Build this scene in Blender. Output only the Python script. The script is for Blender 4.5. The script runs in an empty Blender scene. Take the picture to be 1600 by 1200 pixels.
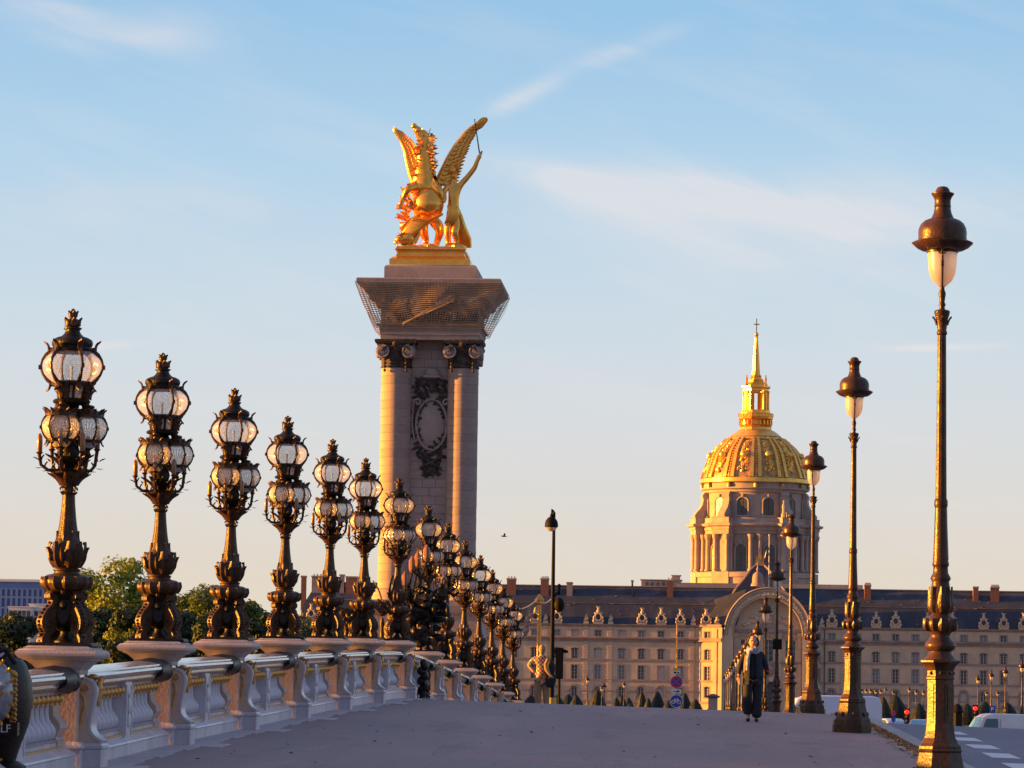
import bpy, bmesh, math, random
from mathutils import Vector, Matrix, Quaternion
from math import radians, sin, cos, pi, sqrt, atan2, tan
random.seed(7)
S = bpy.context.scene
COL = S.collection

# ------------------------------------------------------------------ camera
# World: X to the right across the bridge, Y along the bridge, Z up; the camera stands at the origin, eyes 1.75 m above the deck.
F = 5800.0                                   # focal length in photograph pixels (1600 wide)
Yc = Vector((301.0, -470.0, -F)).normalized()              # bridge axis in camera coordinates
Hc = Vector((-800.0, -453.7, -F))                          # a second point on the horizon
Zc = Hc.cross(Yc).normalized()
if Zc.y < 0: Zc = -Zc
Xc = Yc.cross(Zc).normalized()
R = Matrix((Xc, Yc, Zc))                                   # camera -> world
cam_data = bpy.data.cameras.new('camera')
cam_data.sensor_width = 36; cam_data.lens = 36 * F / 1600
cam_data.clip_start = 0.5; cam_data.clip_end = 9000
cam = bpy.data.objects.new('camera', cam_data); COL.objects.link(cam)
cam.matrix_world = R.to_4x4()
S.camera = cam

def at(px, py, Y):
    """point at distance Y down the bridge that stands at that place in the photograph"""
    d = R @ Vector((px - 800.0, 600.0 - py, -F))
    return d * (Y / d.y)

# ------------------------------------------------------------------ sky and sun
SUN_DIR = Vector((-cos(radians(-2)) , sin(radians(-2)), 0)).normalized()   # towards the sun, low on the left
SUN_EL = radians(5.6)
W = bpy.data.worlds.new('World'); S.world = W; W.use_nodes = True
nt = W.node_tree; nt.nodes.clear()
def wn(t, **k):
    n = nt.nodes.new(t)
    for a, b in k.items(): setattr(n, a, b)
    return n
def wm(op, a, b=None, c=None, clamp=False):
    n = wn('ShaderNodeMath', operation=op, use_clamp=clamp)
    for i, v in enumerate((a, b, c)):
        if v is None: continue
        if isinstance(v, (int, float)): n.inputs[i].default_value = v
        else: nt.links.new(v, n.inputs[i])
    return n.outputs[0]
def wmix(f, a, b, mode='MIX'):
    n = wn('ShaderNodeMix', data_type='RGBA', blend_type=mode)
    for i, v in ((0, f), (6, a), (7, b)):
        if isinstance(v, (int, float)): n.inputs[i].default_value = v
        elif isinstance(v, tuple): n.inputs[i].default_value = v if len(v) == 4 else v + (1,)
        else: nt.links.new(v, n.inputs[i])
    return n.outputs[2]
sky = wn('ShaderNodeTexSky', sky_type='NISHITA')
sky.sun_disc = False; sky.sun_elevation = SUN_EL
sky.sun_rotation = math.atan2(SUN_DIR.x, SUN_DIR.y) % (2 * pi)
sky.altitude = 40; sky.air_density = 1.0; sky.dust_density = 1.2; sky.ozone_density = 1.5
geo = wn('ShaderNodeTexCoord')
sep = wn('ShaderNodeSeparateXYZ'); nt.links.new(geo.outputs['Generated'], sep.inputs[0])
dx, dy, dz = sep.outputs
# the colour of a clear dawn sky by height above the horizon
ramp = wn('ShaderNodeValToRGB'); nt.links.new(wm('MULTIPLY', wm('ARCSINE', dz), 2 / pi), ramp.inputs[0])
cr = ramp.color_ramp
stops = [(0.0, (.80, .67, .50)), (0.012, (.79, .69, .56)), (0.026, (.75, .70, .64)), (0.045, (.69, .72, .75)), (0.065, (.60, .71, .80)),
         (0.090, (.45, .65, .83)), (0.118, (.31, .55, .80)), (0.20, (.31, .43, .68)), (0.45, (.28, .35, .57)), (1.0, (.25, .29, .50))]
for i, (p, c) in enumerate(stops):
    e = cr.elements[i] if i < 2 else cr.elements.new(p)
    e.position = p; e.color = c + (1,)
base = ramp.outputs[0]
# thin high cirrus: streaks laid out on the sky dome by bearing (x/y) and height (z/y)
inv = wm('DIVIDE', 1.0, wm('MAXIMUM', wm('ABSOLUTE', dy), 0.05))
u = wm('MULTIPLY', dx, inv); v = wm('MULTIPLY', dz, inv)
nz = wn('ShaderNodeTexNoise', noise_dimensions='3D'); nz.inputs['Scale'].default_value = 1.0; nz.inputs['Detail'].default_value = 6; nz.inputs['Roughness'].default_value = .55
nz.inputs['Distortion'].default_value = .5
cmb = wn('ShaderNodeCombineXYZ')
nt.links.new(wm('ADD', wm('MULTIPLY', u, 20), wm('MULTIPLY', v, 24)), cmb.inputs[0])
nt.links.new(wm('SUBTRACT', wm('MULTIPLY', v, 58), wm('MULTIPLY', u, -12)), cmb.inputs[1])
nt.links.new(wm('SIGN', dy), cmb.inputs[2])
nt.links.new(cmb.outputs[0], nz.inputs['Vector'])
noise = nz.outputs[0]
def streak(x0, y0, x1, y1, wd, amt):
    a = R @ Vector((x0 - 800.0, 600.0 - y0, -F)); b = R @ Vector((x1 - 800.0, 600.0 - y1, -F))
    ax, az, bx, bz = a.x / a.y, a.z / a.y, b.x / b.y, b.z / b.y
    L = sqrt((bx - ax) ** 2 + (bz - az) ** 2); tx, tz = (bx - ax) / L, (bz - az) / L
    mx, mz = (ax + bx) / 2, (az + bz) / 2
    s = wm('ADD', wm('MULTIPLY', wm('SUBTRACT', u, mx), tx), wm('MULTIPLY', wm('SUBTRACT', v, mz), tz))
    t = wm('ADD', wm('MULTIPLY', wm('SUBTRACT', u, mx), -tz), wm('MULTIPLY', wm('SUBTRACT', v, mz), tx))
    q = wm('ADD', wm('POWER', wm('ABSOLUTE', wm('DIVIDE', s, L * .5)), 3.0), wm('POWER', wm('ABSOLUTE', wm('DIVIDE', t, wd / F)), 2.0))
    g = wm('EXPONENT', wm('MULTIPLY', q, -1.2))
    k = wm('ADD', wm('MULTIPLY', wm('SUBTRACT', noise, .30, clamp=True), 1.9), .12)
    return wm('MULTIPLY', wm('MULTIPLY', g, k), amt)
tot = None
for a in ((690, 245, 1400, 350, 36, 1.0), (820, 320, 1600, 340, 62, .85), (755, 180, 880, 120, 16, 1.0), (880, 110, 1080, 40, 16, .45), (1380, 545, 1560, 541, 6, 1.3), (90, 545, 215, 538, 7, 1.3),
          (0, 50, 330, 62, 30, .45), (-60, 10, 160, 20, 22, .5), (20, 310, 420, 320, 45, .5), (1000, 400, 1500, 420, 50, .4)):
    s = streak(*a); tot = s if tot is None else wm('ADD', tot, s)
veil = wm('MULTIPLY', wm('SUBTRACT', noise, .48, clamp=True), .55)
cl = wm('MULTIPLY', wm('ADD', tot, veil), wm('MULTIPLY', wm('GREATER_THAN', dy, 0.0), 1.0), clamp=True)
cl = wm('MINIMUM', cl, .6)
# a warm glow round the rising sun, and the rest of the horizon cooling away from it
dotn = wn('ShaderNodeVectorMath', operation='DOT_PRODUCT'); nt.links.new(geo.outputs['Generated'], dotn.inputs[0]); dotn.inputs[1].default_value = (SUN_DIR.x, SUN_DIR.y, .1)
glow = wm('POWER', wm('MAXIMUM', dotn.outputs['Value'], 0.0), 9.0)
base2 = wmix(wm('MULTIPLY', glow, .8, clamp=True), base, (1.9, 1.05, .42))
withc = wmix(cl, base2, (.86, .80, .79))
skyc = wmix(1.0, sky.outputs[0], (.11, .11, .11), 'MULTIPLY')
lp_mix = wmix(.93, skyc, withc)
# the half of the sky turned away from the dawn (behind the camera) is dimmer
back = wm('MULTIPLY', wm('MAXIMUM', wm('MULTIPLY', dy, -1.0), 0.0), .62)
lp_mix = wmix(back, lp_mix, (.14, .16, .26))
bg = wn('ShaderNodeBackground'); nt.links.new(lp_mix, bg.inputs[0]); bg.inputs[1].default_value = 0.29
out = wn('ShaderNodeOutputWorld'); nt.links.new(bg.outputs[0], out.inputs[0])
sl = bpy.data.lights.new('sun', 'SUN'); sl.energy = 5.0; sl.angle = radians(.5); sl.color = (1.0, .41, .04)
so = bpy.data.objects.new('sun', sl); COL.objects.link(so)
sd = Vector((SUN_DIR.x * cos(SUN_EL), SUN_DIR.y * cos(SUN_EL), sin(SUN_EL)))
so.rotation_euler = (-sd).to_track_quat('-Z', 'Y').to_euler(); so.location = sd * 60
S.view_settings.view_transform = 'Standard'; S.view_settings.look = 'None'; S.view_settings.exposure = 1.85; S.view_settings.gamma = 1
S.view_settings.use_curve_mapping = False
S.render.engine = 'CYCLES'

# ------------------------------------------------------------------ materials
def M_(name, c, rough=.6, metal=0., c2=None, nscale=6., mixlo=.35, mixhi=.65, bump=0., bscale=None, detail=5., stretch=None, spec=.5, coat=0., trans=0., emis=None, coords='Object'):
    m = bpy.data.materials.new(name); m.use_nodes = True; t = m.node_tree; b = t.nodes['Principled BSDF']
    b.inputs['Base Color'].default_value = (*c, 1); b.inputs['Roughness'].default_value = rough; b.inputs['Metallic'].default_value = metal
    b.inputs['Specular IOR Level'].default_value = spec
    if coat: b.inputs['Coat Weight'].default_value = coat; b.inputs['Coat Roughness'].default_value = .12
    if emis: b.inputs['Emission Color'].default_value = (*emis[0], 1); b.inputs['Emission Strength'].default_value = emis[1]
    tc = t.nodes.new('ShaderNodeTexCoord'); mp = t.nodes.new('ShaderNodeMapping'); t.links.new(tc.outputs[coords], mp.inputs[0])
    if stretch: mp.inputs['Scale'].default_value = stretch
    if c2:
        n = t.nodes.new('ShaderNodeTexNoise'); n.inputs['Scale'].default_value = nscale; n.inputs['Detail'].default_value = detail; n.inputs['Roughness'].default_value = .62
        t.links.new(mp.outputs[0], n.inputs['Vector'])
        r = t.nodes.new('ShaderNodeValToRGB'); r.color_ramp.elements[0].position = mixlo; r.color_ramp.elements[1].position = mixhi
        r.color_ramp.elements[0].color = (*c, 1); r.color_ramp.elements[1].color = (*c2, 1)
        t.links.new(n.outputs[0], r.inputs[0]); t.links.new(r.outputs[0], b.inputs['Base Color'])
        rr = t.nodes.new('ShaderNodeMapRange'); rr.inputs[3].default_value = max(rough - .1, .02); rr.inputs[4].default_value = min(rough + .12, 1)
        t.links.new(n.outputs[0], rr.inputs[0]); t.links.new(rr.outputs[0], b.inputs['Roughness'])
    if bump:
        n2 = t.nodes.new('ShaderNodeTexNoise'); n2.inputs['Scale'].default_value = bscale or nscale * 4; n2.inputs['Detail'].default_value = 6
        t.links.new(mp.outputs[0], n2.inputs['Vector'])
        bp = t.nodes.new('ShaderNodeBump'); bp.inputs['Strength'].default_value = bump; bp.inputs['Distance'].default_value = .02
        t.links.new(n2.outputs[0], bp.inputs['Height']); t.links.new(bp.outputs[0], b.inputs['Normal'])
    return m
MT = {}
MT['bronze'] = M_('bronze', (.090, .038, .014), .38, 0, (.026, .013, .007), 9, .35, .7, .35, 40, spec=.3)
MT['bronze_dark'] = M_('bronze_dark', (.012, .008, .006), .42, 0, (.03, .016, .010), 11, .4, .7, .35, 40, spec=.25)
MT['iron'] = M_('painted_iron', (.078, .034, .014), .34, 0, (.026, .013, .007), 7, .38, .68, .25, 30, spec=.32)
MT['iron_dark'] = M_('dark_iron', (.010, .009, .009), .65, 0, (.02, .015, .012), 7, .4, .7, spec=.12)
MT['gilt'] = M_('gilt_trim', (.80, .42, .10), .36, .6, (.45, .20, .05), 14, .35, .7, .3, 50)
MT['gold'] = M_('gold_leaf', (1.0, .52, .11), .26, .82, (.93, .38, .05), 2.6, .35, .7, .25, 9)
MT['gold_dome'] = M_('gilded_lead', (1.0, .60, .13), .33, .6, (.80, .42, .08), .9, .35, .7, .2, 3)
MT['lead'] = M_('lead_sheet', (.22, .16, .12), .42, .35, (.62, .34, .09), .8, .35, .62)
MT['stone'] = M_('pylon_stone', (.42, .325, .285), .78, 0, (.31, .235, .215), 1.2, .35, .7, .3, 12)
MT['stone_b'] = M_('pylon_stone_dark', (.38, .293, .26), .8, 0, (.28, .212, .195), 1.3, .35, .7, .3, 12)
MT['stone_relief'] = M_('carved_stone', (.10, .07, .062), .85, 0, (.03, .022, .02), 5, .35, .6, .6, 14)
MT['cap_stone'] = M_('pinkish_granite', (.56, .46, .42), .62, 0, (.44, .35, .32), 5, .35, .7, .2, 40)
MT['balu'] = M_('pale_balustrade_stone', (.64, .60, .66), .42, 0, (.36, .33, .37), 2.6, .42, .80, .35, 22, detail=9, coat=.25, stretch=(1, 1, .45))
MT['balu_pink'] = M_('pinkish_stone', (.62, .45, .37), .6, 0, (.46, .32, .27), 4, .35, .7, .2, 30)
MT['rail'] = M_('polished_rail_stone', (.34, .36, .42), .2, 0, (.20, .21, .26), 4, .35, .7, .1, 30, spec=.8, coat=.7, stretch=(3, .5, 3))
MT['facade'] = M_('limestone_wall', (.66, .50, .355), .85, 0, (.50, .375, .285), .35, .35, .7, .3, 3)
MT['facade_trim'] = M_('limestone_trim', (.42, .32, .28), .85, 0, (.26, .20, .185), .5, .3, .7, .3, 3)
MT['dome_stone'] = M_('dome_stone', (.46, .36, .30), .85, 0, (.32, .25, .22), .4, .35, .7, .4, 2)
MT['slate'] = M_('blue_slate', (.050, .057, .082), .75, 0, (.12, .122, .15), .25, .48, .85, .2, 2, stretch=(1, 1, .12), spec=.15)
MT['slate_dark'] = M_('dark_slate', (.05, .05, .065), .6, 0, (.08, .078, .09), .4, .4, .7)
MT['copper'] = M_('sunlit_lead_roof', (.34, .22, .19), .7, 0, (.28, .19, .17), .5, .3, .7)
MT['brick'] = M_('chimney_brick', (.30, .12, .08), .85, 0, (.20, .09, .07), 2, .3, .7)
MT['window'] = M_('window_glass', (.035, .04, .045), .12, 0, (.07, .075, .08), .8, .4, .6, spec=.6)
MT['window_pale'] = M_('window_glass_painted_reflection', (.15, .17, .20), .15, 0, (.24, .24, .26), .8, .4, .6, spec=.6)  # paler base colour paints a reflection into some panes
MT['frame'] = M_('window_frame_paint', (.62, .57, .54), .6, 0, (.48, .44, .42), 2)
MT['asphalt'] = M_('pavement_asphalt', (.205, .165, .178), .72, 0, (.26, .205, .208), .9, .3, .72, .5, 60, detail=9)
MT['road'] = M_('road_asphalt', (.15, .148, .178), .75, 0, (.19, .185, .21), .7, .3, .7, .5, 60, detail=9, stretch=(2.5, .25, 1))
MT['slab'] = M_('granite_slab', (.46, .42, .45), .62, 0, (.36, .33, .36), 2.2, .35, .7, .3, 40)
MT['kerb'] = M_('kerb_granite', (.34, .31, .31), .65, 0, (.26, .23, .23), 3, .35, .7, .3, 40)
MT['paint'] = M_('road_paint', (.72, .72, .75), .6, 0, (.5, .5, .54), 5, .3, .75, .1, 40)
MT['white'] = M_('white_car_paint', (.62, .66, .80), .3, 0, (.56, .60, .74), .5, coat=.6)
MT['whitep'] = M_('white_paint', (.75, .74, .74), .4, 0, (.66, .65, .66), 3)
MT['carblue'] = M_('pale_blue_car_paint', (.45, .52, .65), .28, 0, (.40, .47, .60), 1, coat=.7)
MT['cardark'] = M_('dark_car_paint', (.04, .045, .06), .25, 0, (.06, .06, .07), 1, coat=.7)
MT['carglass'] = M_('car_glass', (.05, .09, .12), .06, 0, (.08, .13, .17), .7, spec=.9)
MT['screenglass'] = M_('windscreen_glass', (.16, .42, .55), .08, 0, (.22, .52, .66), .6, spec=.9)
MT['tyre'] = M_('tyre_rubber', (.02, .02, .022), .8, 0, (.03, .03, .03), 8)
MT['red_lamp'] = M_('red_signal_lens', (.7, .02, .02), .3, 0, emis=((1, .03, .015), .4))
MT['red'] = M_('red_paint', (.60, .03, .04), .4, 0, (.50, .02, .03), 6)
MT['blue'] = M_('blue_sign_paint', (.012, .06, .42), .4, 0, (.01, .05, .35), 6)
MT['yellow'] = M_('yellow_plate', (.65, .48, .10), .5, 0, (.55, .4, .08), 8)
MT['river'] = M_('river_water', (.02, .04, .05), .08, 0, (.03, .05, .06), .3, .3, .7, .5, 1.5)
MT['earth'] = M_('ground_gravel', (.20, .17, .155), .9, 0, (.15, .13, .12), .06, .3, .7)
MT['lawn'] = M_('lawn_green', (.05, .11, .045), .9, 0, (.035, .08, .035), .5)
MT['bark'] = M_('bark', (.06, .045, .035), .9, 0, (.09, .07, .05), 3, bump=.5, bscale=10)
MT['office'] = M_('office_cladding', (.16, .27, .55), .5, 0, (.13, .22, .48), .2)
MT['office_win'] = M_('office_window', (.05, .10, .26), .2, 0, (.10, .17, .40), .3)
MT['netting'] = M_('safety_net', (.50, .36, .24), .85, 0, (.34, .24, .17), 3)
MT['candle'] = M_('amber_tube_glass', (.30, .13, .05), .35, 0, (.22, .09, .04), 8, coat=.3)
MT['skin'] = M_('skin', (.55, .30, .20), .55, 0, (.50, .26, .17), 9)
MT['hair'] = M_('dark_hair', (.02, .014, .012), .5, 0, (.035, .024, .018), 30)
MT['black_cloth'] = M_('black_cloth', (.012, .012, .015), .85, 0, (.02, .02, .024), 12)
MT['navy_cloth'] = M_('navy_cloth', (.014, .016, .028), .85, 0, (.022, .025, .04), 10)
MT['tan_cloth'] = M_('tan_cloth', (.40, .24, .12), .85, 0, (.32, .19, .09), 8)
MT['grey_cloth'] = M_('grey_scarf_cloth', (.50, .48, .52), .85, 0, (.16, .17, .22), 16, .42, .6)
MT['gravel_warm'] = M_('pale_joint_stone', (.42, .30, .24), .8, 0, (.33, .24, .2), 6)

def asphalt(name, c0, c1, speck, stain):
    m = bpy.data.materials.new(name); m.use_nodes = True; t = m.node_tree; b = t.nodes['Principled BSDF']; b.inputs['Specular IOR Level'].default_value = .3
    tc = t.nodes.new('ShaderNodeTexCoord')
    def noise(sc, det, st=(1, 1, 1), rough=.6):
        mp = t.nodes.new('ShaderNodeMapping'); mp.inputs['Scale'].default_value = st; t.links.new(tc.outputs['Object'], mp.inputs[0])
        n = t.nodes.new('ShaderNodeTexNoise'); n.inputs['Scale'].default_value = sc; n.inputs['Detail'].default_value = det; n.inputs['Roughness'].default_value = rough; t.links.new(mp.outputs[0], n.inputs['Vector']); return n.outputs[0]
    def ramp(f, p0, p1, a_, b_):
        r = t.nodes.new('ShaderNodeValToRGB'); r.color_ramp.elements[0].position = p0; r.color_ramp.elements[1].position = p1; r.color_ramp.elements[0].color = (*a_, 1); r.color_ramp.elements[1].color = (*b_, 1); t.links.new(f, r.inputs[0]); return r.outputs[0]
    def mix(f, x, y, mode='MIX'):
        n = t.nodes.new('ShaderNodeMix'); n.data_type = 'RGBA'; n.blend_type = mode
        (t.links.new(f, n.inputs[0]) if not isinstance(f, float) else setattr(n.inputs[0], 'default_value', f)); t.links.new(x, n.inputs[6]); t.links.new(y, n.inputs[7]); return n.outputs[2]
    base = ramp(noise(.22, 5, (1, .35, 1)), .35, .68, c0, c1)
    sp = ramp(noise(26, 4, (1, .22, 1), .8), .36, .64, (1 - speck,) * 3, (1 + speck,) * 3)
    col = mix(1.0, base, sp, 'MULTIPLY')
    st = ramp(noise(.9, 8, (1, .12, 1), .7), .56, .66, (1, 1, 1), (stain,) * 3)
    col = mix(1.0, col, st, 'MULTIPLY')
    pa = ramp(noise(.5, 3, (1, .10, 1)), .60, .615, (1, 1, 1), (1.14, 1.08, 1.08)); col = mix(1.0, col, pa, 'MULTIPLY')
    if name.startswith('pavement'):      # warmer, browner asphalt towards the kerb
        sx = t.nodes.new('ShaderNodeSeparateXYZ'); t.links.new(tc.outputs['Object'], sx.inputs[0]); mr = t.nodes.new('ShaderNodeMapRange'); mr.inputs[1].default_value = -3.5; mr.inputs[2].default_value = 2.5; t.links.new(sx.outputs[0], mr.inputs[0])
        col = mix(1.0, col, ramp(mr.outputs[0], 0, 1, (1, 1, 1), (1.22, 1.02, .92)), 'MULTIPLY')
    t.links.new(col, b.inputs['Base Color'])
    rr = t.nodes.new('ShaderNodeMapRange'); rr.inputs[3].default_value = .62; rr.inputs[4].default_value = .9; t.links.new(noise(3, 4), rr.inputs[0]); t.links.new(rr.outputs[0], b.inputs['Roughness'])
    bp = t.nodes.new('ShaderNodeBump'); bp.inputs['Strength'].default_value = .6; bp.inputs['Distance'].default_value = .012; t.links.new(noise(34, 5, (1, .3, 1), .8), bp.inputs['Height']); t.links.new(bp.outputs[0], b.inputs['Normal'])
    return m
MT['asphalt'] = asphalt('pavement_asphalt', (.25, .192, .198), (.31, .235, .23), .12, .80)
MT['road'] = asphalt('road_asphalt', (.17, .165, .205), (.21, .20, .235), .25, .75)
MT['dead_leaf'] = M_('fallen_leaf', (.42, .20, .06), .7, 0, (.26, .11, .03), 12)

def plaid():
    m = M_('plaid_cloth', (.45, .16, .09), .85); t = m.node_tree; b = t.nodes['Principled BSDF']
    tc = t.nodes['Texture Coordinate'] if 'Texture Coordinate' in t.nodes else t.nodes.new('ShaderNodeTexCoord')
    facs = []
    for ax, sc in ((0, 9), (2, 9)):
        s = t.nodes.new('ShaderNodeSeparateXYZ'); t.links.new(tc.outputs['Object'], s.inputs[0])
        a = t.nodes.new('ShaderNodeMath'); a.operation = 'MULTIPLY'; a.inputs[1].default_value = sc; t.links.new(s.outputs[ax], a.inputs[0])
        f = t.nodes.new('ShaderNodeMath'); f.operation = 'FRACT'; t.links.new(a.outputs[0], f.inputs[0])
        g = t.nodes.new('ShaderNodeMath'); g.operation = 'LESS_THAN'; g.inputs[1].default_value = .35; t.links.new(f.outputs[0], g.inputs[0]); facs.append(g.outputs[0])
    a = t.nodes.new('ShaderNodeMath'); a.operation = 'ADD'; t.links.new(facs[0], a.inputs[0]); t.links.new(facs[1], a.inputs[1])
    h = t.nodes.new('ShaderNodeMath'); h.operation = 'MULTIPLY'; h.inputs[1].default_value = .5; t.links.new(a.outputs[0], h.inputs[0])
    r = t.nodes.new('ShaderNodeValToRGB'); r.color_ramp.interpolation = 'CONSTANT'
    r.color_ramp.elements[0].color = (.50, .22, .10, 1); r.color_ramp.elements[1].position = .4; r.color_ramp.elements[1].color = (.12, .07, .06, 1)
    e = r.color_ramp.elements.new(.9); e.color = (.75, .68, .55, 1)
    t.links.new(h.outputs[0], r.inputs[0]); t.links.new(r.outputs[0], b.inputs['Base Color'])
    return m
MT['plaid'] = plaid()

def leafmat(name, a, b_):
    m = bpy.data.materials.new(name); m.use_nodes = True; t = m.node_tree; b = t.nodes['Principled BSDF']
    b.inputs['Roughness'].default_value = .6
    tc = t.nodes.new('ShaderNodeTexCoord'); n = t.nodes.new('ShaderNodeTexNoise'); n.inputs['Scale'].default_value = .55; n.inputs['Detail'].default_value = 6
    t.links.new(tc.outputs['Object'], n.inputs['Vector'])
    r = t.nodes.new('ShaderNodeValToRGB'); r.color_ramp.elements[0].position = .36; r.color_ramp.elements[1].position = .64
    r.color_ramp.elements[0].color = (*a, 1); r.color_ramp.elements[1].color = (*b_, 1)
    t.links.new(n.outputs[0], r.inputs[0]); t.links.new(r.outputs[0], b.inputs['Base Color'])
    tr = t.nodes.new('ShaderNodeBsdfTranslucent'); t.links.new(r.outputs[0], tr.inputs[0])
    mx = t.nodes.new('ShaderNodeMixShader'); mx.inputs[0].default_value = .3
    t.links.new(b.outputs[0], mx.inputs[1]); t.links.new(tr.outputs[0], mx.inputs[2]); t.links.new(mx.outputs[0], t.nodes['Material Output'].inputs[0])
    return m
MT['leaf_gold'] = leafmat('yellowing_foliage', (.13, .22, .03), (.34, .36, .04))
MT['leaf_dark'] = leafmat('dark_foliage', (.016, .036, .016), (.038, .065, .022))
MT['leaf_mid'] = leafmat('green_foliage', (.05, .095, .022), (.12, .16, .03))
MT['yew'] = leafmat('yew_foliage', (.004, .011, .009), (.009, .020, .012))

def glassmat(name, kind):
    """old pressed lantern glass; kind 0: sun-ray pattern, 1: shell pattern, 2: frosted"""
    m = bpy.data.materials.new(name); m.use_nodes = True; t = m.node_tree; t.nodes.clear()
    N = t.nodes.new; L = t.links.new
    def mm(op, a, b=None):
        n = N('ShaderNodeMath'); n.operation = op
        for i, v in enumerate((a, b)):
            if v is None: continue
            if isinstance(v, (int, float)): n.inputs[i].default_value = v
            else: L(v, n.inputs[i])
        return n.outputs[0]
    uv = N('ShaderNodeUVMap'); s = N('ShaderNodeSeparateXYZ'); L(uv.outputs[0], s.inputs[0])
    X, Y = s.outputs[0], s.outputs[1]                      # pane coordinates, -1..1
    if kind == 1: Y = mm('ADD', Y, .75)
    r = mm('SQRT', mm('ADD', mm('MULTIPLY', X, X), mm('MULTIPLY', Y, Y)))
    an = mm('ARCTAN2', X, Y)
    nz = N('ShaderNodeTexNoise'); nz.inputs['Scale'].default_value = 5; L(uv.outputs[0], nz.inputs['Vector'])
    ray = mm('SINE', mm('ADD', mm('MULTIPLY', an, 34 if kind == 0 else 22), mm('MULTIPLY', nz.outputs[0], 2.5)))
    band = mm('MULTIPLY', mm('GREATER_THAN', r, .22), mm('LESS_THAN', r, .85 if kind == 0 else 1.5))
    ray = mm('MULTIPLY', mm('MULTIPLY', ray, band), 1.7 if kind == 0 else 1.2)
    ring = mm('SINE', mm('MULTIPLY', r, 20))
    h = mm('ADD', ray, mm('MULTIPLY', ring, .35)) if kind != 2 else mm('MULTIPLY', nz.outputs[0], .6)
    h = mm('ADD', h, mm('MULTIPLY', nz.outputs[0], .7))
    bp = N('ShaderNodeBump'); bp.inputs['Strength'].default_value = .30; bp.inputs['Distance'].default_value = .02; L(h, bp.inputs['Height'])
    gl = N('ShaderNodeBsdfGlossy'); gl.inputs['Roughness'].default_value = .16; gl.inputs[0].default_value = (.9, .88, .85, 1); L(bp.outputs[0], gl.inputs['Normal'])
    tl = N('ShaderNodeBsdfTranslucent'); tl.inputs[0].default_value = (.85, .78, .70, 1); L(bp.outputs[0], tl.inputs['Normal'])
    df = N('ShaderNodeBsdfDiffuse'); df.inputs[0].default_value = (.85, .83, .80, 1); L(bp.outputs[0], df.inputs['Normal'])
    tp = N('ShaderNodeBsdfTransparent'); tp.inputs[0].default_value = (.93, .93, .93, 1)
    m1 = N('ShaderNodeMixShader'); m1.inputs[0].default_value = .55; L(df.outputs[0], m1.inputs[1]); L(tl.outputs[0], m1.inputs[2])
    m2 = N('ShaderNodeMixShader'); m2.inputs[0].default_value = .25; L(m1.outputs[0], m2.inputs[1]); L(gl.outputs[0], m2.inputs[2])
    fac = mm('MINIMUM', mm('MAXIMUM', mm('ADD', {0: .22, 1: .42, 2: .70}[kind], mm('MULTIPLY', h, .26)), .12), .97)
    m3 = N('ShaderNodeMixShader'); L(fac, m3.inputs[0]); L(tp.outputs[0], m3.inputs[1]); L(m2.outputs[0], m3.inputs[2])
    o = N('ShaderNodeOutputMaterial'); L(m3.outputs[0], o.inputs[0])
    return m
MT['glass_ray'] = glassmat('sun_ray_glass', 0)
MT['glass_shell'] = glassmat('shell_pattern_glass', 1)
MT['glass_frost'] = glassmat('frosted_glass', 2)

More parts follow.
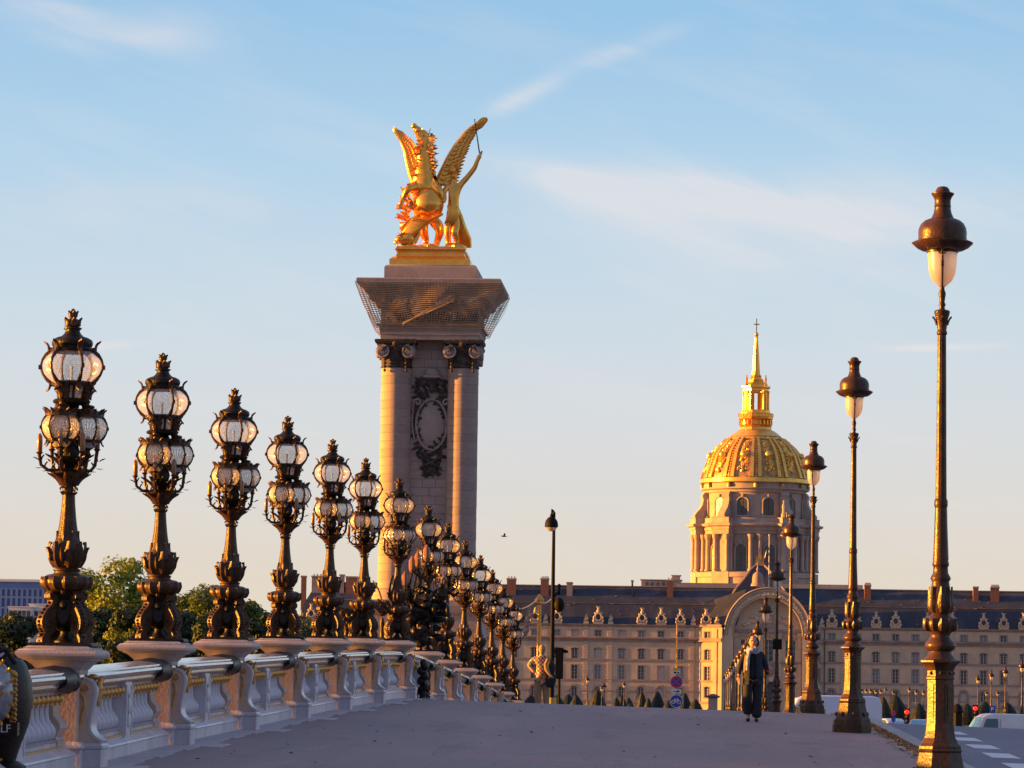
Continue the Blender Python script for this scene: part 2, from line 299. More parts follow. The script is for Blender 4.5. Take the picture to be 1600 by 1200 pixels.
# ------------------------------------------------------------------ mesh helpers
class MB:
    def __init__(s): s.v = []; s.f = []; s.uv = {}; s.T = Matrix.Identity(4)
    def add(s, vs, fs, M=None):
        n = len(s.v); T = s.T @ M if M is not None else s.T
        s.v += [tuple(T @ Vector(p)) for p in vs]; s.f += [tuple(i + n for i in f) for f in fs]
        return s
    def box(s, x0, x1, y0, y1, z0, z1, M=None):
        return s.add([(x0, y0, z0), (x1, y0, z0), (x1, y1, z0), (x0, y1, z0), (x0, y0, z1), (x1, y0, z1), (x1, y1, z1), (x0, y1, z1)],
                     [(0, 3, 2, 1), (4, 5, 6, 7), (0, 1, 5, 4), (1, 2, 6, 5), (2, 3, 7, 6), (3, 0, 4, 7)], M)
    def taper(s, x0, x1, y0, y1, z0, X0, X1, Y0, Y1, z1, M=None):
        return s.add([(x0, y0, z0), (x1, y0, z0), (x1, y1, z0), (x0, y1, z0), (X0, Y0, z1), (X1, Y0, z1), (X1, Y1, z1), (X0, Y1, z1)],
                     [(0, 3, 2, 1), (4, 5, 6, 7), (0, 1, 5, 4), (1, 2, 6, 5), (2, 3, 7, 6), (3, 0, 4, 7)], M)
    def lathe(s, prof, n=16, c=(0, 0, 0), a0=0., mod=None, M=None, sx=1, sy=1):
        vs, fs = [], []
        for r, z in prof:
            for i in range(n):
                a = a0 + 2 * pi * i / n; q = r * (mod(a, z) if mod else 1)
                vs.append((c[0] + q * cos(a) * sx, c[1] + q * sin(a) * sy, c[2] + z))
        for j in range(len(prof) - 1):
            for i in range(n):
                k = (i + 1) % n; fs.append((j * n + i, j * n + k, (j + 1) * n + k, (j + 1) * n + i))
        if prof[0][0] > 1e-5: fs.append(tuple(range(n - 1, -1, -1)))
        if prof[-1][0] > 1e-5: fs.append(tuple((len(prof) - 1) * n + i for i in range(n)))
        return s.add(vs, fs, M)
    def sqlathe(s, prof, hx, hy, c=(0, 0, 0), M=None):
        """square moulding: profile (outset, z) round a rectangle of half sizes hx, hy"""
        vs, fs = [], []
        for o, z in prof:
            for a, b in ((-1, -1), (1, -1), (1, 1), (-1, 1)): vs.append((c[0] + a * (hx + o), c[1] + b * (hy + o), c[2] + z))
        for j in range(len(prof) - 1):
            for i in range(4):
                k = (i + 1) % 4; fs.append((j * 4 + i, j * 4 + k, (j + 1) * 4 + k, (j + 1) * 4 + i))
        fs.append((3, 2, 1, 0)); m = (len(prof) - 1) * 4; fs.append((m, m + 1, m + 2, m + 3))
        return s.add(vs, fs, M)
    def tube(s, pts, rad, n=8, M=None, closed=False):
        pts = [Vector(p) for p in pts]; m = len(pts)
        if not hasattr(rad, '__len__'): rad = [rad] * m
        vs, fs = [], []; nrm = None
        for i in range(m):
            if closed: t = pts[(i + 1) % m] - pts[i - 1]
            else: t = pts[min(i + 1, m - 1)] - pts[max(i - 1, 0)]
            t.normalize()
            if nrm is None: nrm = t.orthogonal().normalized()
            else:
                nrm = nrm - t * nrm.dot(t)
                nrm = nrm.normalized() if nrm.length > 1e-6 else t.orthogonal().normalized()
            b = t.cross(nrm)
            for k in range(n):
                a = 2 * pi * k / n; vs.append(pts[i] + (nrm * cos(a) + b * sin(a)) * rad[i])
        for i in range(m if closed else m - 1):
            j = (i + 1) % m
            for k in range(n):
                l = (k + 1) % n; fs.append((i * n + k, i * n + l, j * n + l, j * n + k))
        if not closed: fs.append(tuple(range(n - 1, -1, -1))); fs.append(tuple((m - 1) * n + k for k in range(n)))
        return s.add(vs, fs, M)
    def ball(s, c, r, n=10, m=6, M=None):
        if not hasattr(r, '__len__'): r = (r, r, r)
        vs = [(c[0], c[1], c[2] - r[2])]; fs = []
        for j in range(1, m):
            p = -pi / 2 + pi * j / m
            for i in range(n):
                a = 2 * pi * i / n; vs.append((c[0] + r[0] * cos(p) * cos(a), c[1] + r[1] * cos(p) * sin(a), c[2] + r[2] * sin(p)))
        vs.append((c[0], c[1], c[2] + r[2])); e = len(vs) - 1
        for i in range(n):
            k = (i + 1) % n; fs.append((0, 1 + k, 1 + i)); fs.append((e, 1 + (m - 2) * n + i, 1 + (m - 2) * n + k))
            for j in range(m - 2): fs.append((1 + j * n + i, 1 + j * n + k, 1 + (j + 1) * n + k, 1 + (j + 1) * n + i))
        return s.add(vs, fs, M)
    def prism(s, poly, d0, d1, axis='y', M=None):
        """poly in the plane across axis: 'y' -> (x,z), 'x' -> (y,z), 'z' -> (x,y)"""
        f = {'y': lambda p, d: (p[0], d, p[1]), 'x': lambda p, d: (d, p[0], p[1]), 'z': lambda p, d: (p[0], p[1], d)}[axis]
        n = len(poly); vs = [f(p, d0) for p in poly] + [f(p, d1) for p in poly]
        fs = [tuple(range(n)), tuple(range(2 * n - 1, n - 1, -1))] + [(i, (i + n), ((i + 1) % n + n), (i + 1) % n) for i in range(n)]
        return s.add(vs, fs, M)
    def strip(s, path, w, M=None):
        """flat ribbon: list of (left, right) point pairs"""
        vs = []; fs = []
        for a, b in path: vs += [a, b]
        for i in range(len(path) - 1): fs.append((2 * i, 2 * i + 1, 2 * i + 3, 2 * i + 2))
        return s.add(vs, fs, M)
    def leaf(s, base, out, up, length, width, curl=.5, n=4, thick=.006):
        """curled acanthus leaf growing from base along up and bending to out"""
        base, out, up = Vector(base), Vector(out).normalized(), Vector(up).normalized(); side = out.cross(up).normalized()
        fr, bk = [], []
        for i in range(n + 1):
            t = i / n; w = width * (sin(pi * (.15 + .8 * t)) ** .8) * .5 if i < n else width * .08
            a = curl * pi * t * t
            p = base + up * length * t * (1 - .3 * curl * t) + out * (length * curl * .85 * t * t * t + .01 + thick)
            nn = (out * cos(a) - up * sin(a)).normalized()
            fr.append((p - side * w, p + nn * width * .18, p + side * w)); bk.append((p - side * w - nn * thick * 2, p - nn * thick, p + side * w - nn * thick * 2))
        vs, fs = [], []
        for r in fr + bk: vs += r
        m = n + 1
        for i in range(n):
            for k in range(2):
                fs.append((3 * i + k, 3 * i + k + 1, 3 * i + k + 4, 3 * i + k + 3))
                o = 3 * m; fs.append((o + 3 * i + k, o + 3 * i + k + 3, o + 3 * i + k + 4, o + 3 * i + k + 1))
        for i in range(n):
            for k, fl in ((0, 0), (2, 1)):
                q = (3 * i + k, 3 * i + k + 3, 3 * m + 3 * i + k + 3, 3 * m + 3 * i + k); fs.append(q if not fl else q[::-1])
        return s.add(vs, fs)
    def hug(s, prof, a, z0, z1, ha, off=.012, lift=.03, n=6):
        """relief leaf lying on a lathe surface, its tip lifting off"""
        def rr(z):
            for (r0, q0), (r1, q1) in zip(prof, prof[1:]):
                if q0 <= z <= q1 and q1 > q0: return r0 + (r1 - r0) * (z - q0) / (q1 - q0)
            return prof[-1][0]
        vs, fs = [], []
        for i in range(n + 1):
            t = i / n; z = z0 + (z1 - z0) * t; r = rr(z) + off + lift * t ** 4; w = ha * (.35 + .65 * sin(pi * min(1, t * .95 + .12)))
            for k, (da, dr) in enumerate(((-w, -off), (-w * .5, 0), (0, off * .9), (w * .5, 0), (w, -off))):
                q = r + dr; vs.append((sin(a + da) * q, -cos(a + da) * q, z + (lift * .3 if i == n else 0)))
        for i in range(n):
            for k in range(4): fs.append((i * 5 + k, i * 5 + k + 1, i * 5 + k + 6, i * 5 + k + 5))
        return s.add(vs, fs)
    def build(s, name, mat, parent=None, smooth=True, loc=None, rz=0, angle=38):
        me = bpy.data.meshes.new(name); me.from_pydata(s.v, [], s.f)
        me.materials.append(MT[mat] if isinstance(mat, str) else mat)
        if smooth:
            me.shade_smooth()
            try: me.set_sharp_from_angle(angle=radians(angle))
            except Exception: pass
        return link(name, me, parent, loc, rz)

def link(name, me, parent=None, loc=None, rz=0):
    o = bpy.data.objects.new(name, me); COL.objects.link(o)
    if parent: o.parent = parent
    if loc is not None: o.location = loc
    if rz: o.rotation_euler = (0, 0, rz)
    return o
def thing(name, label, cat, loc=(0, 0, 0), rz=0, group=None):
    o = bpy.data.objects.new(name, None); COL.objects.link(o); o.location = loc; o.rotation_euler = (0, 0, rz)
    o.empty_display_size = .2
    return tag(o, label, cat, group)
def tag(o, label=None, cat=None, group=None, kind=None):
    if label: o['label'] = label
    if cat: o['category'] = cat
    if group: o['group'] = group
    if kind: o['kind'] = kind
    return o
KIDS = {}
def snapshot():
    KIDS.clear()
    for o in COL.objects:
        if o.parent: KIDS.setdefault(o.parent.name, []).append(o)
def dup(root, parent=None):
    c = root.copy(); COL.objects.link(c)
    if parent: c.parent = parent
    for ch in KIDS.get(root.name, []): dup(ch, c)
    return c
def ease(t): return t * t * (3 - 2 * t)
def interp(tab, x):
    if x <= tab[0][0]: return tab[0][1]
    for i in range(len(tab) - 1):
        (x0, y0), (x1, y1) = tab[i], tab[i + 1]
        if x <= x1:
            t = (x - x0) / (x1 - x0); h = x1 - x0
            def sl(k):
                if k <= 0 or k >= len(tab) - 1: return (y1 - y0) / h
                return (tab[k + 1][1] - tab[k - 1][1]) / (tab[k + 1][0] - tab[k - 1][0])
            m0, m1 = sl(i) * h, sl(i + 1) * h
            return (2*t**3 - 3*t*t + 1) * y0 + (t**3 - 2*t*t + t) * m0 + (-2*t**3 + 3*t*t) * y1 + (t**3 - t*t) * m1
    return tab[-1][1]
def skinned(name, pts, edges, mat, parent=None, sub=2, loc=None, rz=0):
    """one continuous body grown over a skeleton: pts = [(xyz, r)] ; root is the first"""
    me = bpy.data.meshes.new(name + '_skeleton'); me.from_pydata([p for p, r in pts], edges, [])
    o = bpy.data.objects.new(name + '_skeleton', me); COL.objects.link(o)
    md = o.modifiers.new('skin', 'SKIN'); md.use_smooth_shade = True; md.branch_smoothing = .6
    sv = me.skin_vertices[0].data
    for i, (p, r) in enumerate(pts):
        sv[i].radius = (r, r) if not hasattr(r, '__len__') else r
        sv[i].use_root = (i == 0)
    if sub: s = o.modifiers.new('sub', 'SUBSURF'); s.levels = s.render_levels = sub
    dg = bpy.context.evaluated_depsgraph_get(); ev = o.evaluated_get(dg)
    m2 = bpy.data.meshes.new_from_object(ev); m2.name = name
    bpy.data.objects.remove(o); m2.materials.clear(); m2.materials.append(MT[mat]); m2.shade_smooth()
    return link(name, m2, parent, loc, rz)

# ------------------------------------------------------------------ levels of the ground
LEFT = [(-20, -2.06), (0, -1.75), (20, -1.42), (42.3, -1.04), (49.6, -.90), (56.9, -.79), (64.4, -.68), (72, -.58), (79.5, -.49), (86, -.43), (92, -.455), (98, -.60), (104.7, -.77), (113.5, -.98),
        (120.4, -1.17), (127.7, -1.40), (134.7, -1.72), (142, -2.06), (155, -2.6), (168, -3.0), (190, -3.3), (245, -3.6), (333, -4.1), (500, -5.1), (780, -6.6), (1400, -7.5), (4000, -8)]
def deck(x, y):
    k = .022 * max(0, min(1, (165 - y) / 40))
    return interp(LEFT, y) - k * (x + 7.25)
XB = -7.33           # centre line of the balustrade
XK = 3.62            # kerb
# ------------------------------------------------------------------ ground, river, bridge deck
def sheet(name, mat, xs, ys, zf, kind='structure', parent=None):
    b = MB(); nx, ny = len(xs), len(ys)
    b.v = [(x, y, zf(x, y)) for y in ys for x in xs]
    b.f = [(j * nx + i, j * nx + i + 1, (j + 1) * nx + i + 1, (j + 1) * nx + i) for j in range(ny - 1) for i in range(nx - 1)]
    o = b.build(name, mat, parent)
    if kind: o['kind'] = kind
    return o
def frange(a, b, s):
    n = max(1, int(round((b - a) / s))); return [a + (b - a) * i / n for i in range(n + 1)]
YS = frange(-20, 176, 1.0)
river = sheet('river', 'river', [-700, 700], [-200, 158], lambda x, y: -9.5)
sheet('ground', 'earth', frange(-900, 900, 60), frange(156, 300, 8)[:-1] + frange(300, 1000, 25)[:-1] + frange(1000, 4000, 500), lambda x, y: interp(LEFT, y) - .25 - .022 * max(0, min(1, (165 - y) / 40)) * 14)
b = MB(); b.box(-700, 700, 155, 156, -10, interp(LEFT, 156) - .56); b.build('quay_wall', 'stone', smooth=False)['kind'] = 'structure'
sheet('pavement', 'asphalt', [-6.90, -5, -3, -1, 1, 2.2, 3.2], YS, deck)
def roadz(x, y): return deck(XK, y) - .16 - .028 * (min(x, 8) - 3.7)
sheet('road', 'road', [3.7, 5.4, 8, 10, 14, 18, 22.4], YS, roadz)
sheet('far_pavement', 'asphalt', [22.4, 26, 33], YS, lambda x, y: deck(XK, y) - .12)
def xsec(name, mat, x0, x1, z0, z1, ys=YS, parent=None):
    """a straight member that follows the rise and fall of the deck"""
    b = MB(); n = len(ys)
    for y in ys:
        d = deck(min(max(x0, -7.25), XK), y); b.v += [(x0, y, d + z0), (x1, y, d + z0), (x1, y, d + z1), (x0, y, d + z1)]
    for j in range(n - 1):
        for i in range(4): k = (i + 1) % 4; b.f.append((j * 4 + i, (j + 1) * 4 + i, (j + 1) * 4 + k, j * 4 + k))
    b.f += [(0, 1, 2, 3), (n * 4 - 1, n * 4 - 2, n * 4 - 3, n * 4 - 4)]
    return b.build(name, mat, parent, smooth=False)
k = xsec('kerb', 'kerb', 3.44, 3.74, -.4, .012); k['kind'] = 'structure'
# pale rough strip between asphalt and kerb, broken edges
b = MB(); rnd = random.Random(3)
prev = None
for y in frange(-20, 176, .35):
    xl = 3.22 - rnd.random() * .14; xr = 3.435
    cur = ((xl, y, deck(xl, y) + .006), (xr, y, deck(xr, y) + .006))
    if prev: b.strip([prev, cur], 0)
    prev = cur
b.build('gravel_strip', 'gravel_warm', smooth=False)['kind'] = 'structure'
b = MB(); b.strip([((3.0, y, deck(3.0, y) - .004), (3.5, y, deck(3.5, y) - .004)) for y in YS], 0); b.build('pavement_bedding', 'asphalt')['kind'] = 'structure'
# fallen leaves gathered along the kerb
b = MB(); rnd = random.Random(17)
for q in range(2600):
    yy = 44 + 50 * rnd.random(); x = 3.44 - abs(rnd.gauss(0, .13)) if rnd.random() < .965 else rnd.uniform(-6.2, 3.3)
    s_ = rnd.uniform(.02, .045); a_ = rnd.uniform(0, 6.28); c_, d_ = cos(a_) * s_, sin(a_) * s_; z_ = deck(x, yy) + .012; h1, h2 = rnd.uniform(0, .03), rnd.uniform(0, .03)
    b.add([(x - c_, yy - d_, z_), (x + d_ * .6, yy - c_ * .6, z_ + h1), (x + c_, yy + d_, z_ + .004), (x - d_ * .6, yy + c_ * .6, z_ + h2)], [(0, 1, 2, 3)])
o = b.build('fallen_leaves', 'dead_leaf', smooth=False); tag(o, 'orange fallen leaves gathered along the kerb beside the street lamps', 'leaves', kind='stuff')
# bridge structure under the deck
xsec('bridge_deck', 'stone', -7.9, 33, -1.9, -.95)['kind'] = 'structure'
# painted line: one thing, its dashes are parts
ln = thing('road_marking_line', 'white dashed lane line painted on the road beside the kerb lamps', 'road marking', (0, 0, 0))
tag(ln, kind='structure')
y = 47.0
while y < 92:
    b = MB(); x = 5.0 + (y - 60) * .013; zz = lambda xx, yy: roadz(xx, yy) + .006
    b.strip([((x - .24, yy, zz(x - .24, yy)), (x + .24, yy, zz(x + .24, yy))) for yy in frange(y, y + 2.6, .5)], 0)
    b.build('dash', 'paint', ln); y += 5.1
b = MB(); b.strip([((3.78, yy, roadz(3.78, yy) + .005), (3.92, yy, roadz(3.92, yy) + .005)) for yy in frange(30, 56, 1)], 0); b.build('gutter_line', 'paint')['kind'] = 'structure'

# ------------------------------------------------------------------ balustrade
LAMP_Y = [42.3, 49.6, 56.9, 64.4, 72.0, 79.5, 88.2, 98.0, 104.9, 112.9, 120.2, 127.7, 134.7, 142.0]
LAMP_Y0 = [35.0] + LAMP_Y + [149.3]
sw = bpy.data.objects.new('paving_border', None); COL.objects.link(sw); sw['kind'] = 'structure'; sw.name = 'paving_border'
slab_me = {}
rnd = random.Random(11)
for i in range(len(LAMP_Y0) - 1):
    y0, y1 = LAMP_Y0[i], LAMP_Y0[i + 1]
    if y0 > 90: 
        b = MB(); b.strip([((-7.14, y, deck(-7.14, y) + .006), (-6.68, y, deck(-6.68, y) + .006)) for y in frange(y0, y1, .8)], 0); b.build('paving_strip', 'slab', sw); continue
    n = 6; L = (y1 - y0) / n
    for j in range(n):
        ya, yb = y0 - .5 + j * L, y0 - .5 + (j + 1) * L
        xr = -6.40 if j in (0,) else (-6.66 if j % 2 else -6.72)
        b = MB()
        za = lambda x, y: deck(x, y)
        vs = []
        for zz in (-.1, .012):
            for (x, y) in ((-7.14, ya + .006), (xr, ya + .006), (xr, yb - .006), (-7.14, yb - .006)): vs.append((x, y, za(x, y) + zz + (rnd.random() * .002)))
        b.add(vs, [(0, 3, 2, 1), (4, 5, 6, 7), (0, 1, 5, 4), (1, 2, 6, 5), (2, 3, 7, 6), (3, 0, 4, 7)])
        b.build('slab', 'slab', sw, smooth=False)
# a single baluster: thin ribbed neck flaring into a fat drop
def baluster_mesh():
    b = MB()
    prof = [(.065, .335), (.09, .35), (.108, .375), (.118, .415), (.114, .46), (.092, .50), (.064, .535), (.044, .57), (.036, .62), (.034, .67), (.038, .72), (.05, .745), (.05, .755)]
    b.lathe(prof, 12, mod=lambda a, z: 1 + .05 * cos(8 * a))
    o = b.build('baluster', 'balu'); me = o.data; bpy.data.objects.remove(o); return me
def bead_mesh():
    b = MB(); b.ball((0, 0, .80), (.042, .042, .05), 8, 5); b.ball((0, 0, .745), (.018, .018, .022), 6, 4)
    o = b.build('bead', 'gilt'); me = o.data; bpy.data.objects.remove(o); return me
BAL, BEAD = baluster_mesh(), bead_mesh()
def member(b, x0, x1, z0, z1, ya, yb, yc, step=.7):
    ys = frange(ya, yb, step); st = len(b.v); n = len(ys)
    for y in ys:
        d = deck(XB, yc + y) - deck(XB, yc); b.v += [(x0, y, d + z0), (x1, y, d + z0), (x1, y, d + z1), (x0, y, d + z1)]
    for j in range(n - 1):
        for i in range(4): k = (i + 1) % 4; b.f.append((st + j * 4 + i, st + (j + 1) * 4 + i, st + (j + 1) * 4 + k, st + j * 4 + k))
    b.f += [(st, st + 1, st + 2, st + 3), (st + n * 4 - 1, st + n * 4 - 2, st + n * 4 - 3, st + n * 4 - 4)]
def profmember(b, prof, ya, yb, yc, step=.7):
    """closed profile (x, z) swept along y following the deck"""
    ys = frange(ya, yb, step); st = len(b.v); n = len(ys); m = len(prof)
    for y in ys:
        d = deck(XB, yc + y) - deck(XB, yc); b.v += [(x, y, d + z) for x, z in prof]
    for j in range(n - 1):
        for i in range(m): k = (i + 1) % m; b.f.append((st + j * m + i, st + (j + 1) * m + i, st + (j + 1) * m + k, st + j * m + k))
    b.f += [tuple(st + i for i in range(m)), tuple(st + (n - 1) * m + i for i in range(m - 1, -1, -1))]
RAILP = [(-.20, .90), (.16, .90), (.19, .93), (.19, .96), (.235, .985), (.265, 1.02), (.255, 1.05), (.22, 1.065), (.215, 1.085), (.15, 1.105), (.05, 1.12), (-.08, 1.12), (-.18, 1.09), (-.23, 1.05), (-.23, .98)]
ORD = ['nearest', 'second', 'third', 'fourth', 'fifth', 'sixth', 'seventh', 'eighth', 'ninth', 'tenth', 'eleventh', 'twelfth', 'thirteenth', 'fourteenth', 'fifteenth']
for i in range(len(LAMP_Y0) - 1):
    y0, y1 = LAMP_Y0[i], LAMP_Y0[i + 1]; Lb = y1 - y0
    if i == 0: lab = 'pale stone balustrade bay with the dark bronze city crest fixed in its middle, left edge'
    elif i == 14: lab = 'farthest balustrade bay, beyond the last bronze globe lamp'
    else: lab = 'pale stone balustrade bay between the %s and the %s bronze globe lamp' % (ORD[i - 1], ORD[i])
    zb = deck(XB, y0)
    t = thing('balustrade_bay', lab, 'balustrade', (XB, y0, zb), 0, 'balustrade bays along the bridge')
    b = MB(); profmember(b, [(-.30, -.3), (.245, -.3), (.245, .14), (.26, .155), (.25, .175), (.18, .215), (-.26, .215)], .5, Lb - .5, y0); b.build('plinth', 'balu', t, smooth=False)
    b = MB(); profmember(b, [(-.2, .215), (.16, .215), (.16, .25), (.11, .27), (.11, .30), (.15, .335), (-.2, .335)], .5, Lb - .5, y0); b.build('base_moulding', 'balu', t, smooth=False)
    b = MB(); member(b, .11, .172, .245, .262, .9, Lb - .9, y0); b.build('gilt_line', 'gilt', t, smooth=False)
    b = MB(); profmember(b, [(-.16, .757), (.09, .757), (.10, .87), (.17, .90), (-.2, .90)], .5, Lb - .5, y0); b.build('frieze', 'balu_pink', t, smooth=False)
    b = MB(); profmember(b, RAILP, .12, Lb - .12, y0); b.build('handrail', 'rail', t, angle=25)
    mid = Lb / 2
    # middle pilaster with a carved drop, end piers
    dz = deck(XB, y0 + mid) - zb
    b = MB(); b.box(-.2, .19, mid - .24, mid + .24, .20 + dz, .90 + dz); b.box(.19, .205, mid - .24, mid - .19, .24 + dz, .86 + dz); b.box(.19, .205, mid + .19, mid + .24, .24 + dz, .86 + dz); b.build('pilaster', 'balu', t, smooth=False)
    b = MB(); b.ball((.2, mid, .62 + dz), (.03, .06, .12), 8, 6); b.ball((.2, mid, .42 + dz), (.025, .05, .09), 8, 6); b.leaf((.2, mid, .70 + dz), (1, 0, 0), (0, 0, 1), .12, .1); b.build('carved_drop', 'whitep', t)
    for s, ya in ((0, .5), (1, Lb - 1.0)):
        dz = deck(XB, y0 + ya + .25) - zb
        b = MB(); b.prism([(-.22, .2 + dz), (.13, .2 + dz), (.13, .30 + dz), (.10, .36 + dz), (.15, .46 + dz), (.14, .52 + dz), (.07, .60 + dz), (.055, .76 + dz), (.13, .90 + dz), (-.22, .90 + dz)], ya, ya + .5)
        b.build('end_panel', 'balu_pink', t, smooth=False)
    b = MB(); profmember(b, [(-.13, .33), (-.075, .33), (-.06, .42), (-.085, .55), (-.085, .76), (-.13, .76)], .55, Lb - .55, y0); b.build('back_panel', 'balu', t, smooth=False)
    nb = 8
    for g in (0, 1):
        a, c = (1.12, mid - .38) if g == 0 else (mid + .38, Lb - 1.12)
        if i == 0 and g == 0: continue
        for j in range(nb):
            yy = a + (c - a) * j / (nb - 1)
            link('baluster', BAL, t, (.0, yy, deck(XB, y0 + yy) - zb))
        if y0 < 90:
            nbd = 9
            for j in range(nbd):
                yy = a - .06 + (c - a + .12) * j / (nbd - 1)
                link('bead', BEAD, t, (.15, yy, deck(XB, y0 + yy) - zb))
        else:
            bb = MB()
            for j in range(9):
                yy = a - .06 + (c - a + .12) * j / 8; bb.ball((.15, yy, .80 + deck(XB, y0 + yy) - zb), (.045, .045, .055), 6, 4)
            bb.build('bead_row', 'gilt', t)

# pedestals with scroll console and cap
def pedestal():
    t = thing('lamp_pedestal', 'x', 'pedestal', (0, 0, 0), 0, 'stone pedestals under the bronze globe lamps')
    b = MB(); b.box(-.36, .29, -.46, .46, -.3, .20); b.sqlathe([(.0, .20), (.025, .215), (.02, .245), (-.02, .29)], .325, .46, (-.035, 0, 0)); b.build('base_block', 'balu', t, smooth=False)
    b = MB(); b.box(-.31, .23, -.42, .42, .29, .93); b.build('shaft_block', 'balu_pink', t, smooth=False)
    # cap
    pr = [(-.03, .93), (-.03, 1.10), (-.01, 1.12), (.02, 1.155), (.07, 1.195), (.10, 1.21), (.12, 1.212), (.12, 1.225), (.16, 1.235), (.182, 1.26), (.186, 1.285), (.175, 1.315), (.15, 1.33), (.11, 1.335), (.11, 1.35), (.06, 1.37)]
    b = MB(); b.sqlathe(pr, .275, .32, (-.01, 0, 0)); b.build('cap', 'cap_stone', t, angle=25)
    # console: side profile (x, z) extruded along y
    sp = [(.18, .27), (.475, .27), (.48, .30), (.43, .325), (.385, .36), (.355, .41), (.345, .46), (.35, .54), (.365, .63), (.385, .73), (.405, .82), (.41, .89), (.39, .95), (.345, .99), (.28, 1.005), (.22, .98), (.18, .93)]
    b = MB(); b.prism(sp, -.20, .20); b.build('scroll_console', 'balu_pink', t, angle=30)
    fp = [(.482, .272), (.495, .305), (.445, .335), (.40, .37), (.37, .415), (.36, .465), (.365, .545), (.38, .635), (.40, .735), (.42, .82), (.425, .895), (.403, .958), (.35, 1.003), (.28, 1.02)]
    b = MB(); b.strip([((x, -.205, z), (x, .205, z)) for x, z in fp], 0); b.strip([((x - .03, -.205, z - .01), (x, -.205, z)) for x, z in fp], 0); b.strip([((x, .205, z), (x - .03, .205, z - .01)) for x, z in fp], 0)
    b.build('console_face', 'balu', t, angle=30)
    b = MB(); b.box(.2, .49, -.25, .25, -.3, .20); b.sqlathe([(.0, .20), (.015, .215), (.015, .245), (-.01, .272)], .14, .24, (.35, 0, 0)); b.build('console_foot', 'balu', t, smooth=False)
    # gilded scroll lines on both flanks
    for s in (-1, 1):
        b = MB(); pts = [(.215, .33), (.235, .46), (.26, .60), (.285, .72), (.275, .79), (.22, .85)]
        b.tube([(x, s * .205, z) for x, z in pts], [.017, .014, .014, .016, .018, .014], 6)
        sc = [(.285 + .055 * (1 - q / 12) * cos(q * .8 + 2.4), s * .206, .905 + .055 * (1 - q / 12) * sin(q * .8 + 2.4)) for q in range(11)]
        b.tube(sc, .012, 6); b.ball((.215, s * .21, .68), (.028, .02, .028), 8, 5)
        b.build('gilt_scroll', 'gilt', t)
    # gilded shell and drop on the front
    b = MB()
    for q in range(5):
        a = (q - 2) * .42; b.leaf((.40, .02 * (q - 2), .90), (1, 0, .2), (0, sin(a), cos(a)), .14, .07, .25)
    b.ball((.425, 0, .90), (.035, .05, .06), 8, 6); b.leaf((.425, 0, .88), (1, 0, 0), (-.2, 0, -1), .20, .10, .05)
    b.ball((.34, 0, 1.02), (.07, .09, .04), 10, 6)
    b.build('gilt_shell', 'gilt', t)
    # dark sheet over the rail on the near side, standing in for shade
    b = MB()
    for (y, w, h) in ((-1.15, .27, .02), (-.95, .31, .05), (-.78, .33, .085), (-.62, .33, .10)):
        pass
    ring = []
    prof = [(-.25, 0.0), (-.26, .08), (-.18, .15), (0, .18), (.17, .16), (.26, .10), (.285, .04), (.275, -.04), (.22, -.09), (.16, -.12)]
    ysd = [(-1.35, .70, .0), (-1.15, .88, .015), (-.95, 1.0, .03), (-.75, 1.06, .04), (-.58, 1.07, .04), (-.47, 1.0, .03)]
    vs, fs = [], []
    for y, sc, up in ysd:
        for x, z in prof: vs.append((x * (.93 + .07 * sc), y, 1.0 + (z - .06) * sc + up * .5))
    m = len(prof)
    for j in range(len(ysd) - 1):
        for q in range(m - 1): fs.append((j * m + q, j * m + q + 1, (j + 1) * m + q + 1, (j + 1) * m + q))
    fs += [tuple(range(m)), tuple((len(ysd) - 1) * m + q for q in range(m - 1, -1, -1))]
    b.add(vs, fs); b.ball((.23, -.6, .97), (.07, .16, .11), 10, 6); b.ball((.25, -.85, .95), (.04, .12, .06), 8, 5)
    b.build('rail_shade_sheet', 'bronze_dark', t, angle=50)
    return t
ped0 = pedestal()
snapshot()
for i, y in enumerate(LAMP_Y0):
    o = ped0 if i == 0 else dup(ped0)
    o.location = (XB, y, deck(XB, y))
    if i == 0: o['label'] = 'stone lamp pedestal beside the dark bronze crest at the left edge'
    elif i == 15: o['label'] = 'last stone pedestal at the far end of the balustrade, without a lamp'
    else: o['label'] = 'stone pedestal with gilded scroll console under the %s bronze globe lamp%s' % (ORD[i - 1], ' from the camera' if i > 1 else '')

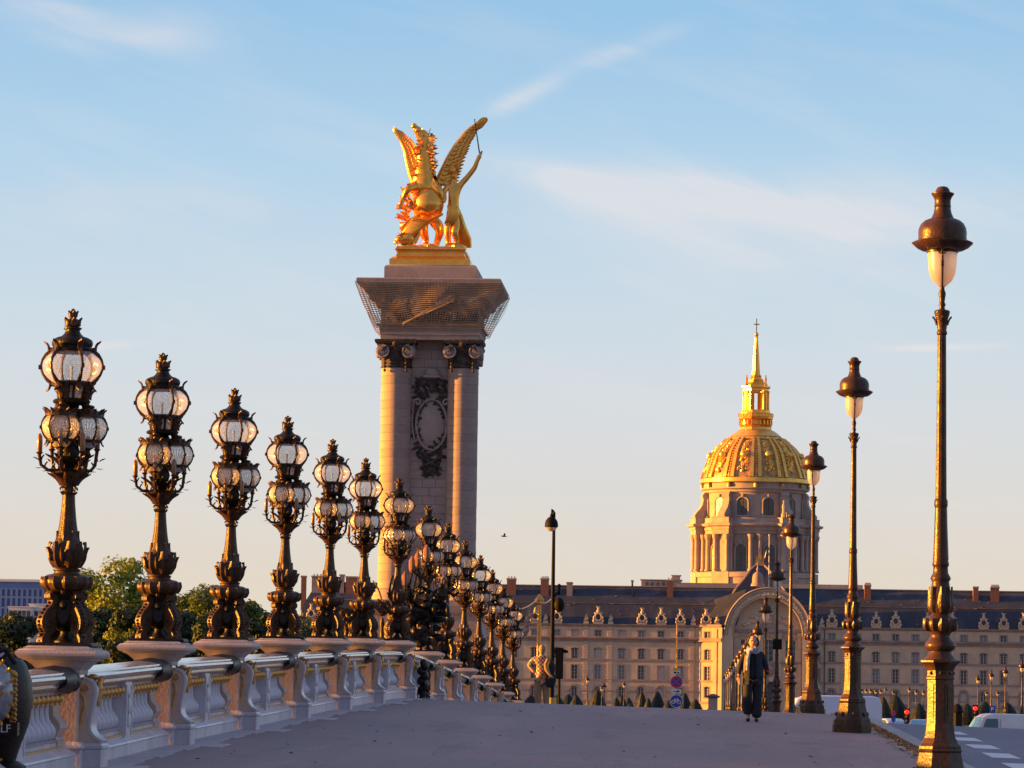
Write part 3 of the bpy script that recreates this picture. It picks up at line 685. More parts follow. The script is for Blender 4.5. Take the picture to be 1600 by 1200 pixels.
# ------------------------------------------------------------------ bronze globe lamps
def D(a): return Vector((sin(a), -cos(a), 0))
def lantern(t, cx, cy, zc, Rr, H, a0, glass, n=6, deep=False, parent_name='lantern'):
    """rib cage of n bowed ribs with a bowed pane in each opening; returns the frame"""
    lv = [-1, -.75, -.45, -.15, .15, .45, .75, 1]
    def rad(v): return Rr * (1 - .34 * abs(v) ** 2.4) * (1 - (.06 if v < 0 else -.02) * abs(v))
    b = MB()
    for k in range(n):
        a = a0 + pi / n + 2 * pi * k / n; d = D(a)
        pts = [(cx + d.x * rad(v) * 1.03, cy + d.y * rad(v) * 1.03, zc + v * H) for v in lv]
        b.tube(pts, [Rr * .07] * 2 + [Rr * .045] * 4 + [Rr * .07] * 2, 6)
        # leaf knobs at both ends
        tp = Vector(pts[-1]); bt = Vector(pts[0])
        b.ball(tuple(tp + d * Rr * .03), Rr * .11, 6, 5); b.leaf(tp + d * Rr * .05, d, (0, 0, 1), Rr * .36, Rr * .2, .55)
        b.ball(tuple(bt + d * Rr * .02), Rr * .09, 6, 5); b.leaf(bt + d * Rr * .04, d, (0, 0, -1), Rr * .28, Rr * .18, .5)
        b.box(-Rr * .05, Rr * .05, -Rr * .04, Rr * .05, -H * .13, H * .13, Matrix.Translation((cx + d.x * rad(0) * 1.06, cy + d.y * rad(0) * 1.06, zc)) @ Matrix.Rotation(a + pi, 4, 'Z'))
    for v, w in ((1.0, .085), (-1.0, .085)):
        q = rad(v); pts = [(cx + D(a0 + pi / n + 2 * pi * k / n).x * q, cy + D(a0 + pi / n + 2 * pi * k / n).y * q, zc + v * H) for k in range(n)]
        b.tube(pts, Rr * w, 6, closed=True)
    fr = b.build('lantern_frame', 'bronze', t, angle=50)
    # panes
    nz, nx = 7, 5
    for k in range(n):
        a = a0 + 2 * pi * k / n; d = D(a); sd_ = Vector((cos(a), sin(a), 0)); vs = []; uv = []
        for j in range(nz):
            v = -1 + 2 * j / (nz - 1); ap = rad(v) * cos(pi / n); hc = rad(v) * sin(pi / n) * .95
            for i in range(nx):
                w = -1 + 2 * i / (nx - 1); bul = Rr * .06 * (1 - w * w)
                p = Vector((cx, cy, zc + v * H * .97)) + d * (ap + bul) + sd_ * hc * w; vs.append(p); uv.append((w, v * H / (Rr * sin(pi / n))))
        fs = [(j * nx + i, j * nx + i + 1, (j + 1) * nx + i + 1, (j + 1) * nx + i) for j in range(nz - 1) for i in range(nx - 1)]
        pb = MB(); pb.add(vs, fs); o = pb.build('pane', glass, fr)
        ul = o.data.uv_layers.new(name='UVMap')
        for lp in o.data.loops: ul.data[lp.index].uv = uv[lp.vertex_index]
    return fr
def candelabrum():
    t = thing('globe_lamp', 'x', 'street lamp', (0, 0, 0), 0, 'bronze globe lamps standing on the balustrade')
    b = MB(); b.sqlathe([(0, 0), (0, .025), (-.03, .04)], .37, .37); b.build('base_plate', 'bronze_dark', t, smooth=False)
    # dark core
    b = MB(); b.lathe([(.13, .035), (.13, .06), (.09, .08), (.062, .13), (.06, .17), (.10, .19), (.16, .24), (.185, .33), (.175, .45), (.15, .53), (.17, .57), (.19, .62)], 20)
    for k in range(4):
        d = D(radians(90 + 90 * k)); p = d * .18; b.ball((p.x, p.y, .47), .05, 8, 6); b.leaf((p.x * .9, p.y * .9, .40), d, (0, 0, -1), .16, .13, .3)
    b.build('core', 'bronze_dark', t)
    # four S-shaped scroll feet
    outer = [(.17, .63), (.235, .635), (.27, .60), (.265, .555), (.225, .525), (.235, .48), (.30, .42), (.35, .35), (.372, .28), (.36, .205), (.32, .155), (.335, .13), (.36, .10), (.365, .045), (.25, .04), (.255, .09), (.235, .13), (.20, .15),
             (.17, .20), (.15, .28), (.14, .40), (.14, .50)]
    for k in range(4):
        a = radians(45 + 90 * k); d = D(a)
        Mx = Matrix.Rotation(a - pi / 2, 4, 'Z')          # local +x -> direction d
        b = MB(); b.prism(outer, -.055, .055, 'y', Mx)
        # raised scroll bead both sides
        for s in (-1, 1):
            b.tube([Mx @ Vector((.275 + .06 * (1 - q / 13) * cos(q * .75), s * .058, .245 + .06 * (1 - q / 13) * sin(q * .75))) for q in range(11)], .011, 5)
            b.tube([Mx @ Vector((.225 + .028 * cos(q * .9), s * .058, .59 + .028 * sin(q * .9))) for q in range(7)], .01, 5)
        for q in range(9):
            x, z = [(.238, .50), (.27, .46), (.31, .42), (.34, .38), (.362, .33), (.374, .28), (.37, .24), (.36, .20), (.34, .17)][q]; b.ball(tuple(Mx @ Vector((x, 0, z))), (.022, .022, .018), 6, 4)
        # paw
        pp = Mx @ Vector((.33, 0, .045)); b.ball(tuple(pp), (.05, .05, .035), 8, 5); pp = Mx @ Vector((.345, 0, .12)); b.ball(tuple(pp), (.035, .035, .03), 8, 5)
        b.build('scroll_foot', 'bronze', t, angle=40)
    # ring moulding, deeply gadrooned
    b = MB(); b.lathe([(.16, .615), (.20, .63), (.225, .645), (.262, .675), (.282, .72), (.284, .755), (.262, .80), (.22, .825), (.165, .835)], 48, mod=lambda a, z: 1 + .022 * abs(cos(10 * a)) * (1 if .65 < z < .81 else 0))
    RP = [(.225, .645), (.262, .675), (.282, .72), (.284, .755), (.262, .80), (.22, .825)]
    for k in range(14): b.hug(RP, 2 * pi * k / 14 + .1, .65, .80, .17, .014, .012)
    for k in range(6): d = D(2 * pi * k / 6); b.ball((d.x * .215, d.y * .215, .625), .03, 6, 5)
    b.build('ring_moulding', 'bronze', t)
    # waisted neck and leafy bulb
    b = MB(); b.lathe([(.165, .83), (.15, .845), (.148, .865), (.158, .875), (.158, .888), (.13, .90), (.15, .93), (.178, .97), (.195, 1.02), (.196, 1.08), (.182, 1.14), (.155, 1.20), (.135, 1.25)], 32)
    BP = [(.13, .90), (.15, .93), (.178, .97), (.195, 1.02), (.196, 1.08), (.182, 1.14), (.155, 1.20), (.135, 1.25)]
    for k in range(8): b.hug(BP, 2 * pi * k / 8 + .25, .905, 1.20, .30, .016, .035); b.hug(BP, 2 * pi * k / 8 - .14, .98, 1.13, .16, .02, .05)
    for k in range(8): d = D(2 * pi * k / 8 + .25); b.ball((d.x * .19, d.y * .19, 1.19), .018, 6, 4); b.hug([(.135, 1.2), (.118, 1.32), (.104, 1.4)], 2 * pi * k / 8 + .6, 1.2, 1.33, .24, .01, .01)
    b.build('leafy_bulb', 'bronze', t, angle=55)
    # fluted shaft
    fl = lambda a, z: 1 - .05 * (cos(12 * a) > .2)
    b = MB(); b.lathe([(.134, 1.24), (.118, 1.32), (.104, 1.40), (.093, 1.49), (.084, 1.58), (.077, 1.67), (.073, 1.75)], 48, mod=fl); b.build('shaft', 'bronze', t, angle=55)
    b = MB(); b.lathe([(.075, 1.75), (.09, 1.76), (.092, 1.775), (.078, 1.79), (.082, 1.84), (.09, 1.87), (.105, 1.90), (.15, 1.95), (.205, 1.99), (.215, 2.01), (.17, 2.02), (.12, 2.03)], 28)
    for k in range(4):
        d = D(radians(45) + pi / 2 * k); o_ = Vector((d.x * .095, d.y * .095, 1.81)); b.tube([o_ + d * (.028 * cos(q * .8)) + Vector((0, 0, .035 * sin(q * .8))) for q in range(8)], .012, 5)
    for k in range(10):
        d = D(2 * pi * k / 10); b.leaf((d.x * .08, d.y * .08, 1.86), d, (d.x * .55, d.y * .55, 1), .19, .09, .5)
    b.build('capital', 'bronze', t, angle=50)
    # dark central body between the globes
    b = MB(); b.lathe([(.12, 2.02), (.10, 2.06), (.085, 2.12), (.10, 2.18), (.12, 2.25), (.10, 2.32), (.07, 2.40), (.06, 2.55), (.07, 2.72), (.10, 2.78), (.06, 2.84), (.05, 2.95)], 18)
    for k in range(9):
        d = D(2 * pi * k / 9 + .2); b.leaf((d.x * .08, d.y * .08, 2.06), d, (d.x * .6, d.y * .6, 1), .22, .1, .5)
    b.build('stem', 'bronze_dark', t, angle=50)
    A = [radians(-23 + 120 * k) for k in range(3)]
    for a in A:
        d = D(a); c = d * .20; g = a + radians(28)
        b = MB()
        b.tube([d * .06 + Vector((0, 0, 2.07)), d * .13 + Vector((0, 0, 2.08)), d * .19 + Vector((0, 0, 2.14)), d * .20 + Vector((0, 0, 2.26))], [.03, .028, .026, .034], 7)
        b.lathe([(.03, 2.20), (.045, 2.23), (.03, 2.26), (.045, 2.28), (.075, 2.295)], 12, (c.x, c.y, 0))
        b.build('bracket', 'bronze', t)
        b = MB(); b.lathe([(.05, 2.285), (.085, 2.305), (.115, 2.345), (.13, 2.375)], 12, (c.x, c.y, 0)); bo = b.build('glass_bowl', 'glass_frost', t)
        b = MB(); b.lathe([(.128, 2.37), (.15, 2.372), (.155, 2.39), (.13, 2.40)], 18, (c.x, c.y, 0))
        b.build('globe_ring', 'bronze', t, angle=50); b = MB()
        b.lathe([(.17, 2.655), (.19, 2.66), (.185, 2.69), (.14, 2.72), (.095, 2.75), (.07, 2.765), (.08, 2.785), (.05, 2.80)], 18, (c.x, c.y, 0))
        for k in range(6):
            dd = D(a + pi / 6 + pi / 3 * k); b.leaf((c.x + dd.x * .15, c.y + dd.y * .15, 2.68), dd, (dd.x * .3, dd.y * .3, 1), .085, .07, .6)
        b.build('globe_cap', 'bronze', t, angle=50)
        lantern(t, c.x, c.y, 2.525, .222, .148, g, 'glass_shell')
        # leafy stem rising to the upper lantern
        e = d * .17; b = MB(); b.lathe([(.05, 2.79), (.045, 2.82), (.06, 2.84), (.04, 2.86), (.055, 2.92), (.07, 2.97), (.05, 3.02), (.06, 3.06)], 10, (e.x, e.y, 0))
        for k in range(5):
            dd = D(a + 2 * pi * k / 5); b.leaf((e.x + dd.x * .04, e.y + dd.y * .04, 2.86), dd, (0, 0, 1), .13, .07, .45); b.leaf((e.x + dd.x * .05, e.y + dd.y * .05, 2.96), dd, (0, 0, 1), .12, .07, .5)
        b.build('leaf_stem', 'bronze', t, angle=50)
    # branching arms with amber tubes
    for k in range(6):
        a = radians(-78 + 60 * k + (8 if k % 2 else -8)); d = D(a); rr = .35 if k % 2 == 0 else .32; zt = 2.24 + (.05 if k % 2 else 0)
        b = MB(); pts = [d * .08 + Vector((0, 0, 2.05)), d * .16 + Vector((0, 0, 2.03)), d * .25 + Vector((0, 0, 2.04)), d * (rr - .02) + Vector((0, 0, 2.10)), d * rr + Vector((0, 0, zt - .03)), d * rr + Vector((0, 0, zt))]
        b.tube(pts, [.026, .024, .021, .02, .022, .034], 7)
        for q, (r1, z1) in enumerate(((.22, 2.035), (.30, 2.07), (.34, 2.15))):
            b.leaf(d * r1 + Vector((0, 0, z1)), d, (d.x * .7, d.y * .7, -.1 if q < 2 else .6), .06, .03, .5, 3); b.leaf(d * r1 + Vector((0, 0, z1)), -d, (-d.x * .2, -d.y * .2, 1), .07, .03, .3, 3)
        b.lathe([(.02, -.02), (.045, 0), (.03, .01)], 10, tuple(d * rr + Vector((0, 0, zt))))
        br = b.build('branch', 'bronze', t, angle=50)
        b = MB(); b.lathe([(.024, 0), (.031, .02), (.032, .12), (.030, .19), (.018, .215), (.006, .225)], 10, tuple(d * rr + Vector((0, 0, zt)))); b.build('candle_tube', 'candle', br)
    # base of the upper lantern: ring, small glass drum
    b = MB(); b.lathe([(.14, 2.80), (.20, 2.815), (.215, 2.84), (.19, 2.865), (.14, 2.875)], 24); b.lathe([(.19, 3.03), (.225, 3.04), (.225, 3.07), (.18, 3.08)], 24)
    for k in range(6):
        d = D(radians(-11 + 30 + 60 * k)); b.tube([d * .155 + Vector((0, 0, 2.87)), d * .165 + Vector((0, 0, 2.95)), d * .20 + Vector((0, 0, 3.04))], .016, 6)
    b.build('ring_gallery', 'bronze_dark', t)
    b = MB(); b.lathe([(.13, 2.88), (.14, 2.95), (.17, 3.03)], 12, a0=radians(19)); b.build('glass_drum', 'glass_frost', t, smooth=False)
    lantern(t, 0, 0, 3.238, .352, .196, radians(-1), 'glass_ray')
    # burner inside
    b = MB(); b.lathe([(.03, 3.05), (.015, 3.08), (.012, 3.20), (.02, 3.22), (.02, 3.25)], 8); b.build('burner', 'whitep', t)
    b = MB(); b.lathe([(.20, 3.415), (.255, 3.42), (.262, 3.44), (.235, 3.455), (.225, 3.475), (.238, 3.50), (.24, 3.53), (.225, 3.56), (.18, 3.585), (.13, 3.60), (.098, 3.63), (.085, 3.655), (.085, 3.675), (.105, 3.685), (.105, 3.70), (.075, 3.71)], 30, a0=radians(19)); b.build('roof_cap', 'bronze_dark', t, angle=45)
    b = MB(); b.lathe([(.06, 3.70), (.085, 3.73), (.09, 3.77), (.06, 3.80), (.04, 3.81), (.05, 3.84), (.05, 3.87), (.03, 3.90), (.012, 3.925)], 12)
    for k in range(6):
        d = D(2 * pi * k / 6 + .3); b.leaf((d.x * .075, d.y * .075, 3.72), d, (-d.x * .1, -d.y * .1, 1), .105, .06, .38, 4); b.leaf((d.x * .035, d.y * .035, 3.83), d, (0, 0, 1), .07, .04, .3, 4)
    b.build('finial', 'bronze', t, angle=55)
    return t
cand = candelabrum(); snapshot()
CANDS = []
for i, y in enumerate(LAMP_Y):
    o = cand if i == 0 else dup(cand); CANDS.append(o)
    o.location = (XB + .01, y, deck(XB, y) + 1.37); o.rotation_euler = (radians((0, .3, -.2, .25, 0, -.3, .2)[i % 7]), radians((0, -.35, .3, 0, .4, -.2)[i % 6]), radians((0, 3, -2, 4, 0, -3, 12, 5, -4, 8, 2, -5, 6, 0)[i])); o.scale = (.99,) * 3
    if i: o['label'] = '%s bronze globe lamp from the left, standing on its balustrade pedestal%s' % (ORD[i], '' if i < 13 else ', the farthest')
cand['label'] = 'tallest, leftmost bronze lamp with clustered glass globes and amber tubes'

# ------------------------------------------------------------------ tall cast-iron street lamps along the kerb
def kerb_lamp():
    t = thing('street_lamp', 'x', 'street lamp', (0, 0, 0), 0, 'tall iron street lamps along the kerb')
    a8 = pi / 8
    b = MB(); b.lathe([(.39, 0), (.39, .10), (.375, .11), (.37, .16), (.335, .19), (.30, .26), (.275, .33), (.262, .37), (.275, .385), (.262, .40), (.225, .41)], 8, a0=a8)
    for k in range(8):
        d = D(2 * pi * k / 8 + pi / 8 * 0 + 0); b.ball((d.x * .30, d.y * .30, .23), (.03, .03, .03), 6, 4)
    b.build('base', 'iron', t, smooth=False)
    b = MB(); b.lathe([(.262, .40), (.262, .425), (.225, .46), (.195, .52), (.178, .60), (.168, .70), (.163, .85), (.163, 1.10), (.163, 1.19), (.175, 1.20), (.175, 1.22), (.165, 1.23), (.168, 1.30), (.185, 1.34), (.21, 1.37), (.25, 1.395), (.25, 1.415), (.20, 1.43)], 8, a0=a8)
    for k in range(8):
        d = D(2 * pi * k / 8); b.ball((d.x * .155, d.y * .155, 1.27), (.022, .022, .022), 6, 4)
        b.box(-.035, .035, -.006, .006, .62, 1.14, Matrix.Translation((d.x * .152, d.y * .152, 0)) @ Matrix.Rotation(2 * pi * k / 8, 4, 'Z'))
    b.build('pedestal', 'iron', t, smooth=False)
    b = MB(); b.lathe([(.20, 1.42), (.175, 1.45), (.14, 1.49), (.135, 1.52), (.165, 1.545), (.185, 1.58), (.175, 1.62), (.14, 1.65), (.115, 1.69), (.12, 1.73), (.145, 1.75), (.17, 1.775), (.18, 1.84), (.17, 1.90), (.13, 1.93), (.105, 1.96)], 28)
    for k in range(4):
        d = D(pi / 2 * k + .5); c = d * .175
        b.tube([c + d * (.035 * sin(q * .7)) + Vector((0, 0, 1.87 - .055 * (1 - cos(q * .7)))) for q in range(6)], .014, 6)
    for k in range(12): b.hug([(.145, 1.75), (.17, 1.775), (.18, 1.84), (.17, 1.90), (.13, 1.93)], 2 * pi * k / 12, 1.755, 1.90, .2, .012, .012)
    b.build('urn', 'iron', t, angle=50)
    b = MB(); b.lathe([(.10, 1.955), (.125, 2.0), (.132, 2.06), (.125, 2.15), (.112, 2.25), (.105, 2.31), (.10, 2.33), (.12, 2.36), (.118, 2.38), (.09, 2.43), (.085, 2.50), (.098, 2.52), (.098, 2.55), (.09, 2.57), (.094, 2.60)], 24)
    for k in range(8): b.hug([(.10, 1.955), (.125, 2.0), (.132, 2.06), (.125, 2.15), (.112, 2.25), (.105, 2.31)], 2 * pi * k / 8, 1.97, 2.27, .32, .012, .012)
    b.build('leaf_collar', 'iron', t, angle=50)
    fl = lambda a, z: 1 - .07 * (cos(10 * a) > .25)
    b = MB(); b.lathe([(.092, 2.60), (.085, 2.75), (.078, 2.95), (.070, 3.20)], 20, mod=lambda a, z: 1 + .03 * sin(7 * a + 30 * z)); b.lathe([(.07, 3.19), (.08, 3.22), (.08, 3.27), (.066, 3.30)], 20)
    b.build('lower_shaft', 'iron', t, angle=50)
    b = MB(); b.lathe([(.066, 3.29), (.060, 3.9), (.055, 4.6), (.050, 5.22)], 40, mod=fl); b.build('fluted_shaft', 'iron', t, angle=50)
    b = MB(); b.lathe([(.05, 5.21), (.062, 5.225), (.062, 5.25), (.052, 5.265), (.06, 5.32), (.07, 5.40), (.09, 5.46), (.095, 5.49), (.08, 5.505), (.04, 5.51), (.03, 5.54), (.044, 5.57), (.03, 5.60), (.038, 5.66), (.045, 5.70), (.028, 5.75), (.028, 5.80)], 18)
    for k in range(4):
        d = D(pi / 2 * k); b.leaf((d.x * .05, d.y * .05, 5.33), d, (d.x * .2, d.y * .2, 1), .11, .06, .3)
    b.build('neck', 'iron', t, angle=50)
    b = MB(); b.lathe([(.03, 5.78), (.06, 5.80), (.115, 5.85), (.15, 5.92), (.164, 6.00), (.17, 6.10), (.178, 6.20)], 24); b.build('globe', 'glass_frost', t)
    b = MB(); b.lathe([(.0, 5.96), (.03, 5.97), (.045, 6.03), (.04, 6.10), (.02, 6.16)], 10); b.build('mantle', 'whitep', t)
    b = MB()
    for k in (0, 2):
        d = D(pi / 2 * k - .06)
        b.tube([d * .03 + Vector((0, 0, 5.74)), d * .10 + Vector((0, 0, 5.81)), d * .175 + Vector((0, 0, 5.92)), d * .20 + Vector((0, 0, 6.05)), d * .205 + Vector((0, 0, 6.18)), d * .25 + Vector((0, 0, 6.26))], [.014, .012, .013, .014, .013, .016], 6)
        for z in (6.02, 6.06): b.ball((d.x * .205, d.y * .205, z), .022, 6, 4)
        # scroll under the brim, seen as a curl beside each rib
        sd_ = Vector((cos(pi / 2 * k - .06), sin(pi / 2 * k - .06), 0))
        for s in (-1, 1): b.tube([d * .21 + sd_ * s * (.02 + .15 * sin(q * .26)) * 1.0 + Vector((0, 0, 6.15 + .10 * sin(q * .42))) for q in range(7)], .010, 5)
    b.lathe([(.18, 6.18), (.19, 6.185), (.19, 6.205), (.17, 6.21)], 24)
    b.build('cradle', 'iron', t, angle=50)
    b = MB(); b.lathe([(.17, 6.205), (.25, 6.21), (.30, 6.235), (.355, 6.285), (.362, 6.30), (.33, 6.315), (.29, 6.33), (.285, 6.37), (.288, 6.42), (.28, 6.47), (.255, 6.52), (.21, 6.56), (.16, 6.58), (.13, 6.59)], 28, mod=lambda a, z: 1 + .012 * (cos(16 * a) if z < 6.31 else 0)); b.build('hood', 'iron', t, angle=45)
    b = MB(); b.lathe([(.135, 6.585), (.13, 6.60), (.11, 6.64), (.098, 6.69), (.096, 6.72), (.102, 6.73), (.096, 6.74), (.095, 6.80), (.11, 6.84), (.135, 6.87), (.135, 6.885), (.09, 6.90), (.078, 6.93), (.06, 6.955), (.03, 6.965)], 22)
    b.build('chimney', 'iron', t, angle=45)
    return t
kl = kerb_lamp()
for ch in kl.children:
    for v in ch.data.vertices:
        z = v.co.z; v.co.z = z * .60 / .41 if z < .41 else .60 + (z - .41) * .969; v.co.x *= .957; v.co.y *= .957
snapshot()
KL_Y = [42.1, 69.0, 94.5, 119, 144, 168, 194, 219, 245, 270, 295, 320, 345, 372, 400, 430, 462, 500]
for i, y in enumerate(KL_Y):
    o = kl if i == 0 else dup(kl)
    z = deck(2.72, y) if y < 170 else interp(LEFT, y) - .25
    zt = {3: -1.45, 4: -2.15, 5: -2.95}.get(i); z = zt if zt else z
    o.location = (2.72 + (-.075, 0, -.01, .0, .05, .0)[min(i, 5)], y, z)
    o.rotation_euler = (0, 0, radians((0, 4, -8, 10, 3, 0, 6)[i % 7]))
    o['group'] = 'tall iron street lamps along the kerb' if i < 6 else 'far dark street lamps in the kerb row'
    o['label'] = ('largest iron street lamp, standing at the kerb on the right' if i == 0 else '%s iron street lamp from the right in the kerb row' % ORD[i] if i < 6
                  else 'small dark iron street lamp in the dense far row behind the walking woman')
# ------------------------------------------------------------------ stone pylon with netted cornice
PX, PY = -10.81, 145.0
def zp(y): return at(668, y, 143.2).z
py_t = thing('stone_pylon', 'tall pinkish stone pylon with corner columns, carved cartouche and netted cornice', 'pylon', (PX, PY, 0))
gz = interp(LEFT, 145) - .8
def bld(b, name, mat, smooth=False, parent=None, **k): return b.build(name, mat, parent or py_t, smooth=smooth, **k)
zb, zt = zp(938), zp(575)
b = MB(); b.sqlathe([(.25, -9.4), (.25, gz + .8), (.12, gz + 1.0), (.10, zb - .6), (.22, zb - .45), (.28, zb - .2), (.28, zb), (.0, zb)], 2.05, 2.05); bld(b, 'pedestal', 'stone')
b = MB(); b.box(-1.28, 1.28, -1.20, 1.20, zb, zp(530)); bld(b, 'core', 'stone_b')
nC = 27; ch = (zt - zb - .45) / nC
def drum_mesh(mat):
    b = MB(); r = .60; b.lathe([(r - .012, 0), (r, .012), (r, ch - .012), (r - .012, ch)], 28)
    o = b.build('column_drum', mat); me = o.data; bpy.data.objects.remove(o); return me
DR = [drum_mesh('stone'), drum_mesh('stone_b'), drum_mesh('stone')]
rnd = random.Random(5)
CC = [(-1.30, -1.30), (1.30, -1.30), (-1.15, 1.30), (1.12, 1.30)]
for (cx, cy) in CC:
    b = MB(); b.lathe([(.82, 0), (.82, .14), (.78, .16), (.80, .22), (.78, .29), (.68, .32), (.66, .36), (.70, .41), (.62, .45)], 28, (cx, cy, zb)); bld(b, 'column_base', 'stone', True)
    if cy < 0:
        for j in range(nC):
            link('column_drum', DR[(j * 7 + int(cx > 0)) % 3], py_t, (cx + rnd.uniform(-.004, .004), cy, zb + .45 + j * ch))
    else:
        b = MB(); b.lathe([(.6, zb + .45), (.6, zt)], 24, (cx, cy, 0)); bld(b, 'column_shaft', 'stone', True)
# wall blocks between the front columns
for j in range(nC + 2):
    z0 = zb + .05 + j * (zp(548) - zb) / (nC + 2); z1 = zb + .05 + (j + 1) * (zp(548) - zb) / (nC + 2)
    cuts = [-.72, -.22, .28, .72] if j % 2 else [-.72, .05, .72]
    for q in range(len(cuts) - 1):
        b = MB(); e = rnd.uniform(0, .012); b.box(cuts[q] + .006, cuts[q + 1] - .006, -1.34 - e, -1.19, z0 + .006, z1 - .006); bld(b, 'stone_block', ('stone', 'stone_b')[rnd.random() < .3])
# ionic capitals
def capital(cx, cy, front):
    z0, z1 = zt, zp(531); h = z1 - z0
    b = MB(); b.lathe([(.60, 0), (.64, .05), (.60, .1), (.62, h * .55), (.78, h * .75), (.70, h * .86)], 24, (cx, cy, z0))
    b.sqlathe([(0, h * .84), (.05, h * .9), (.05, h * .98), (.02, h)], .76, .76, (cx, cy, z0)); c = bld(b, 'capital', 'stone_relief', True, angle=50)
    for fx, fy, ax in ((0, -1, 'x'), (-1, 0, 'y'), (1, 0, 'y')):
        for s in (-1, 1):
            b = MB()
            o_ = Vector((cx + (s * .52 if ax == 'x' else fx * .70), cy + (fy * .70 if ax == 'x' else s * .52), z0 + h * .56))
            pts, rr = [], []
            for q in range(26):
                r = .27 * (1 - q / 27) ** .9; a = s * (q * .5) + pi / 2
                dx_, dz_ = r * cos(a), r * sin(a)
                pts.append(o_ + (Vector((dx_, -.03 * q / 26, dz_)) if ax == 'x' else Vector((fx * .03 * q / 26, dx_, dz_)))); rr.append(.05 * (1 - q / 40))
            b.tube(pts, rr, 6)
            b.lathe([(.25, -.12), (.25, .12)], 16, M=Matrix.Translation(o_ + (Vector((0, .13, 0)) if ax == 'x' else Vector((-fx * .13, 0, 0)))) @ (Matrix.Rotation(pi / 2, 4, 'X') if ax == 'x' else Matrix.Rotation(pi / 2, 4, 'Y')))
            b.build('volute', 'stone_b', c, angle=50)
    b = MB()
    for s in (-1, 0, 1):
        for q in range(5):
            b.ball((cx + s * .42, cy - .68 + abs(s) * .06, z0 + h * (.42 - .13 * q) if s else z0 + h * (.9 - .06 * q)), (.09 - .008 * q, .07, .07), 6, 5)
    for s in (-1, 1): b.leaf((cx + s * .28, cy - .70, z0 + h * .8), (0, -1, 0), (s * .8, 0, -.7), .4, .2, .2)
    b.ball((cx, cy - .74, z0 + h * .86), (.16, .1, .12), 8, 6)
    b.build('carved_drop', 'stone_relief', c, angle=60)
for (cx, cy) in CC[:3] + CC[3:]:
    capital(cx, cy, cy < 0)
# architrave and frieze
b = MB(); z = zp(531)
b.sqlathe([(0, z), (0, zp(524)), (.03, zp(523.5)), (.03, zp(517)), (.06, zp(516.5)), (.06, zp(511.5)), (.13, zp(510)), (.15, zp(508)), (.1, zp(507))], 1.90, 1.90); bld(b, 'architrave', 'stone')
b = MB(); b.sqlathe([(0, zp(508)), (0, zp(484)), (.15, zp(482)), (.18, zp(476)), (.42, zp(470)), (.46, zp(464)), (.62, zp(456)), (.84, zp(449)), (.90, zp(446)), (.90, zp(440)), (.86, zp(438.5)), (-.1, zp(438))], 1.90, 1.90); bld(b, 'cornice', 'stone_b')
for q in range(17):
    b = MB(); x = -1.84 + q * .23; b.box(x - .07, x + .07, -2.32, -1.9, zp(475.5), zp(467)); bld(b, 'dentil', 'stone_b')
b = MB()
for q in range(7):
    x = -1.5 + q * .5; b.ball((x, -1.95, zp(495)), (.2, .12, .22), 8, 6); b.leaf((x + .2, -1.95, zp(502)), (0, -1, 0), (.5, 0, 1), .4, .25, .3)
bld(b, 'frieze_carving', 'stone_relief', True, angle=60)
# safety netting: separate strands in two directions, draped from cornice to architrave
def net_side(k):
    b = MB(); rn = random.Random(20 + k); nu, nv = 44, 24; M4 = Matrix.Rotation(k * pi / 2, 4, 'Z')
    zt_, zb_ = zp(445), zp(513 if k != 3 else 520)
    grid = []
    for j in range(nv + 1):
        t = j / nv; row = []
        for i in range(nu + 1):
            s = -1 + 2 * i / nu
            hw = 2.84 * (1 - t) + 2.10 * t + .03 * sin(pi * t) 
            dp = 2.86 * (1 - t) + 2.08 * t + .04 * sin(pi * t) + .05 * sin(s * 6 + t * 5 + k) * sin(pi * t) + (.12 * max(0, 1 - abs(s + .25 - .6 * (1 - t)) * 4) * sin(pi * t))
            z = zt_ + (zb_ - zt_) * t - .10 * sin(pi * t) * cos(s * 5 + k) * (.6 + .4 * t)
            row.append(Vector((s * hw, -dp, z)))
        grid.append(row)
    w = .012
    for j in range(nv + 1):
        for i in range(nu):
            p, q = grid[j][i], grid[j][i + 1]; b.add([p + Vector((0, 0, w)), p - Vector((0, 0, w)), q - Vector((0, 0, w)), q + Vector((0, 0, w))], [(0, 1, 2, 3)], M4)
    for i in range(nu + 1):
        for j in range(nv):
            p, q = grid[j][i], grid[j + 1][i]; b.add([p + Vector((w, 0, 0)), p - Vector((w, 0, 0)), q - Vector((w, 0, 0)), q + Vector((w, 0, 0))], [(0, 1, 2, 3)], M4)
    if k == 0:
        # a bunched fold of net running diagonally
        pts = [(1.0 - 2.0 * q / 8, -2.62 + .35 * (q / 8) ** 1.3, zp(468) + (zp(509) - zp(468)) * q / 8) for q in range(9)]
        for q in range(15):
            o1, o2, o3 = rn.uniform(-.12, .12), rn.uniform(-.05, .04), rn.uniform(-.14, .14); w1 = rn.uniform(.5, 1.2)
            b.tube([(x + o1 * sin(.4 + k_ * .3) * w1, y - .06 + o2, z + o3 * cos(k_ * .25)) for k_, (x, y, z) in enumerate(pts)], .011, 4)
        for q in range(16):
            o1 = rn.uniform(-.1, .1); b.tube([(-1.9 + .085 * k_ + o1, -2.66 + .065 * k_ - .05 * sin(k_), zp(450) - k_ * .20 + rn.uniform(-.02, .02)) for k_ in range(8)], .010, 4)
    o = bld(b, 'safety_net', 'netting'); o['kind'] = 'stuff'
for k in range(4): net_side(k)
b = MB(); b.sqlathe([(0, zp(438.4)), (0, zp(418)), (-.03, zp(415.5)), (-.09, zp(413.6)), (-.15, zp(413.2))], 1.81, 1.81); bld(b, 'top_block', 'stone', True, angle=30)
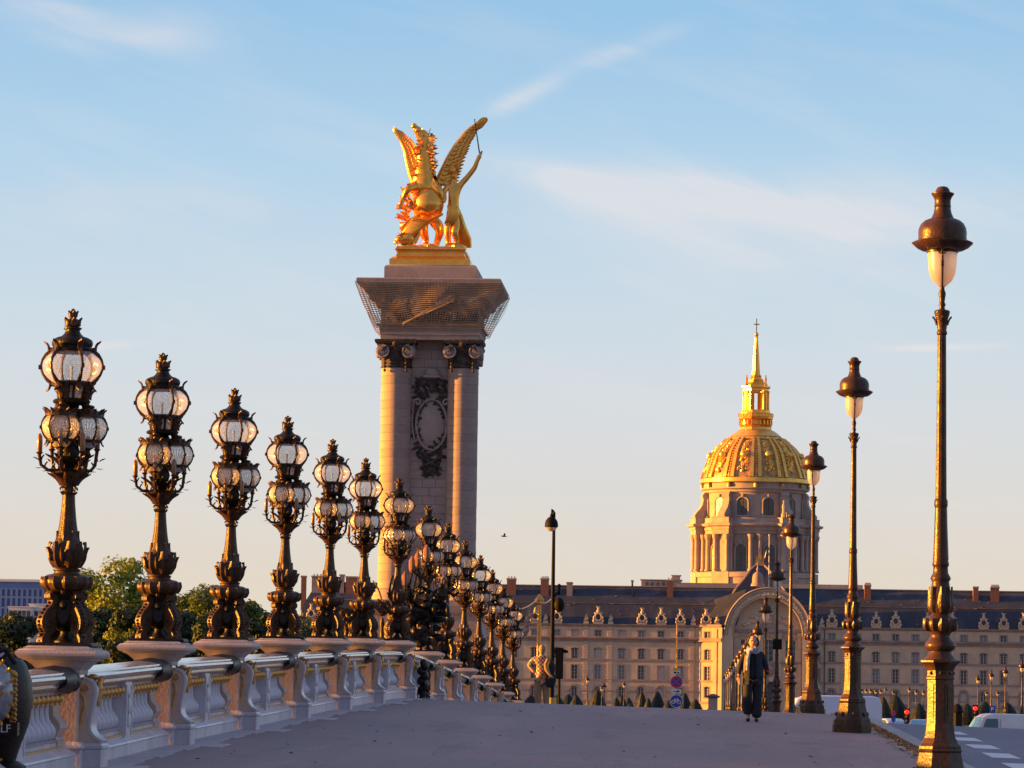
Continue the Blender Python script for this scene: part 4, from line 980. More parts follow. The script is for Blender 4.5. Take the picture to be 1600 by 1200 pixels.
# carved cartouche on the front wall
cz = zp(662); cxr = .10
b = MB(); b.tube([(cxr + .60 * cos(a), -1.40, cz + .98 * sin(a)) for a in [2 * pi * q / 36 for q in range(36)]], .055, 7, closed=True)
for s in (-1, 1):
    b.tube([(cxr + s * (.66 + .10 * sin(q * .35)), -1.42, cz + .95 - .17 * q) for q in range(10)], .035, 6)
    b.tube([(cxr + s * .55 + s * .17 * (1 - q / 12) * cos(q * .7), -1.45, cz + .85 + .17 * (1 - q / 12) * sin(q * .7)) for q in range(11)], .045, 6)
bld(b, 'cartouche_frame', 'stone_b', True)
b = MB(); b.ball((cxr, -1.30, cz), (.56, .14, .93), 20, 12); bld(b, 'cartouche_shield', 'stone', True)
b = MB(); rn = random.Random(8)
for q in range(230):
    t = rn.random(); s = rn.choice((-1, 1))
    if t < .25: x, z = s * rn.uniform(.22, .66), rn.uniform(.95, 1.85)
    elif t < .80: a = rn.uniform(-1.5, 1.4); x, z = s * .60 * cos(a) + s * rn.uniform(-.02, .14), 1.0 * sin(a) + rn.uniform(-.12, .12)
    else: z = -rn.uniform(1.05, 2.0); x = s * rn.uniform(0, .55 * (1 - (abs(z) - 1.05) * .75))
    b.leaf((cxr + x, -1.36, cz + z), (0, -1, 0), (rn.uniform(-1, 1), 0, rn.uniform(-1, .6)), rn.uniform(.18, .34), .12, .35, 3)
for q in range(26):
    x = rn.uniform(-.45, .45); z = -rn.uniform(1.0, 1.9); b.ball((cxr + x * (1 - (abs(z) - 1) * .6), -1.38, cz + z), rn.uniform(.05, .1), 6, 4)
b.tube([(cxr - .5, -1.46, cz - 1.2), (cxr + .45, -1.46, cz - 1.75)], .05, 6); b.tube([(cxr + .5, -1.46, cz - 1.2), (cxr - .4, -1.46, cz - 1.7)], .05, 6)
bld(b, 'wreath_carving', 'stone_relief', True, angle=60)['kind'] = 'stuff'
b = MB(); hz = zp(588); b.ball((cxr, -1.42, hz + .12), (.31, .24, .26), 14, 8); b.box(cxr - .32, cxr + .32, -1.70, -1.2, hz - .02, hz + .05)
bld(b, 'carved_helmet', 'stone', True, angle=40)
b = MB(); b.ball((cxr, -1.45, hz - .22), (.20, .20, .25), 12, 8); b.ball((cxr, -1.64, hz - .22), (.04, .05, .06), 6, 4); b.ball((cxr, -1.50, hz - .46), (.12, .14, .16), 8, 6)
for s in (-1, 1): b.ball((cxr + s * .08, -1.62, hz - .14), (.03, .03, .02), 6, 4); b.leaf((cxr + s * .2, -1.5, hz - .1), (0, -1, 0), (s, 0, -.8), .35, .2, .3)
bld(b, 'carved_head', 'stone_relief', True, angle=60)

# ------------------------------------------------------------------ gilded winged horse group
ZB = zp(413.2)
st = thing('gilded_statue', 'gilded winged horse reared beside a standing woman raising a rod, on top of the pylon', 'statue', (PX - .06, PY, ZB + .003)); st.scale = (1.0, 1.0, 1.05)
K = 40.6
def q3(px, py, y=0.): return ((px - 672.5) / K, y, (413.2 - py) / K)
b = MB(); b.sqlathe([(.0, 0), (0, .22), (-.05, .25), (-.12, .30), (-.22, .36), (-.27, .44), (-.27, .50), (-.22, .55), (-.20, .62), (-.24, .66), (-.26, .73)], 1.58, 1.58); b.build('base', 'gold', st, smooth=False)
b = MB(); rn = random.Random(4)
for q in range(40): b.ball((rn.uniform(-1.1, 1.1), rn.uniform(-.9, .9), .74), (rn.uniform(.15, .4), rn.uniform(.15, .4), rn.uniform(.08, .22)), 7, 5)
b.build('rock', 'gold', st, angle=20)
def P_(px, py, y, r): return (q3(px, py, y), r / K)
hp = [P_(663, 322, .15, 27), P_(660, 296, .0, 23), P_(657, 276, -.25, 21), P_(657, 256, -.35, 17.5), P_(658, 238, -.38, 14.5), P_(659, 222, -.40, 12.5), P_(653, 211, -.5, 10), P_(646, 202, -.6, 6.5), P_(640, 197, -.68, 5),   # 0-8 body, neck, head
      P_(674, 336, .3, 15), P_(684, 352, .2, 8), P_(678, 366, .5, 5.5), P_(676, 380, .3, 5),      # 9-12 hind leg
      P_(652, 338, .35, 15), P_(656, 354, .2, 8), P_(660, 367, .5, 5.5), P_(658, 380, .3, 5),     # 13-16
      P_(646, 286, -.4, 9), P_(633, 294, -.8, 6.5), P_(626, 308, -.7, 4.5), P_(621, 320, -.8, 4),  # 17-20 foreleg
      P_(672, 286, -.4, 9), P_(684, 296, -.7, 6.5), P_(686, 310, -.6, 4.5), P_(681, 320, -.7, 4)]   # 21-24
he = [(i, i + 1) for i in range(8)] + [(0, 9), (9, 10), (10, 11), (11, 12), (0, 13), (13, 14), (14, 15), (15, 16), (2, 17), (17, 18), (18, 19), (19, 20), (2, 21), (21, 22), (22, 23), (23, 24)]
skinned('horse_body', hp, he, 'gold', st)
b = MB(); b.ball(q3(665, 314, -.38), (.62, .60, .64), 28, 18); b.ball(q3(659, 288, -.22), (.52, .5, .55), 20, 12); b.build('chest', 'gold', st); b = MB(); b.ball(q3(655, 210, -.48), (.22, .25, .21), 14, 10); b.ball(q3(647, 203, -.6), (.16, .18, .15), 12, 8); b.ball(q3(641, 197, -.68), (.12, .12, .11), 12, 8); b.build('horse_head', 'gold', st)
b = MB()
for (px, py, y) in ((676, 383, .25), (658, 383, .25), (620, 324, -.82), (680, 324, -.72)):
    b = MB(); b.lathe([(.15, -.02), (.13, .1), (.1, .16)], 8, q3(px, py, y)); b.build('hoof', 'gold', st)
b = MB()
for s in (-1, 1): b.leaf(q3(660 + 3 * s, 209, -.42), (s * .3, 0, 0), (s * .2, 0, 1), .26, .12, .1)
b.ball(q3(640, 194, -.72), (.05, .06, .04), 6, 4); b.ball(q3(646, 207, -.62), (.08, .1, .06), 6, 4)
for s in (-1, 1): b.ball(q3(652 + 5 * s, 204, -.62), .04, 6, 4)
b.build('ear', 'gold', st, angle=60)
b = MB(); rn = random.Random(6)
for q in range(46):
    t = q / 45; px = 664 + 3 * sin(t * 3) ; py = 207 + 58 * t
    b.leaf(q3(px + rn.uniform(-2, 3), py, -.32 + rn.uniform(-.1, .15)), (rn.uniform(-.3, 1), -.4, .2), (rn.uniform(-.2, .9), rn.uniform(-.5, .3), rn.uniform(-.8, .2)), rn.uniform(.16, .24), .17, .7, 4)
for q in range(44):
    t = q / 43; side = (-1 if q % 2 else 1); px = 659 + side * rn.uniform(3, 13) * (.6 + .5 * t); py = 214 + 56 * t
    b.leaf(q3(px, py, -.72 + .25 * t), (side * .5, -1, .2), (side * rn.uniform(.2, .9), -.1, rn.uniform(-1, -.2)), rn.uniform(.18, .30), .16, .45, 4)
b.build('mane', 'gold', st, angle=60)
b = MB()   # tail, swept to the left and down
for q in range(22):
    t = q / 21
    b.tube([q3(655, 330, -.3), q3(645 - 6 * t, 338 + 3 * t, -.6 - .2 * t), q3(632 - 10 * t, 346 + 8 * t, -.7), q3(620 + 12 * t, 344 + 22 * t, -.6 + .2 * t)], [.07, .08, .06, .02], 5)
b.build('tail', 'gold', st)
def wing(name, curve, y, w0, flip):
    """layered feathers fanned along a leading edge; curve: list of pixels from root to tip"""
    b = MB(); pts = [Vector(q3(px, py, y + .25 * i / len(curve))) for i, (px, py) in enumerate(curve)]
    def C(t):
        f = t * (len(pts) - 1); i = min(int(f), len(pts) - 2); return pts[i].lerp(pts[i + 1], f - i)
    b.tube([C(i / 14) for i in range(15)], [.17 * (1 - .75 * i / 14) for i in range(15)], 8)
    for row, (n, ln, dy) in enumerate(((30, 1.0, 0), (24, .62, -.06), (18, .34, -.11))):
        for i in range(n):
            t = .02 + .96 * i / (n - 1); p = C(t); tg = (C(min(1, t + .03)) - C(max(0, t - .03))).normalized()
            down = Vector((tg.z, 0, -tg.x)) * flip
            d = (down * (1 - .72 * t) + tg * (.35 + .9 * t)).normalized()
            L = w0 * ln * (1.0 - .62 * t * t) * (1.05 if row else 1)
            b.leaf(p + Vector((0, dy - .02, 0)), (0, -1, 0), d, L, .20 - .05 * row * .5, .06, 4, .012)
    return b.build(name, 'gold', st, angle=50)
wing('wing', [(645, 288), (636, 268), (630, 248), (626, 232), (619, 217), (610, 204)], -.15, .74, -1 * -1)
wing('wing', [(678, 284), (686, 264), (697, 240), (708, 221), (724, 200), (740, 188), (745, 184)], -.1, .80, 1)
# woman beside the horse
wp = [P_(705, 326, -.2, 11), P_(704, 308, -.2, 8.5), P_(705, 291, -.2, 11), P_(705, 281, -.2, 6), P_(706, 275, -.2, 4.5), P_(704, 266, -.25, 7.5),
      P_(715, 284, -.2, 5.5), P_(726, 273, -.22, 4.5), P_(738, 258, -.25, 4.2), P_(743, 245, -.3, 3.4), P_(747, 238, -.3, 4.0),
      P_(695, 285, -.2, 5.5), P_(689, 297, -.35, 4.5), P_(692, 308, -.6, 3.8), P_(690, 314, -.7, 3),
      P_(699, 342, -.15, 9), P_(696, 358, -.2, 6.5), P_(698, 374, -.1, 4.5), P_(695, 381, -.4, 4),
      P_(711, 342, -.2, 9), P_(708, 358, -.4, 6.5), P_(712, 374, -.25, 4.5), P_(710, 381, -.6, 4)]
we = [(0, 1), (1, 2), (2, 3), (3, 4), (4, 5), (2, 6), (6, 7), (7, 8), (8, 9), (9, 10), (2, 11), (11, 12), (12, 13), (13, 14), (0, 15), (15, 16), (16, 17), (17, 18), (0, 19), (19, 20), (20, 21), (21, 22)]
skinned('woman_figure', wp, we, 'gold', st)
b = MB(); b.ball(q3(702, 262, -.18), (.17, .2, .2), 8, 6); b.ball(q3(707, 265, 0), (.14, .14, .13), 8, 6)
for q in range(14): b.leaf(q3(704 + rn.uniform(-6, 6), 262 + rn.uniform(-3, 6), -.2), (rn.uniform(-1, 1), -.2, 0), (rn.uniform(-1, 1), 0, rn.uniform(-.6, 1)), .2, .09, .4, 3)
b.build('hair', 'gold', st, angle=60)
b = MB()
for q in range(9):     # cloth falling from the hips and flying to the right
    t = q / 8
    b.tube([q3(707 + 3 * t, 318, -.32), q3(711 + 5 * t, 332, -.25), q3(712 + 10 * t, 350, -.1), q3(713 + 17 * t, 366, .05), q3(711 + 21 * t, 379, .1)], [.08, .10, .11, .10, .06], 6)
for q in range(6): b.tube([q3(697 + 3 * q, 317 + q, -.5), q3(700 + 2.5 * q, 330, -.5), q3(692 + 3 * q, 345, -.42)], [.06, .08, .03], 5)
b.build('drapery', 'gold', st)
b = MB(); b.tube([q3(745.5, 236, -.3), q3(736.5, 183, -.3)], [.028, .018], 6); b.build('rod', 'bronze_dark', st)
b = MB()
for q in range(4): b.tube([q3(745 + q * 1.3, 237 - q, -.38), q3(749 + q * .3, 235 - q * .6, -.42), q3(748, 239 - q, -.36)], .035, 5)
b.build('fist', 'gold', st)
# cloud of cloth and a lion's head at lower left
b = MB(); rn = random.Random(12)
for q in range(11):
    t = q / 10; b.tube([q3(690 - 2 * q, 332 + 1.2 * q, -.9), q3(668 - 2 * q, 344 + 1.5 * q, -1.0), q3(645 - 1.5 * q, 340 + 3 * q, -.95), q3(630 - q * .7, 352 + 2 * q, -.8)], [.05, .09, .09, .03], 6)
for q in range(28): b.leaf(q3(rn.uniform(630, 645), rn.uniform(285, 345), -.4 + rn.uniform(-.2, .2)), (-.5, -1, 0), (rn.uniform(-1.2, .1), -.2, rn.uniform(-.5, .8)), rn.uniform(.25, .45), .15, .4, 3)
b.build('swirling_cloth', 'gold', st, angle=60)
b = MB(); b.ball(q3(634, 370, -.8), (.34, .32, .28), 10, 7); b.ball(q3(622, 372, -.95), (.2, .2, .17), 9, 6); b.ball(q3(617, 377, -1.0), (.11, .12, .1), 8, 5); b.leaf(q3(628, 376, -1.0), (-.6, 0, 0), (-.3, -.3, -1), .32, .14, .2)
for q in range(14): a = 2 * pi * q / 14; b.leaf(q3(628, 370, -.95), (-.3, -1, 0), (cos(a), -.2, sin(a)), .28, .12, .4, 3)
b.tube([q3(640, 375, -.8), q3(650, 360, -.8), q3(640, 350, -.8), q3(648, 338, -.7)], [.12, .10, .07, .06], 6); b.tube([q3(645, 377, -.9), q3(652, 365, -.9), q3(655, 352, -.8)], [.10, .08, .05], 6)
b.build('lion_head', 'gold', st, angle=60)

# ------------------------------------------------------------------ bronze group at mid span
bz = deck(XB, 93) + 1.15
bg_ = thing('bronze_sculpture', 'dark bronze group of seated figures and reeds between the seventh and eighth lamp', 'sculpture', (XB, 93.0, bz))
K2 = 5800 / 93.0
def q4(px, py, y=0.): p = at(px, py, 93.0); return (p.x - XB, y, p.z - bz)
b = MB(); rn = random.Random(9)
for q in range(60): b.ball(q4(rn.gauss(655, 14), rn.uniform(945, 1003), rn.uniform(-.5, .5)), (rn.uniform(.08, .22), rn.uniform(.1, .25), rn.uniform(.08, .2)), 7, 5)
for q in range(70): b.leaf(q4(rn.gauss(655, 16), rn.uniform(925, 995), rn.uniform(-.5, .3)), (rn.uniform(-1, 1), -1, 0), (rn.uniform(-1, 1), rn.uniform(-.4, .4), rn.uniform(-.3, 1)), rn.uniform(.15, .35), .12, .3, 3)
b.build('seaweed_mound', 'bronze_dark', bg_, angle=60)
def putto(name, cx, cz, s, m, f=1):
    g = lambda x, y, z, r: ((cx + x * f * s, y * s, cz + z * s), r * s)
    pts = [g(0, 0, .25, .13), g(0, -.02, .48, .13), g(.0, -.03, .60, .06), g(.0, -.06, .72, .11), g(.14, 0, .55, .05), g(.28, -.05, .42, .04), g(.40, -.1, .52, .03), g(-.14, 0, .55, .05), g(-.24, -.12, .38, .04), g(-.20, -.25, .30, .03),
           g(.12, -.18, .18, .08), g(.16, -.42, .14, .055), g(.18, -.44, -.08, .04), g(-.10, -.18, .18, .08), g(-.16, -.40, .20, .055), g(-.14, -.40, -.04, .04)]
    return skinned(name, pts, [(0, 1), (1, 2), (2, 3), (1, 4), (4, 5), (5, 6), (1, 7), (7, 8), (8, 9), (0, 10), (10, 11), (11, 12), (0, 13), (13, 14), (14, 15)], m, bg_, 1)
p0 = q4(665, 985); putto('seated_figure', p0[0], p0[2], 1.0, 'bronze'); p1 = q4(636, 960); putto('seated_figure', p1[0], p1[2], 1.1, 'bronze_dark', -1); p2 = q4(690, 960); putto('seated_figure', p2[0], p2[2], 1.1, 'bronze_dark')
for (x0, y0, x1, y1, x2, y2, gl) in ((650, 955, 648, 915, 653, 888, 1), (655, 950, 660, 905, 668, 878, 1), (648, 955, 640, 915, 644, 895, 1), (660, 955, 672, 915, 678, 900, 0), (645, 960, 632, 930, 634, 920, 1), (664, 955, 682, 935, 693, 925, 1), (652, 950, 656, 900, 650, 870, 0), (668, 955, 690, 920, 700, 905, 0)):
    b = MB(); e = rn.uniform(-.35, .25); b.tube([q4(x0, y0, e), q4((x0 + x1) / 2, (y0 + y1) / 2, e), q4(x1, y1, e), q4(x2, y2, e)], [.035, .03, .025, .03], 6)
    b.leaf(q4(x1, y1, e), (-1, -1, 0), (rn.uniform(-1, 1), 0, .6), .3, .07, .3); s_ = b.build('reed_stem', 'bronze_dark', bg_)
    if gl:
        b = MB(); o_ = q4(x2, y2, e); b.lathe([(.03, 0), (.07, .05), (.085, .12), (.085, .30), (.03, .40), (.01, .43)], 8, o_); b.build('glass_tulip', 'candle', s_)
# bronze apron that hangs down on the balustrade below the group
b = MB()
for q in range(26): t = q / 25; b.ball((.38 + .05 * sin(q), -1.1 + .25 * sin(q * 2.2), -.25 - 1.0 * t), (.10, .16, .11), 7, 5)
for q in range(26): b.leaf((.42, -1.1 + rn.uniform(-.3, .3), -.2 - rn.random() * .8), (1, 0, 0), (.1, rn.uniform(-.5, .5), -1), .3, .12, .3, 3)
b.build('hanging_garland', 'bronze_dark', bg_, angle=60)
# small bronze ornaments on the river side of two pedestals
for (px, py, Y, lab) in ((541, 965, 79.3, 'small sunlit bronze heart-shaped ornament left of the sixth globe lamp'), (597, 950, 88.0, 'sunlit bronze rose and wing ornament left of the seventh globe lamp')):
    p = at(px, py, Y); t = thing('bronze_ornament', lab, 'ornament', (p.x, Y + .1, deck(XB, Y) + 1.36), 0, 'bronze ornaments behind the lamps')
    h = p.z - (deck(XB, Y) + 1.36)
    b = MB(); b.lathe([(.12, 0), (.14, .03), (.05, .08), (.04, h * .4), (.06, h * .5), (.03, h * .7)], 10); b.build('foot', 'bronze', t)
    b = MB(); rn = random.Random(int(px))
    for s in (-1, 1): b.ball((s * .09, -.03, h + .08), (.11, .09, .11), 8, 6)
    b.ball((0, -.02, h - .04), (.13, .09, .16), 8, 6)
    for q in range(14): b.leaf((rn.uniform(-.12, .12), -.1, h + rn.uniform(-.1, .15)), (0, -1, 0), (rn.uniform(-1, 1), 0, rn.uniform(-1, 1)), .14, .08, .4, 3)
    if Y > 80: b.leaf((.0, 0, h + .2), (-1, 0, 0), (-.3, 0, 1), .5, .14, .2, 5); b.leaf((.12, 0, h + .25), (1, 0, 0), (.1, 0, 1), .55, .14, .1, 5)
    b.build('carved_head', 'bronze', t, angle=60)

# ------------------------------------------------------------------ city crest at the near end
def q5(px, py, y=0.): p = at(px, py, 38.2); return (p.x - XB, y, p.z - cz0)
cz0 = deck(XB, 38.4)
cr_ = thing('bronze_crest', 'dark bronze city crest with gilded ship shield, fixed on the balustrade at the left edge', 'crest', (XB - .06, 38.4, cz0))
b = MB(); pr = [(.10, 0), (.30, .02), (.36, .10), (.30, .16), (.22, .22), (.26, .35), (.36, .60), (.40, .85), (.38, 1.05), (.32, 1.20), (.26, 1.28)]
b.lathe(pr, 20, (0.12, -.35, .0), sx=.9, sy=1.2); b.ball((.30, -.6, .12), (.2, .25, .12), 10, 6); b.build('body', 'bronze_dark', cr_)
b = MB()
b.tube([(.08, -.75, 1.15), (.05, -.78, 1.45), (.02, -.78, 1.62), (-.05, -.75, 1.72)], [.13, .10, .09, .05], 10); b.ball((.0, -.80, 1.66), (.09, .08, .11), 10, 7); b.tube([(.10 + .20 * sin(q * .26), -.8, 1.20 + .16 * sin(q * .26 + .4)) for q in range(11)], .02, 6)
b.tube([(-.1, -.8, 1.2), (.10, -.8, 1.38), (.26, -.75, 1.36), (.36, -.7, 1.22)], [.05, .035, .03, .03], 7)
b.build('dolphin', 'bronze_dark', cr_)
b = MB(); b.ball((.14, -.72, .92), (.22, .16, .34), 16, 10); b.build('shield', 'rail', cr_)
b = MB(); rn = random.Random(2)
for q in range(18):
    a = 2 * pi * q / 18; b.leaf((.14 + .20 * cos(a), -.84, .92 + .32 * sin(a)), (0, -1, 0), (cos(a) * .7, 0, sin(a)), .07, .045, .35, 3)
o_ = b.build('gilt_leaves', 'gilt', cr_, angle=60); b = MB()
b.tube([(.02, -.87, .90), (.10, -.89, .84), (.20, -.89, .86), (.26, -.86, .93)], .022, 6); b.tube([(.14, -.89, .86), (.13, -.89, 1.08)], .012, 5)
b.leaf((.13, -.89, .92), (0, -1, 0), (.3, 0, 1), .16, .13, .2, 3); b.build('gilt_ship', 'gilt', cr_, angle=60); b = MB()
for q in range(12): b.leaf((.30, -.68, 1.15 - q * .05), (0, -1, 0), (.7, 0, -.5), .12, .06, .4, 3)
b.build('gilt_garland', 'gilt', cr_, angle=60)
b = MB(); b.box(-.05, .42, -.84, -.70, .49, .62); b.build('motto_band', 'bronze_dark', cr_, smooth=False)
def text(s, size, mat, parent, loc, rot, name='lettering', ext=.006):
    cu = bpy.data.curves.new(name, 'FONT'); cu.body = s; cu.size = size; cu.extrude = ext; cu.align_x = 'CENTER'; cu.align_y = 'CENTER'
    o = bpy.data.objects.new(name, cu); COL.objects.link(o); dg = bpy.context.evaluated_depsgraph_get(); me = bpy.data.meshes.new_from_object(o.evaluated_get(dg)); bpy.data.objects.remove(o)
    me.materials.clear(); me.materials.append(MT[mat]); o = link(name, me, parent, loc); o.rotation_euler = rot; return o
text('NALF', .115, 'whitep', cr_, (.22, -.848, .555), (pi / 2, 0, 0))
# carved sign strip on the plinth next to the crest
b = MB(); b.box(0, .012, 1.05, 1.75, .03, .13); 
fr = bpy.data.objects.get('balustrade_bay')
b = MB(); rn = random.Random(44)
for q in range(9): b.box(0, .006, .1 + q * .075, .1 + q * .075 + rn.uniform(.015, .05), .04, .04 + rn.uniform(.05, .11))
g = b.build('scratched_mark', 'slate_dark', None, smooth=False); g.parent = fr; g.location = (.262, 5.25, 0.0)
# ------------------------------------------------------------------ long limestone building behind
FY = 780.0
kx = FY / F
def X_(px, Y=FY): return at(px, 1000, Y).x
def Z_(py, px=971, Y=FY): return at(px, py, Y).z
fac = thing('long_building', 'long four-storey limestone building with blue slate roof and carved round dormers', 'building', (0, FY, 0))
GZ = -6.7
zE, zR = Z_(976), Z_(915.5)
ROWS = [('attic', Z_(998), Z_(985.6), 1.32, False), ('upper', Z_(1029), Z_(1013), 1.25, True), ('main', Z_(1061), Z_(1040), 1.28, False), ('ground', Z_(1088), Z_(1071), 1.15, True)]
WINX_L = [468, 499, 530, 561, 597, 634, 665, 696, 727, 765, 804, 835, 870, 898, 934.5, 971.8, 1002, 1032.7, 1063.4]
WINX_R = [1299.7, 1339.7, 1368.6, 1399.4, 1430.4, 1468, 1505.9, 1536.9, 1568, 1599.6, 1637, 1668, 1699]
def wall_grid(b, x0, x1, z0, z1, opens, depth, M=None):
    """wall face at local y=0 with real openings and reveals"""
    xs = sorted({x0, x1, *[o[0] for o in opens], *[o[1] for o in opens]}); zs = sorted({z0, z1, *[o[2] for o in opens], *[o[3] for o in opens]})
    for i in range(len(xs) - 1):
        run = None
        for j in range(len(zs) - 1):
            cx, cz = (xs[i] + xs[i + 1]) / 2, (zs[j] + zs[j + 1]) / 2
            if any(o[0] < cx < o[1] and o[2] < cz < o[3] for o in opens):
                continue
            b.add([(xs[i], 0, zs[j]), (xs[i + 1], 0, zs[j]), (xs[i + 1], 0, zs[j + 1]), (xs[i], 0, zs[j + 1])], [(0, 1, 2, 3)], M)
    for (a, c, e, f) in opens:
        b.add([(a, 0, e), (c, 0, e), (c, 0, f), (a, 0, f), (a, depth, e), (c, depth, e), (c, depth, f), (a, depth, f)], [(0, 4, 5, 1), (1, 5, 6, 2), (2, 6, 7, 3), (3, 7, 4, 0), ], M)
# window types, built once and shared: dark pane, frame bars as sub-part, stone surround
def win_type(w, h, arched, seed=0, shut=False):
    b = MB()
    if arched:
        n = 8; poly = [(-w / 2, 0), (w / 2, 0)] + [(w / 2 * cos(pi * k / n), h - w * .30 + w * .30 * sin(pi * k / n)) for k in range(n + 1)]
    else: poly = [(-w / 2, 0), (w / 2, 0), (w / 2, h), (-w / 2, h)]
    b.prism(poly, .0, .05)
    o = b.build('window', ('window', 'frame', 'window_pale')[int(shut)], smooth=False); A = o.data; bpy.data.objects.remove(o)
    b = MB(); t = .12
    b.box(-t / 2, t / 2, -.06, -.004, .05, h - .05)
    for q in range(1, 4 if h > 2 else 3): z = h * q / (4 if h > 2 else 3); b.box(-w / 2, -t / 2 - .002, -.05, -.004, z - .025, z + .025); b.box(t / 2 + .002, w / 2, -.05, -.004, z - .025, z + .025)
    b.box(-w / 2, -w / 2 + .09, -.07, -.003, 0, h - (w * .28 if arched else 0)); b.box(w / 2 - .09, w / 2, -.07, -.003, 0, h - (w * .28 if arched else 0))
    o = b.build('window_frame', 'frame', smooth=False); Bm = o.data; bpy.data.objects.remove(o)
    b = MB(); s = .20
    b.box(-w / 2 - s, -w / 2, -.36, -.30, -.02, h); b.box(w / 2, w / 2 + s, -.36, -.30, -.02, h); b.box(-w / 2 - s - .08, w / 2 + s + .08, -.42, -.30, -.22, -.022)
    if arched:
        n = 8; o1 = [(w / 2 * cos(pi * k / n), h - w * .3 + w * .3 * sin(pi * k / n)) for k in range(n + 1)]
        pts = [((w / 2 + s) * cos(pi * k / n), h - w * .3 + (w * .3 + s) * sin(pi * k / n)) for k in range(n + 1)]
        for k in range(n): b.add([(o1[k][0], -.36, o1[k][1]), (pts[k][0], -.36, pts[k][1]), (pts[k + 1][0], -.36, pts[k + 1][1]), (o1[k + 1][0], -.36, o1[k + 1][1]), (o1[k][0], -.3, o1[k][1]), (pts[k][0], -.3, pts[k][1]), (pts[k + 1][0], -.3, pts[k + 1][1]), (o1[k + 1][0], -.3, o1[k + 1][1])], [(0, 1, 2, 3), (1, 5, 6, 2), (4, 0, 3, 7)])
        # spandrels that close the square opening above the arch
        for sg in (-1, 1):
            for k in range(n // 2):
                kk = k if sg > 0 else n - k; k2 = kk + (1 if sg > 0 else -1)
                a_, c_ = o1[kk], o1[k2]; b.add([(a_[0], -.30, a_[1]), (c_[0], -.30, c_[1]), (c_[0], -.30, h + .001), (a_[0], -.30, h + .001)], [(0, 1, 2, 3)])
    else: b.box(-w / 2 - s, w / 2 + s, -.36, -.30, h, h + s)
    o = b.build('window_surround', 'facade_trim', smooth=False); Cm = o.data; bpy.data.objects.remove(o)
    return A, Bm, Cm
WT = {}
for nme, z0, z1, w, ar in ROWS: WT[nme] = (win_type(w, z1 - z0, ar), win_type(w, z1 - z0, ar, 1, 1), win_type(w, z1 - z0, ar, 2, 2))
def window(nme, x, y, z, parent, shut=False, rz=0):
    A, Bm, Cm = WT[nme][1 if shut else (2 if rnd.random() < .3 and len(WT[nme]) > 2 and nme != 'portal' else 0)]
    w = link('window', A, parent, (x, y + .32, z), rz)
    if not shut or True: link('window_frame', Bm, w, (0, 0, 0))
    link('window_surround', Cm, w, (0, 0, 0))
    return w
rnd = random.Random(31)
def wing_block(x0, x1, cols, tilt=0., ysh=0.):
    b = MB(); opens = []
    for nme, z0, z1, w, ar in ROWS:
        for x in cols: opens.append((x - w / 2, x + w / 2, z0, z1))
    wall_grid(b, x0, x1, GZ, zE, opens, .4, Matrix.Translation((0, ysh, 0)))
    b.build('wall', 'facade', fac, smooth=False)
    # floor mouldings
    for nm, y0_, y1_, d in (('string_course', 1029.4, 1032.6, .14), ('string_course', 1061.4, 1064.4, .12), ('base_ledge', 1078.5, 1081, .16), ('plinth_course', 1094, 1098, .2)):
        b = MB()
        segs = [(x0, x1)]
        if nm == 'base_ledge': # interrupted by the ground arches
            cs = sorted(cols); segs = []; p = x0
            for c in cs: segs.append((p, c - 1.15)); p = c + 1.15
            segs.append((p, x1))
        for a, c in segs:
            if c > a: b.box(a, c, ysh - d, ysh - .002, Z_(y1_), Z_(y0_))
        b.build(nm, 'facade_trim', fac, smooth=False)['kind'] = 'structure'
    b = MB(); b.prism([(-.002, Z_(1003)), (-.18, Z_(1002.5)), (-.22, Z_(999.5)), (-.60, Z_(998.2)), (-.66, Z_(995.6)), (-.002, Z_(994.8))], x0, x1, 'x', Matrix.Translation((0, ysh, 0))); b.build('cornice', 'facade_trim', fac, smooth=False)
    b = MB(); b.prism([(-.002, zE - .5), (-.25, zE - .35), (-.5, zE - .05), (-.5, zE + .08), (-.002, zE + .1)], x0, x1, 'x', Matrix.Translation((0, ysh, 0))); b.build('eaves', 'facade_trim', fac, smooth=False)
    for x in cols:
        for nme, z0, z1, w, ar in ROWS:
            window(nme, x, ysh, z0, fac, shut=(rnd.random() < .14))
        # round-headed relieving arch of the ground floor
        b = MB(); zc = Z_(1080); n = 12
        for k in range(n):
            a0, a1 = pi * k / n, pi * (k + 1) / n
            for r0, r1, yy in ((.82, 1.12, -.12),):
                b.add([(r0 * cos(a0), yy, zc + r0 * 1.15 * sin(a0)), (r1 * cos(a0), yy, zc + r1 * 1.15 * sin(a0)), (r1 * cos(a1), yy, zc + r1 * 1.15 * sin(a1)), (r0 * cos(a1), yy, zc + r0 * 1.15 * sin(a1)),
                       (r0 * cos(a0), 0, zc + r0 * 1.15 * sin(a0)), (r1 * cos(a0), 0, zc + r1 * 1.15 * sin(a0)), (r1 * cos(a1), 0, zc + r1 * 1.15 * sin(a1)), (r0 * cos(a1), 0, zc + r0 * 1.15 * sin(a1))], [(0, 1, 2, 3), (1, 5, 6, 2), (0, 3, 7, 4)])
        b.box(-1.12, -.82, -.12, -.001, GZ + 1.8, zc); b.box(.82, 1.12, -.12, -.001, GZ + 1.8, zc)
        b.build('arch_moulding', 'facade_trim', fac, smooth=False, loc=(x, ysh, 0))
def quoin(x, w=1.0):
    b = MB(); z = GZ; q = 0
    while z < zE - .7:
        h = .62; e = .0 if q % 2 else .07
        b.box(x - w / 2 + e, x + w / 2 - e, -.10 - .03 * (q % 2), -.001, z + .03, z + h - .03); z += h; q += 1
    b.build('quoin_strip', 'facade', fac, smooth=False)['kind'] = 'stuff'
xl, xa, xb_, xr = X_(463), X_(1092), X_(1276), X_(1720)
